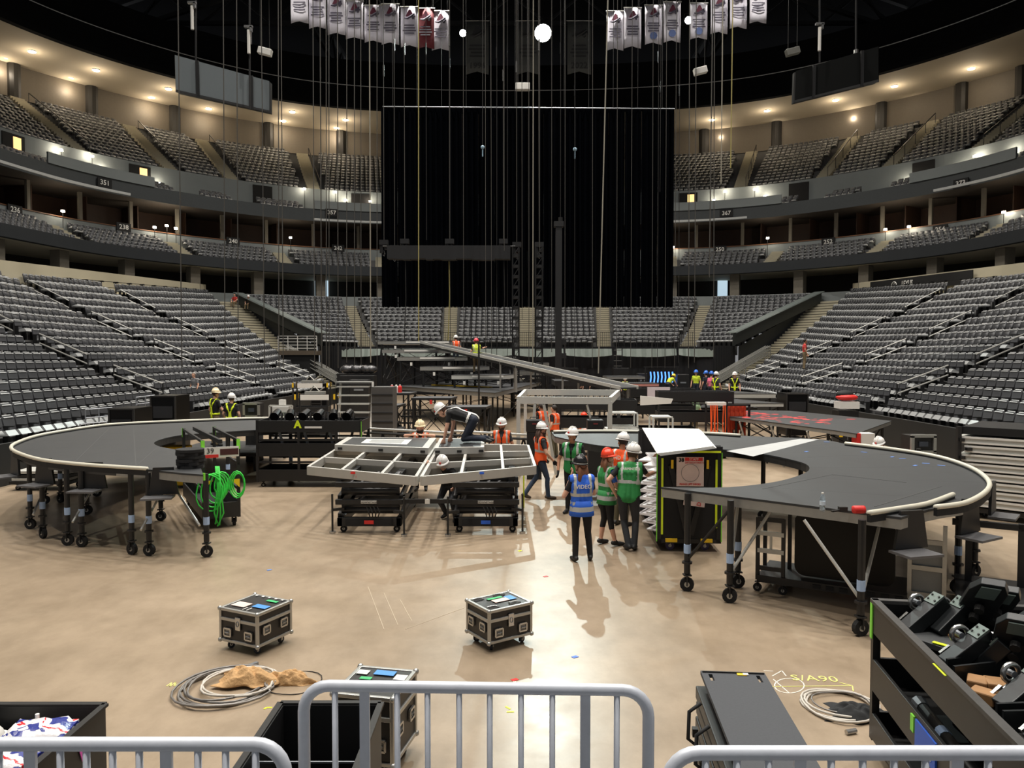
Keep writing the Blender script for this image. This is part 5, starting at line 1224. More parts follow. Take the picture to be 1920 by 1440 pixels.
# white ladder-step unit
loc = at(668, 782, D=25); t = T('step_unit', 'white framed step unit on wheels beside main stage', 'steps', (loc.x, 25, 0)); H = zrow(717, 25)
for k in range(7): mb = MB(); z = .5 + (H - .5) * (k + .5) / 7; mb.box((-.1, .3 - .03 * k, z), (1.05, .35, .04)); mb.build('tread', ALUL, t)
for x in (-.62, .45): mb = MB(); mb.bar((x, 0, .3), (x + .05, .3, H), .06, .1); mb.build('stringer', WHITE, t)
mb = MB(); mb.box((.85, .5, 1.4), (.7, .9, 1.9)); mb.build('grey_case', M('slatted_grey', (74, 72, 70), .6), t)
for k in range(6): mb = MB(); mb.box((.85, .03, .6 + .3 * k), (.7, .03, .03)); mb.build('slat', BLK, t)
mb = MB(); mb.box((-.1, .3, H), (1.15, .6, .05)); mb.build('top_deck', EDGE, t)
for x in (-.5, .4, 1.1): caster(t, x, .5, .08)
mb = MB(); mb.box((.3, .5, .27), (2.0, .9, .08)); mb.build('base', BLK, t)
# yellow cornered carts, white machine, open case
for px, py, D, w_, lab in [(594, 765, 29, 1.5, 'black cart with yellow corners and white label sheet'), (585, 742, 33, 1.5, 'black cart with yellow corners further back by the stand')]:
    p = at(px, py, D=D); t = cart('corner_cart', lab, (p.x, D), .1, w_, 1.0, zrow(717 if D > 30 else 738, D), [(.3, .6), (.9, 1.2)], taped=YELO)
    z = zrow(717 if D > 30 else 738, D); mb = MB(); mb.box((0, -.52, z - .12), (w_ * .7, .02, .2)); mb.build('label_sheet', WHITE, t)
    mb = MB(); mb.box((0, -.3, z + .05), (w_ * .5, .3, .1)); mb.tube([(-.3, 0, z), (-.1, 0, z + .3), (.1, 0, z + .1), (.3, 0, z + .25)], .03, 6); mb.build('loose_bracket', ALU, t)
p = at(530, 785, D=27); t = T('white_machine', 'white boxed machine with grey screen near the stand', 'machine', (p.x, 27, 0)); 
mb = MB(); mb.box((0, 0, .8), (.6, .5, 1.6)); mb.build('body', M('machine_grey', (190, 190, 186), .5), t, bevel=.02); mb = MB(); mb.box((0, -.26, 1.25), (.4, .02, .3)); mb.build('screen', M('machine_screen', (120, 130, 120), .4), t); mb = MB(); mb.box((0, 0, 1.7), (.2, .2, .25)); mb.build('top_unit', WHITE, t)
mb = MB(); mb.bar((-.4, -.2, 0), (-.4, -.2, 1.62), .06, .06); mb.bar((.4, -.2, 0), (.4, -.2, 1.62), .06, .06); mb.bar((-.4, -.2, 1.62), (.4, -.2, 1.62), .06, .06); mb.build('frame', ALUL, t)
def open_case(px0, px1, py0, py1, D, lab):
    a, e = at(px0, py1, D=D), at(px1, py0, D=D); t = T('open_flight_case', lab, 'case', ((a.x + e.x) / 2, D, 0)); w_ = e.x - a.x; h = e.z - a.z
    mb = MB(); mb.box((0, .3, a.z + h / 2), (w_, .5, h)); mb.build('shell', BLK, t)
    mb = MB()
    for sx in (-1, 1): mb.box((sx * w_ / 2, .04, a.z + h / 2), (.07, .07, h))
    for zz in (a.z, e.z): mb.box((0, .04, zz), (w_ + .07, .07, .07))
    mb.build('trim', ALU, t); mb = MB(); mb.box((0, .035, a.z + h * .5), (w_ * .4, .03, h * .3)); mb.build('patch_panel', M('panel_slate', (60, 66, 76), .4), t)
    mb = MB(); mb.box((0, .3, a.z / 2), (w_ * .9, .45, a.z - .02)); mb.build('stand', BLKM, t)
    return t
open_case(457, 484, 757, 781, 24, 'open black flight case with aluminium trim behind harness workers')
open_case(1712, 1754, 818, 848, 17.6, 'open black flight case with aluminium trim beside the boards')
# black road crates by the left stand boards and their seats
def crate(px0, px1, py0, py1, D, lab, dep=1.2, rz=0.):
    a, e = at(px0, py1, D=D), at(px1, py0, D=D); w_ = e.x - a.x; h = e.z; t = T('road_crate', lab, 'crate', ((a.x + e.x) / 2, D, 0), rz)
    mb = MB(); mb.box((0, dep / 2, h / 2 + .06), (w_, dep, h - .12)); mb.build('body', BLKG, t, bevel=.02)
    mb = MB()
    for sx in (-1, 1): mb.box((sx * w_ / 2, 0, h / 2 + .06), (.05, .05, h - .12))
    mb.box((0, 0, h - .02), (w_, .06, .05)); mb.box((0, 0, h * .5), (w_, .05, .04)); mb.build('edging', CHD, t)
    mb = MB(); mb.box((0, -.01, h * .72), (w_ * .8, .02, h * .2)); mb.build('face_panel', M('crate_face', (36, 37, 40), .35), t)
    for sx in (-1, 1):
        for dy in (.12, dep - .12): caster(t, sx * (w_ / 2 - .12), dy, .05)
    return t
crate(205, 250, 766, 800, 22.5, 'black road crate nearest the curved deck below the seats')
crate(283, 328, 742, 772, 26, 'black road crate with sloped lid before the seats')
crate(583, 602, 720, 760, 38, 'narrow black road crate along the boards near corner cart')
crate(1475, 1515, 738, 770, 31, 'black road crate behind red cushion trolley')
for k, (px0, px1, py, D) in enumerate([(160, 210, 768, 22.3), (150, 200, 795, 21.5), (255, 290, 745, 27), (1560, 1620, 790, 26.0)]):
    A, E = at(px0, py, D=D), at(px1, py - 4, D=D + .5); t = T('folding_barrier', 'low folded steel barrier leaning near the boards', 'barrier', (A.x, A.y, 0), group='folded barriers by the boards')
    for h in (0, -.25): mb = MB(); mb.cyl(A + Vector((0, 0, h)), E + Vector((0, 0, h)), .02, n=6); mb.build('rail', STEEL, t, world=True)
    for i in range(3): p = A.lerp(E, i / 2); mb = MB(); mb.cyl(Vector((p.x, p.y, 0)), p, .018, n=6); mb.build('upright', STEEL, t, world=True)
# trolley with red cushion
p = at(1592, 770, D=27); t = T('cushion_trolley', 'black trolley with white bin and red cushion on top', 'trolley', (p.x, 27, 0)); z = zrow(752, 27)
mb = MB(); mb.box((0, .3, z * .45), (.7, .6, z * .7)); mb.build('frame', BLK, t); mb = MB(); mb.box((0, .2, z - .15), (.7, .5, .25)); mb.build('bin', WHITE, t)
mb = MB(); mb.ball((0, .2, z + .12), .4, 12, 0, (1, .7, .3)); mb.build('cushion', REDM, t, smooth=True); mb = MB(); mb.ball((-.05, .25, z + .22), .32, 10, 0, (1, .7, .5)); mb.build('black_bag', BLKM, t, smooth=True)
for sx in (-1, 1): mb = MB(); mb.box((sx * .28, -.02, .55), (.12, .02, .12)); mb.build('yellow_mark', YELO, t); caster(t, sx * .25, .3, .07)
# red splashed deck
q = [P2(1372, 769, 1.35), P2(1480, 770, 1.35), P2(1672, 789, 1.35), P2(1606, 813, 1.35), P2(1560, 806, 1.35), P2(1368, 781, 1.35)]
t = platform('dark angled deck covered in red paint splashes', q, 1.35, .12)
mb = MB()
for k in range(70):
    u, v = random.random() ** 1.1, random.random(); A = Vector(q[0]).lerp(Vector(q[5]), v * .8 + .1); E = Vector(q[2]).lerp(Vector(q[3]), v * .8 + .1); p = A.lerp(E, u * .75 + .04)
    r0 = random.uniform(.05, .22); n = 7; mb.prism([(p.x + r0 * random.uniform(.5, 1.4) * math.cos(6.283 * i / n), p.y + r0 * random.uniform(.4, 1.0) * math.sin(6.283 * i / n)) for i in range(n)], 1.35, 1.354)
mb.build('paint_splash', M('splash_red', (210, 66, 66), .5), t, world=True)
for k in range(6):
    p = Vector(q[5]).lerp(Vector(q[4]), (k + .5) / 6); mb = MB(); mb.cyl((p.x + .1, p.y + .3, 0), (p.x + .3 * (-1) ** k, p.y + .3, 1.25), .03, n=6); mb.build('strut', ALU if k % 2 else BLK, t, world=True)
# decks at the back right
platform('pale edged deck beside orange straps carrying a black can', rect(1363, 1471, 30, 33.5, -1.2), zrow(756, 30), .14, edge=ALUL)
platform('pale edged deck behind the strap trolley', rect(1335, 1456, 34.5, 38, -1.5), zrow(738, 34.5), .2, edge=ALUL)
platform('round edged deck near the bright hose lights', rect(1138, 1210, 41, 43), zrow(706, 41), .12)
platform('red edged deck before the drape wall', rect(1150, 1236, 38, 40), zrow(719, 38), .14, edge=M('edge_pink', (176, 120, 112), .5))
platform('long low deck beyond the aluminium frame', rect(1040, 1130, 36, 39), zrow(714, 36), .25, edge=BLK)
# orange straps hung on a rack
p = at(1343, 806, D=25); t = T('strap_rack', 'black rack hung with long orange straps and white box', 'rack', (p.x, 25, 0)); z = zrow(757, 25)
mb = MB(); mb.box((0, .1, z), (.62, .3, .1)); mb.build('top_box', WHITE, t)
for x in (-.32, .32): mb = MB(); mb.box((x, .1, z / 2), (.06, .06, z)); mb.build('post', BLK, t)
mb = MB(); mb.box((0, .1, .1), (.7, .5, .06)); mb.build('base', BLK, t)
for k in range(7):
    x = -.22 + .055 * k + (.15 if k > 4 else 0); mb = MB(); mb.tube([(x, -.08, z - .05), (x + .02 * (-1) ** k, -.1, z * .6), (x - .03 * (-1) ** k, -.1, .28 + .05 * (k % 3))], .018, 5); mb.build('strap', ORG, t)
for x in (-.3, .28): mb = MB(); mb.plate([(x - .07, -.06, .8), (x + .07, -.06, .75), (x, -.06, .62)], (0, -1, 0), .01); mb.build('yellow_mark', YELO, t)
mb = MB(); n = 9; P = at(1379, 800, D=25.6)
for i in range(n):
    mb.bb(P.x - .35 + .075 * i, P.x - .28 + .075 * i, 25.5 + .03 * (i % 2), 25.56 + .03 * (i % 2), .9 - .1 * (i % 3), 1.7)
tag(mb.build('orange_cloth', M('orange_cloth', (205, 70, 36), .7)), 'bunched orange cloth hanging beside the strap rack', 'cloth')
mb = MB(); mb.bb(P.x - .4, P.x - .33, 25.4, 25.46, 0, 1.75); mb.bb(P.x + .37, P.x + .44, 25.4, 25.46, 0, 1.75); mb.bb(P.x - .4, P.x + .44, 25.4, 25.46, 1.7, 1.76); tag(mb.build('cloth_rack', BLK), 'plain black rack carrying the orange cloth', 'rack')
# black low rail carts at the back
for px, py, D, L_, lab in [(1300, 800, 27, 2.6, 'long black rail cart behind the white wedge boxes'), (1240, 770, 31, 2.6, 'black rail cart carrying pale boards'), (1120, 800, 26, 2.6, 'black shelf cart with orange crew crouching behind')]:
    p = at(px, py, D=D); H = {1300: zrow(733, 27), 1240: zrow(728, 31), 1120: zrow(748, 26)}[px]
    cart('rail_cart', lab, (p.x, D), -.08, L_, 1.1, H, [(.2, .5), (H * .5, H * .5 + .35), (H - .35, H)], midrails=(H * .8,))
mb = MB(); q = [at(1201, 742, D=25), at(1262, 748, D=25), at(1258, 757, D=25), at(1201, 760, D=25)]; mb.plate(q, (0, 1, 0), .08); tag(mb.build('pale_board', WHITE), 'big pale board propped on the rail cart', 'board')
for k in range(3):
    p0 = at(1220 + 14 * k, 735, D=30.5); mb = MB(); mb.box((p0.x, 30.4, p0.z), (.3, .04, .4)); tag(mb.build('pale_card', M('pink_card', (214, 202, 206), .6)), 'small pale card clipped on the rail cart', 'card', 'pale cards on the rail cart')
# white wedge boxes (stepped open cubes)
CUB = M('acrylic_white', (206, 208, 204), .4, var=.05)
def opencube(p, w_, h, d, lab, grp, slope=0.):
    t = T('step_cube', lab, 'cube', tuple(p), group=grp); b_ = .045
    for sx in (-1, 1):
        for sy in (0, 1): mb = MB(); mb.bar((sx * w_ / 2, sy * d, 0), (sx * w_ / 2, sy * d, h + (slope if sx > 0 else 0)), b_, b_); mb.build('upright', CUB, t)
    for zz in (0, h):
        for sy in (0, 1): mb = MB(); mb.bar((-w_ / 2, sy * d, zz + .02), (w_ / 2, sy * d, zz + .02 + (slope if zz else 0)), b_, b_); mb.build('edge', CUB, t)
    mb = MB(); mb.plate([(-w_ / 2, 0, h), (w_ / 2, 0, h + slope), (w_ / 2, d, h + slope), (-w_ / 2, d, h)], (0, 0, 1), .03); mb.build('lid', CUB, t)
D = 22.5
zz = 0
for px, w_, py0, lab in [(1165, 1.25, 808, 'lowest white open cube under stacked cubes'), (1168, .95, 782, 'middle white open cube of the stack'), (1170, .8, 770, 'top white open cube of the stack')]:
    p = at(px, py0, D=D); h = {1.25: .62, .95: .5, .8: .42}[w_]; opencube((p.x, D, zz), w_, h, .6, lab, None); zz += h + .06
zz = 0
for px, w_, lab in [(1240, .95, 'lowest white wedge box beside the cubes'), (1236, .75, 'middle white wedge box beside the cubes'), (1243, .55, 'top white wedge box beside the cubes')]:
    p = at(px, 805, D=21.5); opencube((p.x, 21.5, zz), w_, .5, .6, lab, None, 0.); zz += .56
# dark tool boxes
for px, py, D, lab in [(1117, 800, 21, 'black toolbox with red label in front of shelf cart'), (1002, 800, 20.6, 'black toolbox on a stand beside the aluminium frame')]:
    p = at(px, py, D=D); t = T('tool_box', lab, 'toolbox', (p.x, D, 0)); h = zrow(787, D)
    mb = MB(); mb.box((0, .2, h - .18), (.45, .35, .34)); mb.build('body', BLK, t, bevel=.03); mb = MB(); mb.box((0, .02, h - .12), (.12, .02, .03)); mb.build('label', M('dull_red', (120, 40, 40), .5), t)
    mb = MB(); mb.tube([(-.12, .2, h), (-.1, .2, h + .05), (.1, .2, h + .05), (.12, .2, h)], .015, 6); mb.build('handle', BLK, t)
    mb = MB(); mb.box((0, .2, (h - .35) / 2), (.4, .32, h - .36)); mb.build('pedestal', BLKM, t)
platform('low black riser carrying the far crew beside rail cart', [(8.2, 38.8), (12.6, 38.8), (12.6, 50), (8.2, 50)], .75, .12, edge=BLK, name='crew_riser')
platform('low black riser under the two lime harness workers', [(-10.2, 22.0), (-7.4, 22.0), (-7.4, 25.2), (-10.2, 25.2)][0:4], .55, .1, edge=BLK, name='crew_riser', brace=False)
# blue sparkling hose lights far back and dark cases along the drape
p = at(1240, 716, D=52); t = T('light_curtain', 'glowing blue bead light strips on a rack near the drape', 'lights', (p.x, 52, 0)); BLG = M('blue_glow', (90, 150, 255), .4, emit=(80, 140, 255), es=1.6)
for k in range(7): mb = MB(); x = -.75 + .25 * k; mb.tube([(x, 0, zrow(717, 52)), (x + .04, 0, zrow(707, 52)), (x, 0, zrow(697, 52))], .05, 6); mb.build('strip', BLG, t)
mb = MB(); mb.bar((-1.2, 0, zrow(688, 52)), (1.2, 0, zrow(688, 52)), .08, .08); mb.bar((-1.1, 0, 0), (-1.1, 0, zrow(688, 52)), .07, .07); mb.bar((1.1, 0, 0), (1.1, 0, zrow(688, 52)), .07, .07); mb.build('rack', BLK, t)
for k, (px0, px1, py0, D) in enumerate([(1270, 1292, 702, 50), (1196, 1214, 700, 55), (1150, 1180, 690, 58), (640, 690, 705, 56), (632, 650, 700, 54), (1060, 1085, 690, 60), (655, 690, 712, 40)]):
    a, e = at(px0, 745, D=D), at(px1, py0, D=D); w_ = e.x - a.x; t = T('amp_rack', 'dark equipment case on wheels parked before the drape wall', 'case', ((a.x + e.x) / 2, D, 0), group='dark cases before the drape wall')
    mb = MB(); mb.box((0, .4, e.z / 2 + .06), (w_, .8, e.z - .12)); mb.build('body', BLK, t, bevel=.03)
    mb = MB(); mb.box((0, -.01, e.z * .75), (w_ * .5, .02, .1)); mb.build('panel', M('rack_panel', (120, 124, 128), .4), t)
    for sx in (-1, 1): caster(t, sx * (w_ / 2 - .12), .4, .05)
t = T('ladder', 'tall black ladder rack standing by drape wall with pale rungs', 'ladder', (at(1158, 690, D=60).x, 60, 0))
for x in (-.35, .35): mb = MB(); mb.bar((x, 0, 0), (x, 0, 4.0), .07, .07); mb.build('side', BLK, t)
for k in range(9): mb = MB(); mb.bar((-.35, 0, .5 + .42 * k), (.35, 0, .5 + .42 * k), .05, .05); mb.build('rung', EDGE, t)
# crumpled foil bag heap
mb = MB()
for k in range(6): p = at(650 + 9 * k, 703, D=42); mb.ball((p.x, 42 + .1 * (k % 2), 1.75 + .9), .34, 8, 0, (1.1, .9, .7))
tag(mb.build('foil_bag', M('foil_dark', (88, 88, 90), .25, .6, bump=.8, scale=8), smooth=True), 'crumpled shiny dark bag lying on a road case', 'bag')
mb = MB(); p = at(672, 720, D=42); mb.box((p.x, 42, 1.16), (1.9, .9, 2.32)); tag(mb.build('road_case', BLK, bevel=.03), 'plain black road case under the shiny dark bag', 'case')
# white deck stack at the far right
st = T('deck_stack', 'tall stack of white ribbed decks on a black cart', 'stack', (9.7, 15.6, 0))
a, e = Vector((9.45, 15.9, 0)), Vector((12.2, 13.3, 0)); dd = (e - a).normalized(); nn = Vector((-dd.y, dd.x, 0)) * -1
nn = Vector((dd.y, -dd.x, 0)) * -1
mb = MB(); mb.plate([a + Vector((0, 0, .12)), e + Vector((0, 0, .12)), e + nn * 1.8 + Vector((0, 0, .12)), a + nn * 1.8 + Vector((0, 0, .12))], (0, 0, 1), .1); mb.build('cart_base', BLK, st, world=True)
for k in range(8):
    z = .25 + .185 * k; sft = dd * random.uniform(-.12, .12)
    q = [a + sft, e + sft, e + nn * 1.8 + sft, a + nn * 1.8 + sft]
    t = T('ribbed_deck', 'white ribbed aluminium deck lying in the tall stack', 'deck', (a.x, a.y, z), group='white decks in the stack')
    mb = MB(); mb.plate([v + Vector((0, 0, z)) for v in q], (0, 0, 1), .15); mb.build('slab', ALUL, t, world=True)
    mb = MB(); mb.bar(q[0] + Vector((0, 0, z + .13)), q[1] + Vector((0, 0, z + .13)), .05, .04); mb.bar(q[0] + Vector((0, 0, z + .02)), q[1] + Vector((0, 0, z + .02)), .05, .03); mb.build('rib', WHITE, t, world=True)
    for u in (.02, .35, .7): p = q[0].lerp(q[1], u); mb = MB(); mb.box(p + Vector((-.02, -.03, z + .075)), (.1, .1, .06)); mb.build('bracket', BLK, t, world=True)
mb = MB(); mb.plate([v + Vector((0, 0, 1.74)) for v in (a, e, e + nn * 1.8, a + nn * 1.8)], (0, 0, 1), .16); mb.build('top_cover', BLK, st, world=True)
mb = MB(); mb.bar(a + Vector((-.06, 0, .1)), a + Vector((-.06, 0, 1.9)), .08, .08); mb.bar(a + nn * 1.8 + Vector((0, 0, .1)), a + nn * 1.8 + Vector((0, 0, 1.9)), .08, .08); mb.build('post', BLK, st, world=True)
for u in (.1, .5, .9): p = a.lerp(e, u) + nn * .3; caster(st, p.x - 9.7, p.y - 15.6, .045)
# small things behind the right ring: white-yellow case, frame
p = at(1662, 830, D=20); t = T('yellow_case', 'small white case with yellow and red ends behind curved deck', 'case', (at(1622, 830, D=20).x, 20, 0)); h = zrow(812, 20)
mb = MB(); mb.box((0, 0, h / 2), (.35, .35, h)); mb.build('body', WHITE, t); mb = MB(); mb.box((-.02, -.18, h * .6), (.3, .02, h * .3)); mb.build('yellow_band', YELO, t); mb = MB(); mb.box((-.24, 0, h / 2), (.1, .3, h)); mb.build('red_end', REDM, t)
p = at(1735, 850, D=17); t = T('work_table', 'low table with cables and tools behind the curved deck', 'table', (p.x, 17.6, 0)); h = .95
mb = MB(); mb.box((-.2, .2, h), (1.6, .6, .04)); mb.build('top', EDGE, t)
for sx in (-.9, .5): mb = MB(); mb.box((sx, .2, h / 2), (.05, .5, h)); mb.build('leg', BLK, t)
# piano-shaped cart under the right ring
p0, p1 = at(1420, 1108, z=0), at(1700, 1150, z=0)
t = T('glossy_panel_cart', 'wheeled frame cart with big glossy black rounded panel', 'cart', (p0.x, p0.y, 0), math.atan2((p1 - p0).y, (p1 - p0).x)); LL = (p1 - p0).length
for xx in (0.0, .35):
    for yy in (0, .5): mb = MB(); mb.box((xx, yy, .62), (.05, .05, .9)); mb.build('post', BLK, t); caster(t, xx, yy, .06)
for z in (.35, .6, .85, 1.05):
    mb = MB(); mb.box((.18, -.01, z), (.36, .04, .06)); mb.build('rung', ALUL if z in (.6, .85) else BLK, t)
mb = MB(); mb.box((.18, .0, .72), (.03, .03, .3)); mb.build('mullion', ALUL, t)
mb = MB(); mb.box((LL / 2, .4, .2), (LL, .9, .1)); mb.build('base', BLK, t)
n = 6; out = []
x0_, x1_, z0_, z1_, r = .48, LL - .15, .28, 1.18, .14
for cx, cz, a0 in ((x1_ - r, z1_ - r, 0), (x0_ + r, z1_ - r, PI / 2), (x0_ + r, z0_ + r, PI), (x1_ - r, z0_ + r, 1.5 * PI)):
    out += [(cx + r * math.cos(a0 + PI / 2 * i / n), .12, cz + r * math.sin(a0 + PI / 2 * i / n)) for i in range(n + 1)]
mb = MB(); mb.plate(out, (0, 1, 0), .08); mb.build('glossy_panel', BLKG, t)
mb = MB()
for k in range(9): mb.box((.8 + .17 * k, -.06, .2), (.1, .02, .05))
mb.build('cutout_letters', BLKM, t)
for xx in (LL + .02, LL + .42):
    mb = MB(); mb.box((xx, .1, .68), (.05, .05, 1.0)); mb.build('post', ALU, t); caster(t, xx, .2, .06)
for z in (.25, .6, .95): mb = MB(); mb.box((LL + .22, .1, z), (.42, .03, .06)); mb.build('rung', ALU, t)
mb = MB(); mb.box((LL + .22, .14, .6), (.34, .02, .66)); mb.build('clear_sheet', M('smoky_sheet', (120, 124, 124), .2, var=.1), t)
mb = MB(); mb.box((LL + 1.0, .6, .25), (.9, 1.2, .12)); mb.build('rear_base', BLK, t)
for xx in (LL + .7, LL + 1.3): mb = MB(); mb.box((xx, .9, .7), (.08, .08, .9)); mb.build('post', BLK, t); caster(t, xx, .7, .06)
mb = MB(); mb.bar((LL + .5, .9, 1.1), (LL + 1.5, .9, 1.1), .08, .08); mb.build('rail', BLK, t)
# ================================================================== FOREGROUND
def flight_case(loc, rz, sx, sy, sz, zc, label, stickers, wheels=True, dishes=True):
    """box with aluminium extrusions, ball corners, recessed handles, latch and casters"""
    t = T('flight_case', label, 'flight case', (*loc, 0), rz); hx, hy = sx / 2, sy / 2; z0, z1 = zc, zc + sz; zs = z0 + sz * .68
    LAM = M('case_laminate', (30, 28, 27), .45, var=.2)
    mb = MB(); mb.bb(-hx + .012, hx - .012, -hy + .012, hy - .012, z0 + .01, zs - .004); mb.build('body', LAM, t)
    mb = MB(); mb.bb(-hx + .012, hx - .012, -hy + .012, hy - .012, zs + .004, z1 - .008); lid = mb.build('lid', LAM, t)
    e = .034
    for ax in range(12):
        mb = MB()
        if ax < 4: x, y = (-hx if ax & 1 else hx), (-hy if ax & 2 else hy); mb.box((x - math.copysign(e / 2 - .003, x), y - math.copysign(e / 2 - .003, y), (z0 + z1) / 2), (e, e, sz))
        elif ax < 8: k = ax - 4; y, z = (-hy if k & 1 else hy), (z0 if k & 2 else z1); mb.box((0, y - math.copysign(e / 2 - .003, y), z + (e / 2 if k & 2 else -e / 2)), (sx, e, e))
        else: k = ax - 8; x, z = (-hx if k & 1 else hx), (z0 if k & 2 else z1); mb.box((x - math.copysign(e / 2 - .003, x), 0, z + (e / 2 if k & 2 else -e / 2)), (e, sy, e))
        mb.build('edge_trim', ALU, t, bevel=.006)
    for s_ in (-1, 1):
        mb = MB(); mb.box((0, s_ * (hy - .006), zs), (sx, .02, .036)); mb.build('lid_seam', ALU, t, bevel=.004)
        mb = MB(); mb.box((s_ * (hx - .006), 0, zs), (.02, sy, .036)); mb.build('lid_seam', ALU, t, bevel=.004)
    for x in (-1, 1):
        for y in (-1, 1):
            for z in (z0, z1): mb = MB(); mb.ball((x * (hx - .006), y * (hy - .006), z + (.012 if z == z0 else -.012)), 0.027, 10); mb.build('ball_corner', ALU, t, smooth=True)
    def dish(c, n, w_, h):
        n = Vector(n); tx = Vector((-n.y, n.x, 0))
        f = MB(); c = Vector(c)
        for a, b_ in ((1, 0), (-1, 0), (0, 1), (0, -1)):
            f.bar(c + tx * (a * w_ / 2 - (b_ != 0) * w_ / 2) + Vector((0, 0, b_ * h / 2 - (a != 0) * h / 2)) + n * .004, c + tx * (a * w_ / 2 + (b_ != 0) * w_ / 2) + Vector((0, 0, b_ * h / 2 + (a != 0) * h / 2)) + n * .004, .018, .018)
        o = f.build('recessed_handle', CHROME, t)
        g = MB(); g.bar(c - tx * w_ * .36 + n * .002, c + tx * w_ * .36 + n * .002, .004, h * .7, up=(0, 0, 1)); g.build('dish', M('dish_grey', (128, 128, 126), .4, .5), o)
        g = MB(); g.tube([c - tx * w_ * .3 + n * .012, c + tx * w_ * .3 + n * .012], .007, 6); g.build('bail', CHROME, o)
    if dishes:
        for y in (-1,):
            for x in (-.55, .55): dish((x * hx, y * hy, z0 + sz * .3), (0, y, 0), .1, .085)
        for x in (-1, 1):
            for y in (-.5, .5): dish((x * hx, y * hy, z0 + sz * .44), (x, 0, 0), .1, .085)
    mb = MB(); mb.box((0, -hy - .004, zs - .03), (.075, .016, .15)); la = mb.build('latch', CHROME, t, bevel=.006)
    mb = MB(); mb.tube([(0.02 * math.cos(a), -hy - .016, zs - .03 + .03 * math.sin(a)) for a in np.linspace(0, 2 * PI, 10, endpoint=False)], .004, 5, closed=True); mb.build('twist_key', STEEL, la)
    for (x, y, w_, h, m_) in stickers: mb = MB(); mb.box((x, y, z1 + .002), (w_, h, .004)); mb.build('sticker', m_, lid)
    if wheels:
        for x in (-1, 1):
            for y in (-1, 1): caster(t, x * (hx - .09), y * (hy - .09), zc / 2.45, tyre=M('blue_tyre', (26, 32, 44), .6), fork=CHROME, ang=random.uniform(0, 3))
    return t
STK = [(M('sticker_pink', (226, 200, 190), .6)), (M('sticker_blue', (70, 140, 210), .5)), (M('sticker_green', (60, 180, 110), .5)), WHITE]
def corner_case(l, f, r, z1, zc, lab, st):
    l, f, r = at(*l, z=z1), at(*f, z=z1), at(*r, z=z1); ex = f - l; ey = r - f
    # front-left face runs l -> f ; front-right face f -> r
    c = (l + r) / 2; rz = math.atan2(ex.y, ex.x); sx, sy = ex.length, ey.length
    return (c.x, c.y), rz, sx, sy, z1 - zc, zc, lab, st
g = corner_case((407, 1137), (478, 1151), (551, 1126), .49, .1, 'black flight case with pink sticker lid left alone on concrete', [(-.12, -.1, .2, .14, STK[0]), (.12, .14, .16, .05, STK[2]), (.14, -.06, .2, .1, STK[1])])
FC1 = flight_case(*g)
text('11', .12, WHITE, Matrix.Translation((.06, -.2, .496)), FC1, depth=.001)
mb = MB()
for k in range(5): mb.box((-.2 + .1 * k, .22, .495), (.03, .03, .004))
mb.build('sticker_dots', WHITE, FC1)
g = corner_case((870, 1121), (912, 1143), (1003, 1131), .49, .1, 'black flight case with green topped lid beside the light strip', [(0, .06, .26, .06, STK[2]), (.02, -.02, .26, .12, STK[0]), (.16, .1, .1, .12, STK[1])])
g2 = list(g)
# for this case the long face is the front-right one: turn a quarter
FC2 = flight_case(g[0], g[1] + PI / 2, g[3], g[2], *g[4:7], [(0.02, 0, .2, .1, STK[0]), (.17, .02, .1, .14, STK[1]), (0, .1, .2, .05, STK[2])])
mb = MB()
for x in (-.2, .1):
    for y in (-.17, .17): mb.tube([(x - .07, y - .03, .492), (x + .07, y - .03, .492), (x + .05, y + .04, .492), (x - .05, y + .04, .492)], .008, 5, closed=True)
mb.build('wheel_cup', CHROME, FC2)
FC3 = flight_case((-1.13, 6.2), math.radians(-12), .52, .56, .56, .12, 'flight case with blue sticker lid behind the steel barricade', [(.02, .16, .18, .09, STK[1]), (-.17, .14, .1, .08, WHITE), (.18, .1, .1, .1, STK[3]), (-.1, .03, .1, .05, STK[2])])
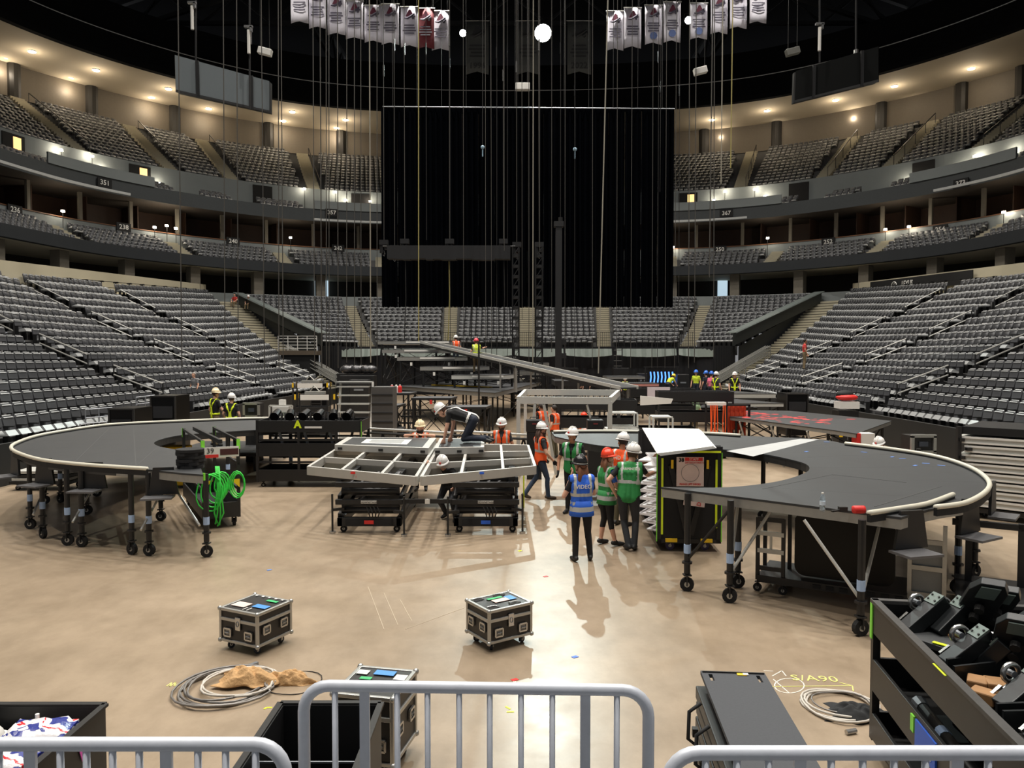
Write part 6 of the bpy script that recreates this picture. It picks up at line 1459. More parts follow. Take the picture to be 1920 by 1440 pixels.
# black open bins
def bin_(x0, x1, y0, y1, h, label, slots=True):
    cx, cy = (x0 + x1) / 2, (y0 + y1) / 2; t = T('black_bin', label, 'bin', (cx, cy, 0)); w_, d = x1 - x0, y1 - y0
    B = M('bin_black', (22, 22, 23), .5, var=.2)
    mb = MB()
    if slots:
        zs = h - .16; mb.bb(-w_ / 2, w_ / 2, d / 2 - .03, d / 2, .15, zs - .04); mb.bb(-w_ / 2, w_ / 2, d / 2 - .03, d / 2, zs + .04, h)
        xs = [-w_ / 2, w_ / 2 - 1.02, w_ / 2 - .86, w_ / 2 - .39, w_ / 2 - .23, w_ / 2]
        for a, e in ((xs[0], xs[1]), (xs[2], xs[3]), (xs[4], xs[5])): mb.bb(a, e, d / 2 - .03, d / 2, zs - .04, zs + .04)
    else: mb.bb(-w_ / 2, w_ / 2, d / 2 - .03, d / 2, .15, h)
    mb.build('back_wall', B, t)
    mb = MB(); mb.bb(-w_ / 2, w_ / 2, -d / 2, -d / 2 + .03, .15, h); mb.build('front_wall', B, t)
    mb = MB(); mb.bb(-w_ / 2, -w_ / 2 + .03, -d / 2 + .03, d / 2 - .03, .15, h); mb.build('side_wall', B, t); mb = MB(); mb.bb(w_ / 2 - .03, w_ / 2, -d / 2 + .03, d / 2 - .03, .15, h); mb.build('side_wall', B, t)
    mb = MB(); mb.bb(-w_ / 2, w_ / 2, -d / 2, d / 2, .12, .16); mb.build('bottom', B, t)
    for a, e in (((-w_ / 2, d / 2), (w_ / 2, d / 2)), ((-w_ / 2, -d / 2), (w_ / 2, -d / 2)), ((-w_ / 2, -d / 2), (-w_ / 2, d / 2)), ((w_ / 2, -d / 2), (w_ / 2, d / 2))):
        mb = MB(); mb.bar((*a, h + .005), (*e, h + .005), .045, .02); mb.build('rim', CHD, t)
    for sx in (-1, 1):
        for sy in (-1, 1): caster(t, sx * (w_ / 2 - .1), sy * (d / 2 - .1), .045)
    return t
BN = bin_(-4.3, -2.88, 4.35, 5.29, .9, 'black open bin holding bottled water packs and helmets')
mb = MB(); mb.plate([(.715, .2, .8), (.715, .1, .82), (.715, .16, .66)], (1, 0, 0), .004); mb.build('pink_tape', M('pink_tape', (225, 90, 190), .5), BN)
mb = MB(); mb.plate([(.71 - .06, -.472, .84), (.71 - .0, -.472, .8), (.71 - .05, -.472, .7)], (0, -1, 0), .004); mb.build('pink_tape', M('pink_tape', (225, 90, 190), .5), BN)
B2 = bin_(-1.68, -.95, 4.2, 5.42, .85, 'black open bin with metal trim behind the steel barricade', False)
mb = MB(); mb.box((.34, .2, .55), (.02, .5, .5)); mb.build('inner_panel', ALU, B2)
for z in (.6, .75): mb = MB(); mb.box((0, .0, z), (.66, .012, .01)); mb.build('wire', STEEL, B2)
mb = MB(); mb.box((0, -.1, .4), (.6, .9, .02)); mb.build('false_floor', BLKM, B2)
# water pack: 12 bottles wrapped in printed film
def film_mat():
    if 'pack_film' in MATS: return MATS['pack_film']
    m_ = M('pack_film', (225, 222, 222), .25, var=.1, scale=10, bump=.8); nt_ = m_.node_tree
    tc_ = nt_.nodes.new('ShaderNodeTexCoord'); n_ = nt_.nodes.new('ShaderNodeTexNoise'); n_.inputs['Scale'].default_value = 5.5; n_.inputs['Detail'].default_value = 3; n_.inputs['Distortion'].default_value = 1.2
    r_ = nt_.nodes.new('ShaderNodeValToRGB'); r_.color_ramp.interpolation = 'CONSTANT'; e_ = r_.color_ramp.elements
    e_[0].position = 0; e_[0].color = lin((52, 62, 140)) + (1,); e_[1].position = .43; e_[1].color = lin((222, 220, 222)) + (1,)
    q_ = e_.new(.56); q_.color = lin((206, 44, 52)) + (1,); q_ = e_.new(.66); q_.color = lin((228, 226, 226)) + (1,)
    nt_.links.new(tc_.outputs['Object'], n_.inputs['Vector']); nt_.links.new(n_.outputs['Fac'], r_.inputs['Fac']); nt_.links.new(r_.outputs['Color'], nt_.nodes['Principled BSDF'].inputs['Base Color'])
    return m_
def pack(loc, rz, lab):
    t = T('water_pack', lab, 'bottle pack', loc, rz, 'water packs in the bin')
    nt_ = None
    W_ = film_mat()
    mb = MB(); n = 10
    for i in range(n):
        for j in range(6): pass
    V = []; F = []; gx, gy = 9, 7
    for j in range(gy):
        for i in range(gx):
            V.append((-.2 + .4 * i / (gx - 1), -.13 + .26 * j / (gy - 1), .23 + .015 * math.sin(i * 2.1) * math.cos(j * 2.3) - .05 * (abs(i - 4) == 4) - .05 * (abs(j - 3) == 3)))
    for j in range(gy - 1):
        for i in range(gx - 1): F.append((j * gx + i, j * gx + i + 1, (j + 1) * gx + i + 1, (j + 1) * gx + i))
    mb.add(V, F); o = mb.build('film_top', W_, t, smooth=True)
    mb = MB(); mb.bb(-.2, .2, -.13, .13, 0, .19); mb.build('film_side', W_, t)
    for i in range(1, 2): mb = MB(); mb.lathe([(.014, .2), (.014, .255)], 8, 0, Matrix.Translation((-.14 + .09 * i, .1, 0))); mb.build('bottle_cap', WHITE, t)
pack((-3.13, 4.93, .71), .15, 'red white and blue wrapped water pack on top of bin contents')
pack((-3.15, 4.58, .71), -.1, 'red white and blue wrapped water pack on top of bin contents')
mb = MB(); mb.bb(-4.2, -2.95, 4.42, 5.22, .17, .7); tag(mb.build('cardboard_box', BLKM), 'dark carton filling the lower part of the bin', 'box')
def helmet_mesh(mb, X, r=.14):
    mb.lathe([(r * .98, .0), (r, r * .3), (r * .93, r * .62), (r * .72, r * .95), (r * .4, r * 1.13), (r * .05, r * 1.2)], 16, 0, X)
    mb.lathe([(r * 1.13, -.008), (r * 1.15, 0), (r * 1.02, .022)], 16, 0, X @ Matrix.Translation((0, .02, 0)) @ Matrix.Diagonal((1, 1.06, 1, 1)))
    for k in (-1, 0, 1): mb.tube([X @ Vector((k * r * .25, -r * .9 * math.cos(a), .02 + r * 1.16 * math.sin(a))) for a in np.linspace(.25, PI - .25, 8)], r * .06, 5)
for x, y, z, lab in ((-3.55, 4.98, .72, 'white hard hat lying behind water packs in bin'), (-3.53, 4.6, .72, 'white hard hat with black strap lying in bin')):
    t = T('hard_hat', lab, 'hard hat', (x, y, z)); mb = MB(); helmet_mesh(mb, Matrix.Translation((0, 0, .02)) @ Matrix.Rotation(.2, 4, 'X'), .15); mb.build('shell', WHITE, t, smooth=True)
    mb = MB(); mb.tube([(-.15, 0, .02), (-.1, -.17, .0), (.1, -.17, 0), (.15, 0, .02)], .012, 6); mb.build('strap', BLK, t)
# steel barricades on the near platform
mb = MB(); mb.bb(-6, 6, -3, 3.0, -.0, 1.12); struct(mb.build('platform_near', CONC), 'concrete platform below the camera')
mb = MB(); mb.bb(-6, 6, -3, 1.5, 1.12, 1.7); struct(mb.build('platform_step', CONC), 'concrete step below the camera')
GALV = M('galvanised_tube', (205, 210, 220), .4, .1, var=.1, scale=25, bump=.04)
def barricade(x0, x1, y0, y1, z, label, bars, wide):
    t = T('steel_barricade', label, 'barricade', ((x0 + x1) / 2, (y0 + y1) / 2, 1.12)); r = .0205
    def pt(x, zz): return Vector((x, y0 + (y1 - y0) * (x - x0) / (x1 - x0), zz))
    rad = .09; P = [pt(x0, 1.32)]
    for i in range(7): a = PI - PI / 2 * i / 6; P.append(pt(x0 + rad + rad * math.cos(a), z - rad + rad * math.sin(a)))
    for i in range(7): a = PI / 2 - PI / 2 * i / 6; P.append(pt(x1 - rad + rad * math.cos(a), z - rad + rad * math.sin(a)))
    P.append(pt(x1, 1.32)); mb = MB(); mb.tube(P, r, 14); mb.build('outer_tube', GALV, t, smooth=True, world=True)
    mb = MB(); mb.cyl(pt(x0, 1.32), pt(x1, 1.32), .018, n=10); mb.build('lower_rail', GALV, t, world=True)
    for x in bars: mb = MB(); mb.cyl(pt(x, 1.32), pt(x, z), .0105, n=10); mb.build('upright', GALV, t, smooth=True, world=True)
    for x in wide: mb = MB(); p = pt(x, (1.32 + z) / 2); mb.box(p, (.034, .012, z - 1.32)); mb.build('flat_upright', GALV, t, world=True)
    for x in (x0 + .15, x1 - .15): mb = MB(); p = pt(x, 1.14); mb.box(p, (.06, .5, .03)); mb.box(p + Vector((0, 0, .1)), (.03, .03, .2)); mb.build('foot', GALV, t, world=True)
k = 2.6 / FPX
barricade(-.725, .468, 2.6, 2.56, 2.226, 'grey steel barricade standing before the black bin and flight case', [(x - 960) * k for x in (623, 742, 800, 860, 918, 977, 1036, 1157)], [(x - 960) * k for x in (680, 1098)])
k = 2.2 / FPX
barricade(-2.3, -.67, 2.2, 2.2, 2.226, 'grey steel barricade standing before the water pack bin', [(x - 960) * k for x in (-140, -80, -20, 97, 147, 197, 248, 360, 413, 470)], [(x - 960) * k for x in (40, 300)])
k = 2.15 / FPX
barricade(.45, 2.2, 2.15, 2.15, 2.226, 'grey steel barricade standing before the grey lidded dolly', [(x - 960) * k for x in (1330, 1390, 1450, 1570, 1630, 1690, 1750, 1870, 1990)], [(x - 960) * k for x in (1510, 1810)])
# grey lidded dolly
a, b_ = at(1320, 1259, z=.9), at(1443, 1269, z=.9); dirn = Vector((-.1, -1, 0)).normalized(); rz = math.atan2((b_ - a).y, (b_ - a).x) - .02
t = T('lidded_dolly', 'dolly of stacked black boards with slotted grey carpet lid', 'dolly', ((a.x + b_.x) / 2 - .1, a.y - .95, 0), -.085)
w_, L_ = (b_ - a).length, 1.9; GC = M('grey_carpet', (74, 76, 80), .9, var=.12, scale=60, bump=.1)
mb = MB(); sl = [(-w_ / 2 + .05, -w_ / 2 + .09), (w_ / 2 - .09, w_ / 2 - .05)]
for (x0, x1, y0, y1) in [(-w_ / 2, w_ / 2, L_ / 2 - .06, L_ / 2), (-w_ / 2, -w_ / 2 + .05, L_ / 2 - .18, L_ / 2 - .06), (-w_ / 2 + .08, w_ / 2 - .08, L_ / 2 - .18, L_ / 2 - .06), (w_ / 2 - .05, w_ / 2, L_ / 2 - .18, L_ / 2 - .06), (-w_ / 2, w_ / 2, -L_ / 2, L_ / 2 - .18)]: mb.bb(x0, x1, y0, y1, .87, .9)
mb.build('lid', GC, t); mb = MB(); mb.box((0, L_ / 2 - .03, .905), (w_ * .96, .012, .012)); mb.build('lid_batten', BLK, t)
mb = MB(); mb.box((.06, L_ / 2 - .05, .903), (.07, .05, .006)); mb.build('yellow_label', YELO, t); mb = MB(); mb.box((.09, L_ / 2 - .05, .905), (.04, .04, .006)); mb.build('paper_label', WHITE, t)
for k in range(5): mb = MB(); mb.box((-.03, .0, .26 + .12 * k), (w_ + .02 - .01 * (k % 2), L_ - .04, .1)); mb.build('board', BLK, t, bevel=.01)
for k in range(3):
    y = L_ / 2 - .35 - .35 * k; mb = MB(); mb.tube([(-w_ / 2 - .05, y, .8), (-w_ / 2 - .14, y - .02, .74), (-w_ / 2 - .15, y - .05, .55), (-w_ / 2 - .08, y - .06, .5), (-w_ / 2 - .04, y - .02, .3)], .014, 6); mb.build('strap', BLKM, t, smooth=True)
    mb = MB(); mb.box((-w_ / 2 - .1, y - .04, .6), (.04, .05, .06)); mb.build('buckle', BLK, t)
mb = MB(); mb.box((-w_ / 2 - .05, -.32, .6), (.01, .06, .12)); mb.build('red_tape', REDM, t); mb = MB(); mb.box((-w_ / 2 - .05, -.38, .6), (.01, .05, .12)); mb.build('green_tape', GREEN, t)
for sx in (-1, 1):
    for sy in (-1, 1): caster(t, sx * (w_ / 2 - .06), sy * (L_ / 2 - .15), .07)
mb = MB(); mb.box((0, 0, .19), (w_, L_, .04)); mb.build('base', BLK, t)
# yellow case inside the ring opening and a low dolly beyond its edge
p = at(322, 838, D=19.3); t = T('yellow_case', 'yellow plastic case standing inside the curved deck opening', 'case', (p.x, 19.3, 0)); mb = MB(); mb.bb(-.32, .32, 0, .5, .06, 1.06); mb.build('body', YELO, t, bevel=.03)
mb = MB(); mb.bb(-.33, .33, -.01, .51, .72, .76); mb.build('seam', BLK, t); mb = MB(); mb.tube([(-.12, -.01, .88), (-.1, -.05, .9), (.1, -.05, .9), (.12, -.01, .88)], .018, 6); mb.build('handle', BLK, t)
for sx in (-.22, .22): mb = MB(); mb.bb(sx - .05, sx + .05, .02, .48, 0, .06); mb.build('foot', BLK, t)
p = at(12, 922, z=0) + Vector((.75, .1, 0)); t = T('flat_dolly', 'low flat dolly stacked with pale boards beyond the curved deck', 'dolly', (p.x, p.y, 0)); mb = MB(); mb.box((0, .4, .2), (1.5, .8, .08)); mb.build('bed', BLK, t)
for k in range(3): mb = MB(); mb.box((.02 * k, .4, .28 + .09 * k), (1.4, .75, .07)); mb.build('board', ALUL if k % 2 == 0 else BLK, t, bevel=.006)
for sx in (-.6, .6):
    for sy in (.12, .68): caster(t, sx, sy, .06)
# big black cart at the right edge
p0 = at(1634, 1126, z=1.3); L_, W_ = 3.0, 1.25; rz = math.atan2(2.38, .36); d = Vector((-.15, -1, 0)).normalized(); nrm = Vector((1, -.15, 0)).normalized()
cc = p0 + d * L_ / 2 + nrm * W_ / 2
BC = cart('bracket_cart', 'big black three-tier cart loaded with black steel brackets', (cc.x, cc.y), math.atan2(d.y, d.x), L_, W_, 1.3, [(.14, .36), (.55, .82), (1.04, 1.3)], cast=.05, taped=None)
Xc = TX[BC.name]
mb = MB(); mb.box((-L_ / 2 + .025, -W_ / 2 - .004, 1.14), (.05, .012, .3)); mb.build('green_tape', GREEN, BC)
mb = MB(); mb.box((-.05, -W_ / 2 - .006, 1.305), (.2, .03, .006)); mb.build('yellow_mark', YEL, BC)
mb = MB(); mb.box((-.52, -W_ / 2 - .006, .72), (.06, .012, .12)); mb.build('green_mark', GREEN, BC); mb = MB(); mb.box((-.28, -W_ / 2 - .006, .68), (.36, .012, .2)); mb.build('blue_sign', BLUE, BC)
text('A', .12, WHITE, frame((-.2, -W_ / 2 - .014, .66), (1, 0, 0), (0, 0, 1)), BC)
for z in (1.305,):  # top rails in a lighter, mottled grey than the panels
    for sy in (-1, 1): mb = MB(); mb.box((0, sy * (W_ / 2 - .02), z), (L_, .06, .03)); mb.build('top_rail', M('rail_mottled_grey', (66, 65, 64), .5, var=.35, scale=20), BC)
    for sx in (-1, 1): mb = MB(); mb.box((sx * (L_ / 2 - .02), 0, z), (.06, W_, .03)); mb.build('top_rail', M('rail_mottled_grey', (66, 65, 64), .5, var=.35, scale=20), BC)
# steel brackets in its top tray: box beams with pale pads and clamp rings, leaning slabs, flat strips
GB = M('bracket_black', (34, 37, 39), .35, .3, var=.25); PADM = M('pad_green_grey', (98, 112, 106), .5); 
def bracket(a, e, w_=.13, h=.11):
    a, e = Vector(a), Vector(e); t = T('clamp_bracket', 'black box bracket with pale pad and clamp ring in top tray', 'bracket', tuple(a), group='clamp brackets in the top tray')
    dv = (e - a).normalized(); sd = dv.cross(Vector((0, 0, 1))).normalized(); up_ = sd.cross(dv)
    mb = MB(); mb.bar(a, e, w_, h); mb.build('beam', GB, t, world=True, bevel=.008)
    mb = MB(); mb.bar(a.lerp(e, .72) + up_ * (h / 2 + .004), a.lerp(e, 1.0) + up_ * (h / 2 + .004), w_ * .95, .01); mb.build('pad', PADM, t, world=True)
    for u in (.8, .92):
        for k in (-1, 1): mb = MB(); c = a.lerp(e, u) + up_ * (h / 2 + .01) + sd * k * w_ * .3; mb.cyl(c, c + up_ * .008, .009, n=6); mb.build('bolt_head', CHD, t, world=True)
    c = a.lerp(e, .62) - sd * (w_ / 2 + .05) + up_ * .05
    mb = MB(); mb.tube([c + dv * .06 * math.cos(q) + up_ * .06 * math.sin(q) for q in np.linspace(0, 2 * PI, 14, endpoint=False)], .018, 6, closed=True); mb.build('clamp_ring', CHROME, t, world=True, smooth=True)
    mb = MB(); mb.cyl(c - sd * .03, c + sd * .03, .022, n=8); mb.build('clamp_pin', STEEL, t, world=True)
    c = a.lerp(e, .2) - sd * (w_ / 2 + .04)
    mb = MB(); mb.cyl(c, c + dv * .16, .016, n=8); mb.bar(c + up_ * .03 - dv * .04, c + up_ * .03 + dv * .05, .025, .025); mb.build('latch', CHROME, t, world=True)
for p_, q_ in [((1700, 1182, 1.14), (1768, 1124, 1.38)), ((1757, 1188, 1.14), (1815, 1130, 1.38)), ((1775, 1248, 1.12), (1855, 1187, 1.36)), ((1838, 1250, 1.12), (1888, 1205, 1.34)), ((1880, 1330, 1.1), (1960, 1260, 1.32)), ((1940, 1400, 1.1), (2020, 1330, 1.3))]:
    bracket(at(p_[0], p_[1], z=p_[2]), at(q_[0], q_[1], z=q_[2]))
for b0, t0, w_ in [((1800, 1188, 1.08), (1862, 1098, 1.62), .26), ((1835, 1190, 1.08), (1893, 1110, 1.55), .2), ((1890, 1262, 1.08), (1915, 1165, 1.55), .28), ((1935, 1280, 1.08), (1960, 1150, 1.62), .3)]:
    A, E = at(b0[0], b0[1], z=b0[2]), at(t0[0], t0[1], z=t0[2]); dv = (E - A).normalized(); sd = Vector((.75, -.6, 0)).normalized(); nn_ = dv.cross(sd).normalized()
    t = T('slab_bracket', 'tall black slab bracket with chamfered end leaning in cart', 'bracket', tuple(A), group='slab brackets in the top tray'); Ln = (E - A).length
    prof = [(-.5, 0), (.5, 0), (.5, .86), (.3, 1), (-.3, 1), (-.5, .86)]
    mb = MB(); mb.plate([A + sd * x * w_ + dv * y * Ln for x, y in prof], nn_, .07); mb.build('slab', GB, t, world=True, bevel=.006)
    mb = MB(); mb.plate([A + sd * x * w_ * .5 + dv * (y * .2 + .76) * Ln - nn_ * .012 for x, y in ((-.5, 0), (.5, 0), (.5, 1), (-.5, 1))], nn_, .01); mb.build('pad', PADM, t, world=True)
    for y in (.45, .62): mb = MB(); c = A + dv * y * Ln - nn_ * .02; mb.cyl(c, c - nn_ * .05, .035, n=10); mb.build('knob', CHD, t, world=True)
for (x0_, y0_, x1_, y1_) in [(1775, 1252, 1872, 1240), (1788, 1266, 1892, 1254), (1868, 1338, 1960, 1334), (1880, 1352, 1970, 1350)]:
    A, E = at(x0_, y0_, z=1.14), at(x1_, y1_, z=1.14); mb = MB(); mb.bar(A, E, .02, .13); tag(mb.build('steel_strip', GB), 'flat black steel strip standing on edge in top tray', 'steel strip', 'steel strips in the top tray')
for x_, y_ in [(1778, 1192), (1832, 1282), (1866, 1286), (1845, 1305), (1890, 1310)]:
    p_ = at(x_, y_, z=1.12); mb = MB(); mb.box(p_, (.15, .12, .08), rz=x_ * .1); tag(mb.build('wood_block', M('scrap_wood', (150, 112, 72), .7, var=.3), bevel=.01), 'scrap wooden block lying among the black brackets', 'wood block', 'wooden blocks in the cart')
p_ = at(1752, 1200, z=1.12); mb = MB(); mb.box(p_, (.3, .35, .04), rz=.5); gb = mb.build('grey_board', M('board_slate', (58, 60, 62), .6)); tag(gb, 'dark grey board with lime sticker in the top tray', 'board')
p_ = at(1762, 1207, z=1.15); mb = MB(); mb.box(p_, (.1, .04, .006), rz=-.9); mb.build('lime_sticker', YEL, gb)
# pipes in the middle tray
for k in range(3):
    A, E = Vector((-.95 + .12 * k, -.4 + .2 * k, .64 + .02 * k)), Vector((.3 + .3 * k, -.45 + .2 * k, .66)); t = T('clamp_pipe', 'black pipe with steel clamp end and blue tape in middle tray', 'pipe', tuple(Xc @ A), group='pipes in the middle tray')
    mb = MB(); mb.cyl(Xc @ A, Xc @ E, .045, n=10); mb.build('pipe', BLK, t, world=True, smooth=True)
    mb = MB(); mb.cyl(Xc @ A.lerp(E, .3), Xc @ A.lerp(E, .38), .048, n=10); mb.build('tape_band', BLUT, t, world=True)
    mb = MB(); mb.cyl(Xc @ (A - Vector((.1, 0, 0))), Xc @ A, .06, .05, 10); mb.build('clamp_end', STEEL, t, world=True)
# cable coils on the floor
CBL = M('steel_cable', (132, 128, 124), .45, .4); CBW = M('white_cable', (196, 190, 180), .5)
def coil(c, r, n, mat, lab, rr=.012, ell=1.0):
    mb = MB(); pts = []
    N = n * 24
    for i in range(N): a = 2 * PI * i / 24; q = r + .02 * math.sin(i * .7) + .012 * (i // 24) * (-1) ** (i // 24); pts.append((q * math.cos(a), q * ell * math.sin(a) + .02 * math.sin(a * .37), rr + .012 * (i // 24) * .6 + .006 * math.sin(a * 3)))
    mb.tube(pts, rr, 5); o = mb.build('cable_coil', mat, smooth=True); o.location = c; return tag(o, lab, 'cable')
p = at(425, 1291, z=0); coil((p.x, p.y, 0), .44, 6, CBL, 'grey steel cable coiled on the floor beside burlap'); coil((p.x + .12, p.y + .04, .04), .36, 2, CBW, 'pale cable coiled over the grey steel cable')
p = at(545, 1281, z=0); coil((p.x, p.y, 0), .3, 1, BLKM, 'thin black wire loop beside the burlap bundle', .005)
p = at(1575, 1326, z=0); coil((p.x, p.y, 0), .33, 4, CBW, 'white cable coiled near the chalk arrow'); coil((p.x + .03, p.y, .03), .26, 1, CBL, 'thin grey cable looped inside the white coil', .008)
# burlap bundle
BUR = M('burlap', (190, 152, 106), .9, var=.2, scale=40, bump=.5)
def lump(name, c, pts, mat, lab, cat, seed=1):
    rnd = random.Random(seed); mb = MB(); bm = bmesh.new()
    for (x, y, z, r, sx, sy, sz) in pts:
        X = Matrix.Translation((x, y, z)) @ Matrix.Diagonal((r * sx, r * sy, r * sz, 1)); bmesh.ops.create_icosphere(bm, subdivisions=3, radius=1, matrix=X)
    for v in bm.verts:
        v.co += Vector((rnd.uniform(-1, 1), rnd.uniform(-1, 1), rnd.uniform(-1, 1))) * .03
        if v.co.z < .003: v.co.z = .003
    me = bpy.data.meshes.new(name); bm.to_mesh(me); bm.free(); me.materials.append(mat)
    for pl in me.polygons: pl.use_smooth = True
    o = bpy.data.objects.new(name, me); COL.objects.link(o); o.location = c
    m_ = o.modifiers.new('r', 'REMESH'); m_.mode = 'VOXEL'; m_.voxel_size = .012; m_.use_smooth_shade = True
    return tag(o, lab, cat)
def drape(name, c, rz, lx, ly, h, mat, lab, cat, seed, taper=0.):
    """crumpled cloth: a grid sheet heaped up in folds with a ragged outline"""
    rnd = random.Random(seed); nx, ny = 34, 22; ph = [rnd.uniform(0, 6) for _ in range(8)]; V = []; F = []
    for j in range(ny + 1):
        for i in range(nx + 1):
            u, v = i / nx * 2 - 1, j / ny * 2 - 1; a = math.atan2(v, u); rim = 1 + .16 * math.sin(3 * a + ph[0]) + .1 * math.sin(7 * a + ph[1])
            r = min(1., math.hypot(u, v)); w_ = 1 - taper * max(0, u)
            x, y = u * lx * rim, v * ly * rim * w_
            z = h * max(0, 1 - r ** 2.2) * (.55 + .45 * w_)
            z += h * (.34 * abs(math.sin(5.5 * u + 2.4 * v + ph[2])) + .26 * abs(math.sin(3.1 * u - 6.5 * v + ph[3])) + .12 * math.sin(13 * u + 9 * v + ph[4])) * max(0, 1 - r ** 5)
            V.append((x + .012 * math.sin(9 * v + ph[5]), y + .012 * math.sin(8 * u + ph[6]), max(.004, z + .004)))
    for j in range(ny):
        for i in range(nx): k = j * (nx + 1) + i; F.append((k, k + 1, k + nx + 2, k + nx + 1))
    mb = MB(); mb.add(V, F); o = mb.build(name, mat, smooth=True); o.location = c; o.rotation_euler = (0, 0, rz); so = o.modifiers.new('thick', 'SOLIDIFY'); so.thickness = .006
    return tag(o, lab, cat)
p = at(466, 1281, z=0)
drape('burlap_sack', (p.x, p.y, .03), -.15, .3, .17, .09, BUR, 'tan burlap sack lying on the steel cable coil', 'sack', 3)
drape('burlap_sack', (p.x + .44, p.y + .02, .0), -.05, .25, .12, .085, BUR, 'tied tan burlap bundle with tapered end on floor', 'sack', 5, .75)
p = at(1610, 1342, z=0)
drape('black_rag', (p.x, p.y, .0), -.3, .26, .17, .07, M('rag_black', (34, 36, 38), .9, bump=.4, scale=12), 'crumpled black cloth lying over the white cable coil', 'cloth', 8)
p = at(468, 1252, z=0); mb = MB(); mb.bar((p.x - .06, p.y - .08, .02), (p.x + .06, p.y + .08, .02), .04, .03); tag(mb.build('cable_plug', STEEL), 'small silver cable plug lying beyond the burlap', 'plug')
p = at(1597, 1378, z=0); mb = MB(); mb.cyl((p.x - .05, p.y, .025), (p.x + .05, p.y + .03, .025), .022, n=10); tag(mb.build('cable_connector', CHROME), 'chrome cable connector lying by the black cloth', 'connector')
# chalk and tape marks
CHK = M('yellow_chalk', (214, 212, 128), .9); CHKW = M('white_chalk', (222, 216, 204), .9)
def chalk(name, pixs, mat, lab, w_=.012):
    mb = MB()
    for pts in pixs:
        Q = [at(x, y, z=0) for x, y in pts]
        for a, e in zip(Q, Q[1:]): mb.bar((a.x, a.y, .002), (e.x, e.y, .002), w_, .003)
    return tag(mb.build(name, mat), lab, 'floor marking')
chalk('chalk_arrow', [[(1430, 1288), (1598, 1286)], [(1574, 1280), (1598, 1286), (1600, 1296)]], CHK, 'yellow chalk arrow drawn on concrete near white cable coil')
chalk('chalk_circle', [[(1480 + 28 * math.cos(a), 1286 + 14 * math.sin(a)) for a in np.linspace(0, 2 * PI, 18)], [(1450, 1274), (1480, 1300)], [(1432, 1258), (1450, 1259)], [(1448, 1268), (1466, 1258), (1474, 1268)]], CHKW, 'pale chalk circle crossed by lines on the concrete')
p = at(1527, 1273, z=0); o = text('S/A90', .2, CHK, Matrix.Translation((p.x, p.y, .003)) @ Matrix.Rotation(-.1, 4, 'Z'), None, 'chalk_lettering', .001); tag(o, 'yellow chalk lettering above the arrow on concrete', 'floor marking')
chalk('chalk_scribble', [[(312, 1287), (322, 1280), (318, 1288), (330, 1279), (326, 1287), (342, 1278)]], CHK, 'yellow chalk scribble beside the steel cable coil')
chalk('tape_mark', [[(495, 1330), (500, 1327), (510, 1327)]], YEL, 'yellow tape corner mark in front of burlap', .02)
chalk('tape_mark', [[(948, 1325), (957, 1330)], [(950, 1335), (964, 1335)]], YEL, 'yellow tape dashes behind the barricade bars', .02)
for x, y, m_, lab in [(965, 1275, REDM, 'red paper scrap with white squiggle on floor'), (1023, 1081, REDM, 'tiny red scrap left on the light strip'), (1078, 1232, BLUE, 'blue paper scrap on the pale floor strip'), (505, 1069, M('blue_scrap', (90, 130, 200), .6), 'small blue tape scrap near the flight case'), (975, 1033, YEL, 'yellow tape scrap in front of lift table')]:
    p = at(x, y, z=0); mb = MB(); mb.box((p.x, p.y, .003), (.07, .05, .004), rz=.6); tag(mb.build('paper_scrap', m_), lab, 'scrap')
chalk('white_squiggle', [[(955, 1282), (968, 1278), (960, 1284), (972, 1284)], [(963, 1276), (964, 1288)]], CHKW, 'white chalk squiggle beside a red scrap on concrete')
mb = MB(); a = at(982, 952, z=0); mb.box((a.x, a.y, .5), (.03, .006, 1.0)); tag(mb.build('tape_measure', YEL), 'yellow measuring tape hanging beside the lift table', 'tape measure')
chalk('floor_scratch', [[(690 + 30 * k, 1100 + 12 * k), (720 + 26 * k, 1180 - 8 * k)] for k in range(3)] + [[(760, 1180), (870, 1140)]], M('scratch_pale', (186, 172, 150), .7), 'thin pale scratches across the open concrete', .006)
# ================================================================== PEOPLE
SKIN = {'l': M('skin_light', (214, 164, 138), .55, var=.06), 'm': M('skin_tan', (182, 130, 100), .55, var=.06), 'd': M('skin_brown', (120, 80, 60), .55, var=.06)}
def cloth_m(name, rgb): return M('cloth_' + name, rgb, .85, var=.16, scale=14, bump=.15)
CM = dict(black=cloth_m('black', (26, 26, 28)), navy=cloth_m('navy', (34, 40, 54)), jeans=cloth_m('jeans', (52, 66, 88)), blue=cloth_m('blue', (52, 100, 190)), charcoal=cloth_m('charcoal', (50, 52, 56)), grey=cloth_m('grey', (110, 110, 112)),
          olive=cloth_m('olive', (84, 78, 58)), khaki=cloth_m('khaki', (120, 104, 78)), lime=cloth_m('lime', (206, 226, 60)), pink=cloth_m('pink', (226, 110, 140)), red=cloth_m('red', (190, 60, 56)), white=cloth_m('white', (220, 218, 214)), pale=cloth_m('pale_green', (160, 190, 150)))
VM = dict(orange=M('vest_orange', (250, 92, 34), .7, var=.1, scale=12), green=M('vest_green', (40, 132, 66), .7, var=.12, scale=12), blue=M('vest_blue', (38, 98, 210), .7, var=.12, scale=12), yellow=M('vest_yellow', (214, 232, 70), .7, var=.1))
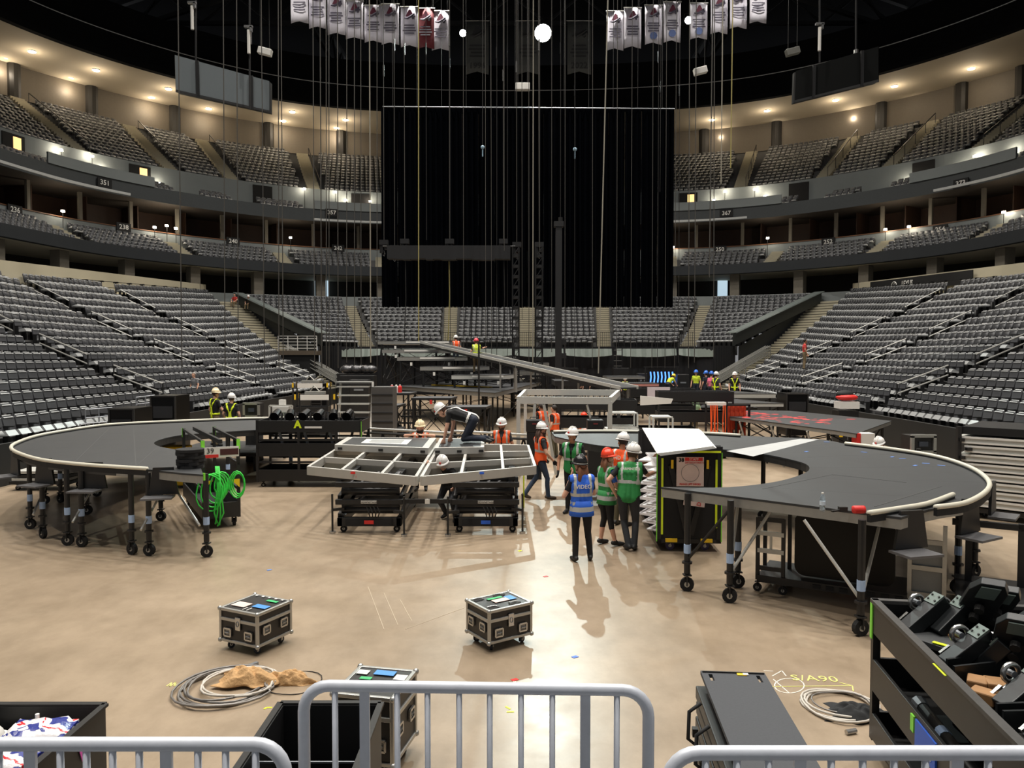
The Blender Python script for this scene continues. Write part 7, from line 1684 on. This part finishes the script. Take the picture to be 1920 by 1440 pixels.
REFL = M('reflective_tape', (188, 190, 186), .4, .2); HELM = dict(white=M('helmet_white', (236, 234, 230), .3, var=.03), orange=M('helmet_orange', (240, 70, 40), .3, var=.05), black=M('helmet_black', (26, 26, 28), .25), pink=M('helmet_pink', (235, 80, 95), .3), blue=M('helmet_blue', (60, 120, 220), .3), yellow=M('helmet_yellow', (245, 215, 60), .3), cream=M('helmet_cream', (238, 220, 180), .35))
HAIR = dict(brown=M('hair_brown', (70, 48, 36), .7, var=.3, scale=40), dark=M('hair_dark', (34, 26, 22), .7, var=.3, scale=40), grey=M('hair_grey', (140, 134, 128), .7, var=.2, scale=40), auburn=M('hair_auburn', (116, 74, 48), .7, var=.3, scale=40))
SHOE = M('shoe_dark', (28, 27, 27), .6); SHOEB = M('shoe_brown', (74, 62, 50), .7)
def capsule(bm, p0, r0, p1, r1, n=10):
    """tapered capsule from p0 to p1"""
    p0 = Vector(p0); p1 = Vector(p1); d = p1 - p0
    L = d.length
    if L < 1e-5: d = Vector((0, 0, 1)); L = 1e-5
    d = d / L; ref = Vector((1, 0, 0)) if abs(d.x) < .9 else Vector((0, 1, 0)); x = d.cross(ref).normalized(); y = d.cross(x); rings = []
    for (c, r, a) in [(p0, r0, a) for a in (-1.2, -.7, -.3, 0)] + [(p1, r1, a) for a in (0, .3, .7, 1.2)]:
        o = c + d * r * math.sin(a); q = r * math.cos(a)
        rings.append([bm.verts.new(o + (x * math.cos(2 * PI * k / n) + y * math.sin(2 * PI * k / n)) * q) for k in range(n)])
    for A, B in zip(rings, rings[1:]):
        for k in range(n): bm.faces.new((A[k], A[(k + 1) % n], B[(k + 1) % n], B[k]))
    bm.faces.new(rings[0][::-1]); bm.faces.new(rings[-1])
def person(label, loc, face, pose=None, shirt='black', pants='black', vest=None, helmet='white', skin='l', hair='brown', long_hair=False, beard=False, shoes=SHOE, sleeves='short', shorts=False, harness=None, back_text=None, scale=1., vox=.014, group=None, hem=.0, female=False, glove=None, vest_black_side=False):
    """pose: joints in metres, x to the person's right, y forward, z up; keys override a relaxed stance"""
    J = dict(pel=(0, 0, .93), chest=(0, .0, 1.30), neck=(0, .0, 1.47), head=(0, .03, 1.62), elL=(-.27, -.02, 1.13), elR=(.27, -.02, 1.13), wrL=(-.27, .1, .89), wrR=(.27, .1, .89),
             knL=(-.1, .02, .49), knR=(.1, .02, .49), anL=(-.11, -.02, .08), anR=(.11, -.02, .08), toL=None, toR=None, look=(0, 1, 0), hL=None, hR=None)
    if pose: J.update(pose)
    V = {k: (Vector(v) if v is not None else None) for k, v in J.items()}
    up = (V['chest'] - V['pel']).normalized(); tw = J.get('twist', 0.)
    hipx = Vector(J.get('hipx', (1, 0, 0))); shx = Vector(J.get('shx', (math.cos(tw), math.sin(tw), 0)))
    sw = .175 if not female else .155
    shL, shR = V['neck'] - shx * sw - up * .07, V['neck'] + shx * sw - up * .07
    hiL, hiR = V['pel'] - hipx * .095 - up * .03, V['pel'] + hipx * .095 - up * .03
    fw = up.cross(shx) * -1; fw = shx.cross(up) * -1
    fw = up.cross(shx).normalized()
    S = []                                                     # (p0, r0, p1, r1, tag)
    def cap(a, ra, b_, rb, tg): S.append((Vector(a), ra, Vector(b_), rb, tg))
    c, p, nk = V['chest'], V['pel'], V['neck']; wst = p.lerp(c, .45)
    cw = .085 if not female else .075
    for s_ in (-1, 1):
        cap(p + hipx * s_ * .08 - up * .02, .105, wst + shx * s_ * .06, .1, 'pelvis'); cap(wst + shx * s_ * .06, .1, c + shx * s_ * cw, .118, 'torso'); cap(c + shx * s_ * cw, .118, (shL if s_ < 0 else shR) - shx * s_ * .035, .075, 'torso')
    cap(p, .11, wst, .105, 'pelvis'); cap(wst, .105, c + fw * .01, .125, 'torso'); cap(c, .12, nk - up * .05, .085, 'torso'); cap(shL, .07, shR, .07, 'torso')
    hd = V['head']; ld = V['look'].normalized(); hup = (hd - nk).normalized(); hr = ld.cross(hup).normalized(); hup = hr.cross(ld).normalized()
    cap(nk - up * .04, .06, hd - hup * .05 - ld * .01, .055, 'skin')
    cap(hd + hup * .045 - ld * .012, .088, hd + hup * .03 + ld * .018, .085, 'head'); cap(hd + hup * .02, .078, hd - hup * .075 + ld * .035, .05, 'head')
    cap(hd - hup * .015 + ld * .088, .012, hd - hup * .035 + ld * .105, .015, 'head')                 # nose
    for s_ in (-1, 1):
        cap(hd + hr * s_ * .083 - hup * .005, .018, hd + hr * s_ * .086 - hup * .035, .014, 'head')     # ears
        cap(hd + hr * s_ * .03 + hup * .018 + ld * .085, .012, hd + hr * s_ * .045 + hup * .015 + ld * .08, .012, 'head')  # brow
    cap(hd - hup * .068 + ld * .083, .012, hd - hup * .068 + ld * .085, .013, 'head')
    for s_, sh, el, wr, hk in ((-1, shL, V['elL'], V['wrL'], V['hL']), (1, shR, V['elR'], V['wrR'], V['hR'])):
        mid = sh.lerp(el, .6)
        cap(sh, .062, mid, .052, 'sleeve'); cap(mid, .048, el, .043, 'sleeve' if sleeves == 'long' else 'skin'); cap(el, .042, wr, .03, 'sleeve' if sleeves == 'long' else 'skin')
        hd_ = (hk if hk is not None else (wr - el)).normalized(); side = hd_.cross(Vector((0, 1, 0)) if abs(hd_.y) < .8 else Vector((0, 0, 1))).normalized(); pn = side.cross(hd_)
        pc = wr + hd_ * .075; tg = 'glove' if glove else 'skin'
        cap(wr, .03, wr + hd_ * .03, .03, tg)
        for f in (-1, 0, 1): cap(wr + hd_ * .03 + pn * f * .016, .021, pc + pn * f * .024, .02, tg)
        for k, (o_, ln) in enumerate(((-.034, .062), (-.012, .075), (.012, .07), (.033, .052))):
            b_ = pc + pn * o_ + hd_ * .012; m_ = b_ + hd_ * ln * .55 + side * .01; e_ = m_ + hd_ * ln * .35 + side * .028; cap(b_, .0115, m_, .0105, tg); cap(m_, .0105, e_, .009, tg)
        tb = wr + hd_ * .035 + pn * -.03; tm = tb + hd_ * .035 - pn * .03 + side * .01; cap(tb, .014, tm, .012, tg); cap(tm, .012, tm + hd_ * .03 + side * .012, .0105, tg)
    for s_, hi, kn, an, to in ((-1, hiL, V['knL'], V['anL'], V['toL']), (1, hiR, V['knR'], V['anR'], V['toR'])):
        cap(hi, .098, hi.lerp(kn, .5), .082, 'pants'); cap(hi.lerp(kn, .5), .082, kn, .062, 'pants'); cf = kn.lerp(an, .35) - fw * .012
        lt = 'shin' if shorts else 'pants'
        cap(kn, .062, cf, .06 if not shorts else .056, 'pants'); cap(cf, .06 if not shorts else .054, an, .052 if not shorts else .038, lt)
        if to is None: to = an + Vector((s_ * .03, .17, -.05)) 
        heel = an + (an - to).normalized() * .05 * Vector((1, 1, 0)).length / 1.414; 
        cap(heel + Vector((0, 0, -.03)), .042, an.lerp(to, .5) + Vector((0, 0, -.015)), .045, 'shoe'); cap(an.lerp(to, .5) + Vector((0, 0, -.012)), .045, to, .034, 'shoe'); cap(an, .05, an + Vector((0, 0, -.03)), .045, 'shoe')
    bm = bmesh.new()
    for a, ra, b_, rb, tg in S: capsule(bm, a, ra, b_, rb, 8)
    me = bpy.data.meshes.new('tmp'); bm.to_mesh(me); bm.free(); ob = bpy.data.objects.new('tmp', me); COL.objects.link(ob)
    r_ = ob.modifiers.new('r', 'REMESH'); r_.mode = 'VOXEL'; r_.voxel_size = vox; r_.use_smooth_shade = True
    sm = ob.modifiers.new('s', 'SMOOTH'); sm.iterations = 2; sm.factor = .4
    body = bpy.data.meshes.new_from_object(ob.evaluated_get(bpy.context.evaluated_depsgraph_get())); bpy.data.objects.remove(ob); bpy.data.meshes.remove(me)
    tags = ['torso', 'pelvis', 'sleeve', 'skin', 'head', 'pants', 'shin', 'shoe', 'glove']
    matl = [CM[shirt], CM[pants], CM[shirt], SKIN[skin], SKIN[skin], CM[pants], SKIN[skin], shoes, CM['black']]
    for m_ in matl: body.materials.append(m_)
    nf = len(body.polygons); ctr = np.empty(nf * 3); body.polygons.foreach_get('center', ctr); ctr = ctr.reshape(-1, 3); nrm = np.empty(nf * 3); body.polygons.foreach_get('normal', nrm); nrm = nrm.reshape(-1, 3)
    best = np.full(nf, 1e9); bi = np.zeros(nf, int)
    for a, ra, b_, rb, tg in S:
        A = np.array(a); d = np.array(b_) - A; L2 = max(1e-9, d @ d); t_ = np.clip(((ctr - A) @ d) / L2, 0, 1); q = A + t_[:, None] * d; ds = np.linalg.norm(ctr - q, axis=1) - (ra + (rb - ra) * t_)
        k = ds < best; best[k] = ds[k]; bi[k] = tags.index(tg)
    # shirt covers the upper part of the pelvis capsules
    upn = np.array(up); hgt = (ctr - np.array(p)) @ upn; bi[(bi == 1) & (hgt > .09)] = 0
    body.polygons.foreach_set('material_index', bi.astype(np.int32)); body.polygons.foreach_set('use_smooth', [True] * nf); body.name = 'person'
    root = T('person', label, 'person', tuple(loc), face, group); root.scale = (scale,) * 3
    bo = bpy.data.objects.new('body', body); COL.objects.link(bo); bo.parent = root
    # vest: offset copy of the torso surface
    vco = np.empty(len(body.vertices) * 3); body.vertices.foreach_get('co', vco); vco = vco.reshape(-1, 3)
    vn = np.empty(len(body.vertices) * 3); body.vertices.foreach_get('normal', vn); vn = vn.reshape(-1, 3)
    def shell(name, sel, off, mats, midx, parent=root, sub=None):
        ids = np.where(sel)[0]
        if not len(ids): return None
        mp = {}; vs_ = []; fs_ = []; ms = []
        for fi in ids:
            f = []
            for vi in body.polygons[int(fi)].vertices:
                if vi not in mp: mp[vi] = len(vs_); vs_.append(tuple(vco[vi] + vn[vi] * off))
                f.append(mp[vi])
            fs_.append(f); ms.append(int(midx[fi]))
        mm = bpy.data.meshes.new(name); mm.from_pydata(vs_, [], fs_)
        for x in mats: mm.materials.append(x)
        mm.polygons.foreach_set('material_index', ms); mm.polygons.foreach_set('use_smooth', [True] * len(fs_)); mm.update()
        o = bpy.data.objects.new(name, mm); COL.objects.link(o); o.parent = parent; so = o.modifiers.new('thick', 'SOLIDIFY'); so.thickness = .01; so.offset = 1; return o
    lx = (ctr - np.array(c)) @ np.array(shx); lz = (ctr - np.array(c)) @ upn; ly = (ctr - np.array(c)) @ np.array(fw)
    tors = np.isin(bi, [0]) | ((bi == 1) & (hgt > (-.1 if not hem else -.02)))
    if vest:
        sel = tors & (lz < .19) & (np.abs(lx) < .2)
        if not hem: sel &= hgt > -.1
        v_open = (ly > .05) & (np.abs(lx) < .012 + np.maximum(0, lz) * .35); sel &= ~v_open
        mi = np.zeros(nf, int)
        mi[((lz > -.17) & (lz < -.12)) | ((lz > -.32) & (lz < -.27) & (hem > 0))] = 1
        mi[(np.abs(np.abs(lx) - .125) < .019) & (lz > -.12)] = 1
        vo = shell('safety_vest', sel, .014, [VM[vest], REFL], mi)
        if hem:
            mb = MB(); n = 20; rows = []
            for h_, rx, ry in ((.12, .172, .14), (.02, .192, .158), (-.06, .2, .165), (-hem, .208, .172)):
                rows.append([p + up * h_ + shx * (rx + .006 * math.sin(k * 2.4)) * math.cos(2 * PI * k / n) + fw * (ry + .008 * math.sin(k * 1.9)) * math.sin(2 * PI * k / n) for k in range(n)])
            mb.add([v for r in rows for v in r], [(a * n + k, a * n + (k + 1) % n, (a + 1) * n + (k + 1) % n, (a + 1) * n + k) for a in range(3) for k in range(n)])
            for k in range(len(mb.m)): mb.m[k] = 1 if n <= k < 2 * n and hem > .1 and female else 0
            ho = mb.build('vest_hem', [VM[vest], REFL], root, smooth=True); so = ho.modifiers.new('thick', 'SOLIDIFY'); so.thickness = .008
    if harness:
        sel = tors & (lz < .2) & (((np.abs(np.abs(lx) - (.02 + .13 * np.clip((lz + .12) / .3, 0, 1) if True else 0)) < .024)) | ((hgt > .06) & (hgt < .11)))
        shell('harness', sel, .012, [harness], np.zeros(nf, int))
    sel = (bi == 4)
    hz = (ctr - np.array(hd)) @ np.array(hup); hy_ = (ctr - np.array(hd)) @ np.array(ld); hx_ = (ctr - np.array(hd)) @ np.array(hr)
    if hair: shell('hair', sel & ((hy_ < .02 + np.maximum(0, hz - .06) * 1.2) & (hz > -.07) & ~((np.abs(hx_) > .07) & (hy_ > -.02) & (hz < .03))), .008, [HAIR[hair]], np.zeros(nf, int))
    if beard: shell('beard', sel & (hz < -.045) & (hy_ > .0) & (hz > -.16), .012 if beard is True else .03, [HAIR[hair or 'dark']], np.zeros(nf, int))
    # eyes
    ef = MB()
    for s_ in (-1, 1): ef.ball(hd + hr * s_ * .034 + hup * .0 + ld * .083, .009, 6)
    ef.build('eyes', BLKM, root)
    mf = MB(); mf.bar(hd - hup * .062 - hr * .022 + ld * .094, hd - hup * .062 + hr * .022 + ld * .094, .006, .008); mf.build('mouth', M('lips', (160, 96, 88), .6), root)
    if long_hair:
        mb = MB(); b0 = hd - ld * .06
        for k in range(7):
            u = (k - 3) / 3; mb.tube([b0 + hr * u * .07 + hup * .02, b0 + hr * u * .085 - ld * .035 - hup * .1, b0 + hr * u * .1 - ld * .04 - hup * .2, b0 + hr * u * .07 - ld * .05 - hup * .29], [.03, .034, .03, .008], 6)
        mb.build('long_hair', HAIR[hair or 'brown'], root, smooth=True)
    if helmet:
        X = Matrix.Translation(hd + hup * .055 - ld * .005) @ Matrix((hr, ld, hup)).transposed().to_4x4(); mb = MB(); helmet_mesh(mb, X, .125); h = mb.build('hard_hat', HELM[helmet], root, smooth=True)
        mb = MB(); mb.tube([X @ Vector((.118 * math.cos(a), .118 * math.sin(a), .012)) for a in np.linspace(0, 2 * PI, 16, endpoint=False)], .01, 5, closed=True); mb.build('head_band', BLKM if helmet != 'black' else REFL, h)
        mb = MB(); mb.box(X @ Vector((0, .13, .05)), (.03, .03, .03)); mb.build('badge', REDM if helmet == 'white' else WHITE, h)
    if back_text:
        tx, sz, zz = back_text; nz_ = -fw
        o_ = c + up * zz + nz_ * (.16 + (.01 if True else 0)); text(tx, sz, WHITE, frame(o_, shx, up) if nz_.dot(shx.cross(up)) > 0 else frame(o_, -shx, up), root, 'back_lettering', .001, bold=.002)
    return root
def stand(px, py, z=0): p = at(px, py, z=z); return (p.x, p.y, z)
def faceto(deg): return math.radians(deg)            # 0 = looking away from the camera, 90 = looking left, 180 = at the camera, -90 = right
# --- the group around the tall cart
person('person in blue vest and black helmet holding radio to face', stand(1090, 1052), faceto(8), dict(look=(-.6, 1, .05), head=(-.02, .04, 1.61), elL=(-.3, .02, 1.12), wrL=(-.13, .2, 1.42), hL=(.1, .1, .4), elR=(.24, .1, 1.14), wrR=(.05, .27, 1.12), anL=(-.11, -.02, .08), anR=(.16, .02, .08), knL=(-.1, .02, .49), knR=(.12, .04, .49)),
       'black', 'black', 'blue', 'black', 'l', 'auburn', True, female=True, back_text=('VIDEO', .095, .0), hem=.14, scale=.965)
person('person in green vest and orange helmet wearing cropped black trousers', stand(1137, 1022), faceto(-62), dict(look=(.25, 1, .05), elL=(-.25, .05, 1.12), wrL=(-.1, .22, 1.05), elR=(.25, .06, 1.12), wrR=(.12, .24, 1.06), anL=(-.13, -.04, .08), anR=(.14, .1, .08)),
       'blue', 'black', 'green', 'orange', 'l', 'auburn', True, female=True, shorts=True, hem=.14, scale=.95)
person('person in green vest and white helmet leaning one hand on tall cart', stand(1178, 1030), faceto(-8), dict(pel=(.0, -.05, .92), chest=(.02, .02, 1.29), neck=(.03, .05, 1.46), head=(.07, .1, 1.6), look=(.4, 1, -.05), elR=(.32, .18, 1.25), wrR=(.52, .36, 1.3), hR=(.3, .5, .1), elL=(-.34, -.06, 1.18), wrL=(-.22, .06, .93), knL=(-.08, .06, .5), anL=(.0, -.1, .09), toL=(-.06, .04, .04), knR=(.12, .0, .49), anR=(.1, -.06, .08)),
       'black', 'charcoal', 'green', 'white', 'l', 'brown', scale=1.03, back_text=('CARPENTERS', .055, .07))
person('person in orange vest and strapped white helmet behind the cart corner', (2.18, 15.0, 0), faceto(-40), dict(look=(-.8, .5, -.1), elR=(.33, .15, 1.2), wrR=(.45, .36, 1.32), wrL=(-.2, .2, .95)), 'charcoal', 'olive', 'orange', 'white', 'm', 'dark', scale=1.02, back_text=('ND', .11, .05))
person('person in green vest with gloves facing the group', (1.3, 16.2, 0), faceto(160), dict(look=(.5, 1, -.05), elL=(-.28, -.02, 1.13), wrL=(-.3, .08, .88), elR=(.3, .0, 1.13), wrR=(.28, .12, .9)), 'black', 'black', 'green', 'white', 'm', 'dark', glove=True, scale=1.02)
person('person in orange vest and jeans walking past the lift table', stand(1013, 936), faceto(-70), dict(look=(.1, 1, -.05), pel=(0, 0, .92), chest=(0, .03, 1.29), anL=(-.1, -.36, .12), knL=(-.1, -.06, .5), toL=(-.1, -.22, .04), knR=(.1, .14, .5), anR=(.1, .16, .08), elL=(-.27, .02, 1.13), wrL=(-.24, .2, .93), elR=(.27, .04, 1.12), wrR=(.22, .24, .93)), 'charcoal', 'jeans', 'orange', 'white', 'l', 'brown', True, beard=True, shoes=SHOEB, glove=True)
# --- around the lift table
zt2 = tz + dz + .0
p = at(868, 840, z=tz + .14)
person('person in black kneeling on the lift table with white harness', (p.x, 17.35, tz + .15), faceto(83), dict(pel=(0, -.16, .5), chest=(0, .22, .62), neck=(0, .38, .66), head=(0, .5, .66), look=(0, .75, -.65), shx=(1, 0, 0), elL=(-.22, .36, .34), wrL=(-.2, .42, .1), elR=(.2, .3, .38), wrR=(.14, .34, .12), hL=(0, .4, -1), hR=(0, .4, -1), knL=(-.12, .02, .09), knR=(.12, .0, .09), anL=(-.12, -.42, .1), anR=(.12, -.44, .1), toL=(-.12, -.56, .05), toR=(.12, -.58, .05)),
       'black', 'navy', None, 'white', 'l', 'brown', harness=WHITE, scale=1.08)
person('person with long beard and orange vest resting arms on lift table', (at(790, 900, D=19.0).x, 19.0, 0), faceto(178), dict(look=(0, 1, -.1), chest=(0, .06, 1.29), neck=(0, .12, 1.44), head=(0, .17, 1.59), elL=(-.36, .26, 1.40), wrL=(-.14, .5, 1.45), elR=(.36, .26, 1.40), wrR=(.14, .5, 1.45), hL=(1, .2, 0), hR=(-1, .2, 0)), 'black', 'black', 'orange', 'cream', 'l', 'dark', beard='long')
person('person in orange vest and white helmet standing behind the lift table', (at(941, 900, D=19.2).x, 19.2, 0), faceto(176), dict(look=(.2, 1, -.25)), 'charcoal', 'black', 'orange', 'white', 'm', 'brown', beard=True)
person('person in dark clothes crouching between the scissor bases under table', (-1.33, 15.5, 0), faceto(165), dict(pel=(0, -.12, .72), chest=(0, .1, 1.0), neck=(0, .2, 1.12), head=(0, .27, 1.22), look=(0, 1, -.5), knL=(-.15, .16, .48), anL=(-.2, .05, .08), knR=(.12, .16, .44), anR=(.1, -.2, .1), elR=(.3, .25, 1.05), wrR=(.28, .4, 1.2), elL=(-.3, .2, .9), wrL=(-.3, .4, .8)), 'black', 'charcoal', None, 'white', 'l', 'brown', scale=.98)
# --- crew further back
FV = .02
def far(label, px, py, D, deg, **k):
    k.setdefault('vox', FV); pose = k.pop('pose', None); z = k.pop('z', 0.); p = at(px, py, D=D); return person(label, (p.x, D, z), faceto(deg), pose, **k)
far('person in orange vest looking away on the working side of ramp', 855, 690, 43.5, 20, z=zrow(688, 43.5), vest='orange', helmet='white', pants='navy', shirt='grey', hair='dark', beard=True)
far('person in yellow vest and pink helmet pointing from the stage', 893, 695, 39.3, 10, z=zrow(700, 39.3), vest='yellow', helmet='pink', pants='khaki', shirt='black', pose=dict(elR=(.36, .12, 1.3), wrR=(.5, .34, 1.36), hR=(.5, .5, 0)))
far('person in orange vest and dark trousers under aluminium frame', 1040, 806, 25.0, 60, vest='orange', helmet=None, pants='olive', shirt='black', hair='dark')
far('person in orange vest half hidden behind the frame brace', 1016, 806, 26.0, 40, vest='orange', helmet=None, pants='black', shirt='black', hair='dark', skin='m')
far('person in orange shirt crouching behind the black shelf cart', 1098, 800, 27.5, 10, vest='orange', helmet='orange', pants='khaki', shirt='red', pose=dict(pel=(0, -.1, .5), chest=(0, .1, .82), neck=(0, .18, .98), head=(0, .24, 1.12), knL=(-.14, .24, .5), knR=(.14, .24, .5), anL=(-.14, -.02, .08), anR=(.14, -.02, .08), elL=(-.26, .24, .72), wrL=(-.15, .42, .66), elR=(.26, .24, .72), wrR=(.15, .42, .66)))
far('person in lime harness and cream helmet beside the road crates', 403, 780, 23.8, -40, z=.55, shirt='black', pants='khaki', helmet='cream', harness=YEL, pose=dict(elR=(.26, .1, 1.14), wrR=(.12, .3, 1.15), look=(.4, 1, -.1)))
far('person in lime harness and white helmet next to the open flight case', 434, 780, 23.2, -5, z=.55, shirt='black', pants='black', helmet='white', harness=YEL, scale=.93)
far('person in grey hair sitting among seats above the crates', 365, 745, 35.6, 150, z=.95, shirt='grey', pants='black', helmet=None, hair='grey', scale=.95)
far('person in lime shirt and yellow helmet bending at the bead lights', 1254, 735, 47.5, -60, z=.75, shirt='lime', pants='navy', helmet='yellow', sleeves='short', pose=dict(pel=(0, -.1, .9), chest=(0, .14, 1.16), neck=(0, .26, 1.26), head=(0, .36, 1.32), look=(0, 1, -.5), elL=(-.25, .3, 1.0), wrL=(-.2, .45, .85), elR=(.25, .3, 1.0), wrR=(.2, .45, .85)))
far('person in lime shirt and blue helmet standing before the drape', 1305, 735, 45, 150, z=.75, shirt='lime', pants='navy', helmet='blue')
far('person in pale green shirt seen from behind at the rail cart', 1302, 760, 31.5, 5, shirt='pale', pants='khaki', helmet=None, hair='brown', scale=.98, z=0.)
far('person in dark shirt and blue helmet beside pink clothed worker', 1324, 740, 42, 30, z=.75, shirt='navy', pants='navy', helmet='blue')
far('person in pink shirt and blue helmet among the far crew', 1333, 745, 40.6, -60, z=.75, shirt='pink', pants='navy', helmet='blue')
far('person in lime harness and white helmet carrying gear far back', 1342, 745, 39.6, -50, z=.75, shirt='charcoal', pants='navy', helmet='white', harness=YEL)
far('person in lime harness and white helmet by the corner handrails', 1377, 745, 39.3, 170, z=.75, shirt='black', pants='black', helmet='white', harness=YEL)
far('person in black with white helmet on the low far deck', 1100, 725, 58, 160, shirt='black', pants='black', helmet='white')
far('person in yellow vest and white helmet near round edged deck', 1172, 725, 56.5, 175, vest='yellow', shirt='black', pants='black', helmet='white')
far('person in white helmet near the far end ramp foot', 1161, 725, 63.5, 165, shirt='navy', pants='navy', helmet='white')
far('person in pink helmet among cases behind the ramp', 1092, 728, 62, 90, shirt='black', pants='black', helmet='pink')
far('person in red shirt walking up the side stand aisle', 1508, 690, 43.5, -100, z=2.6, shirt='red', pants='khaki', helmet=None, hair='dark', skin='m')
far('person in yellow vest by the cases near the step unit', 704, 745, 52, 100, shirt='black', vest='yellow', pants='navy', helmet='white', scale=.95)
for px, py, sh, lab in [(440, 562, 'red', 'person in red shirt seated at the top of the corner stand'), (466, 566, 'black', 'person in black shirt seated at the top of the corner stand')]:
    p = at(px, py, D=70); person(lab, (p.x, 70, p.z - .75), faceto(170), dict(pel=(0, -.05, .5), chest=(0, -.05, .86), neck=(0, -.02, 1.02), head=(0, .02, 1.17), knL=(-.14, .4, .48), knR=(.14, .4, .48), anL=(-.14, .42, .08), anR=(.14, .42, .08), elL=(-.3, .08, .72), wrL=(-.15, .3, .6), elR=(.3, .08, .72), wrR=(.15, .3, .6)), sh, 'khaki', None, 'white' if sh == 'black' else None, vox=.025)
person('person in white helmet crouching behind the curved deck by open case', (at(1660, 840, D=18.3).x, 18.3, 0), faceto(120), dict(pel=(0, -.1, .62), chest=(0, .08, .95), neck=(0, .16, 1.1), head=(0, .22, 1.24), look=(0, 1, -.4), knL=(-.14, .25, .52), knR=(.14, .25, .52), anL=(-.14, 0, .08), anR=(.14, 0, .08), elL=(-.26, .24, .84), wrL=(-.15, .42, .74), elR=(.26, .24, .84), wrR=(.15, .42, .74)), 'red', 'black', None, 'white', vox=.02)
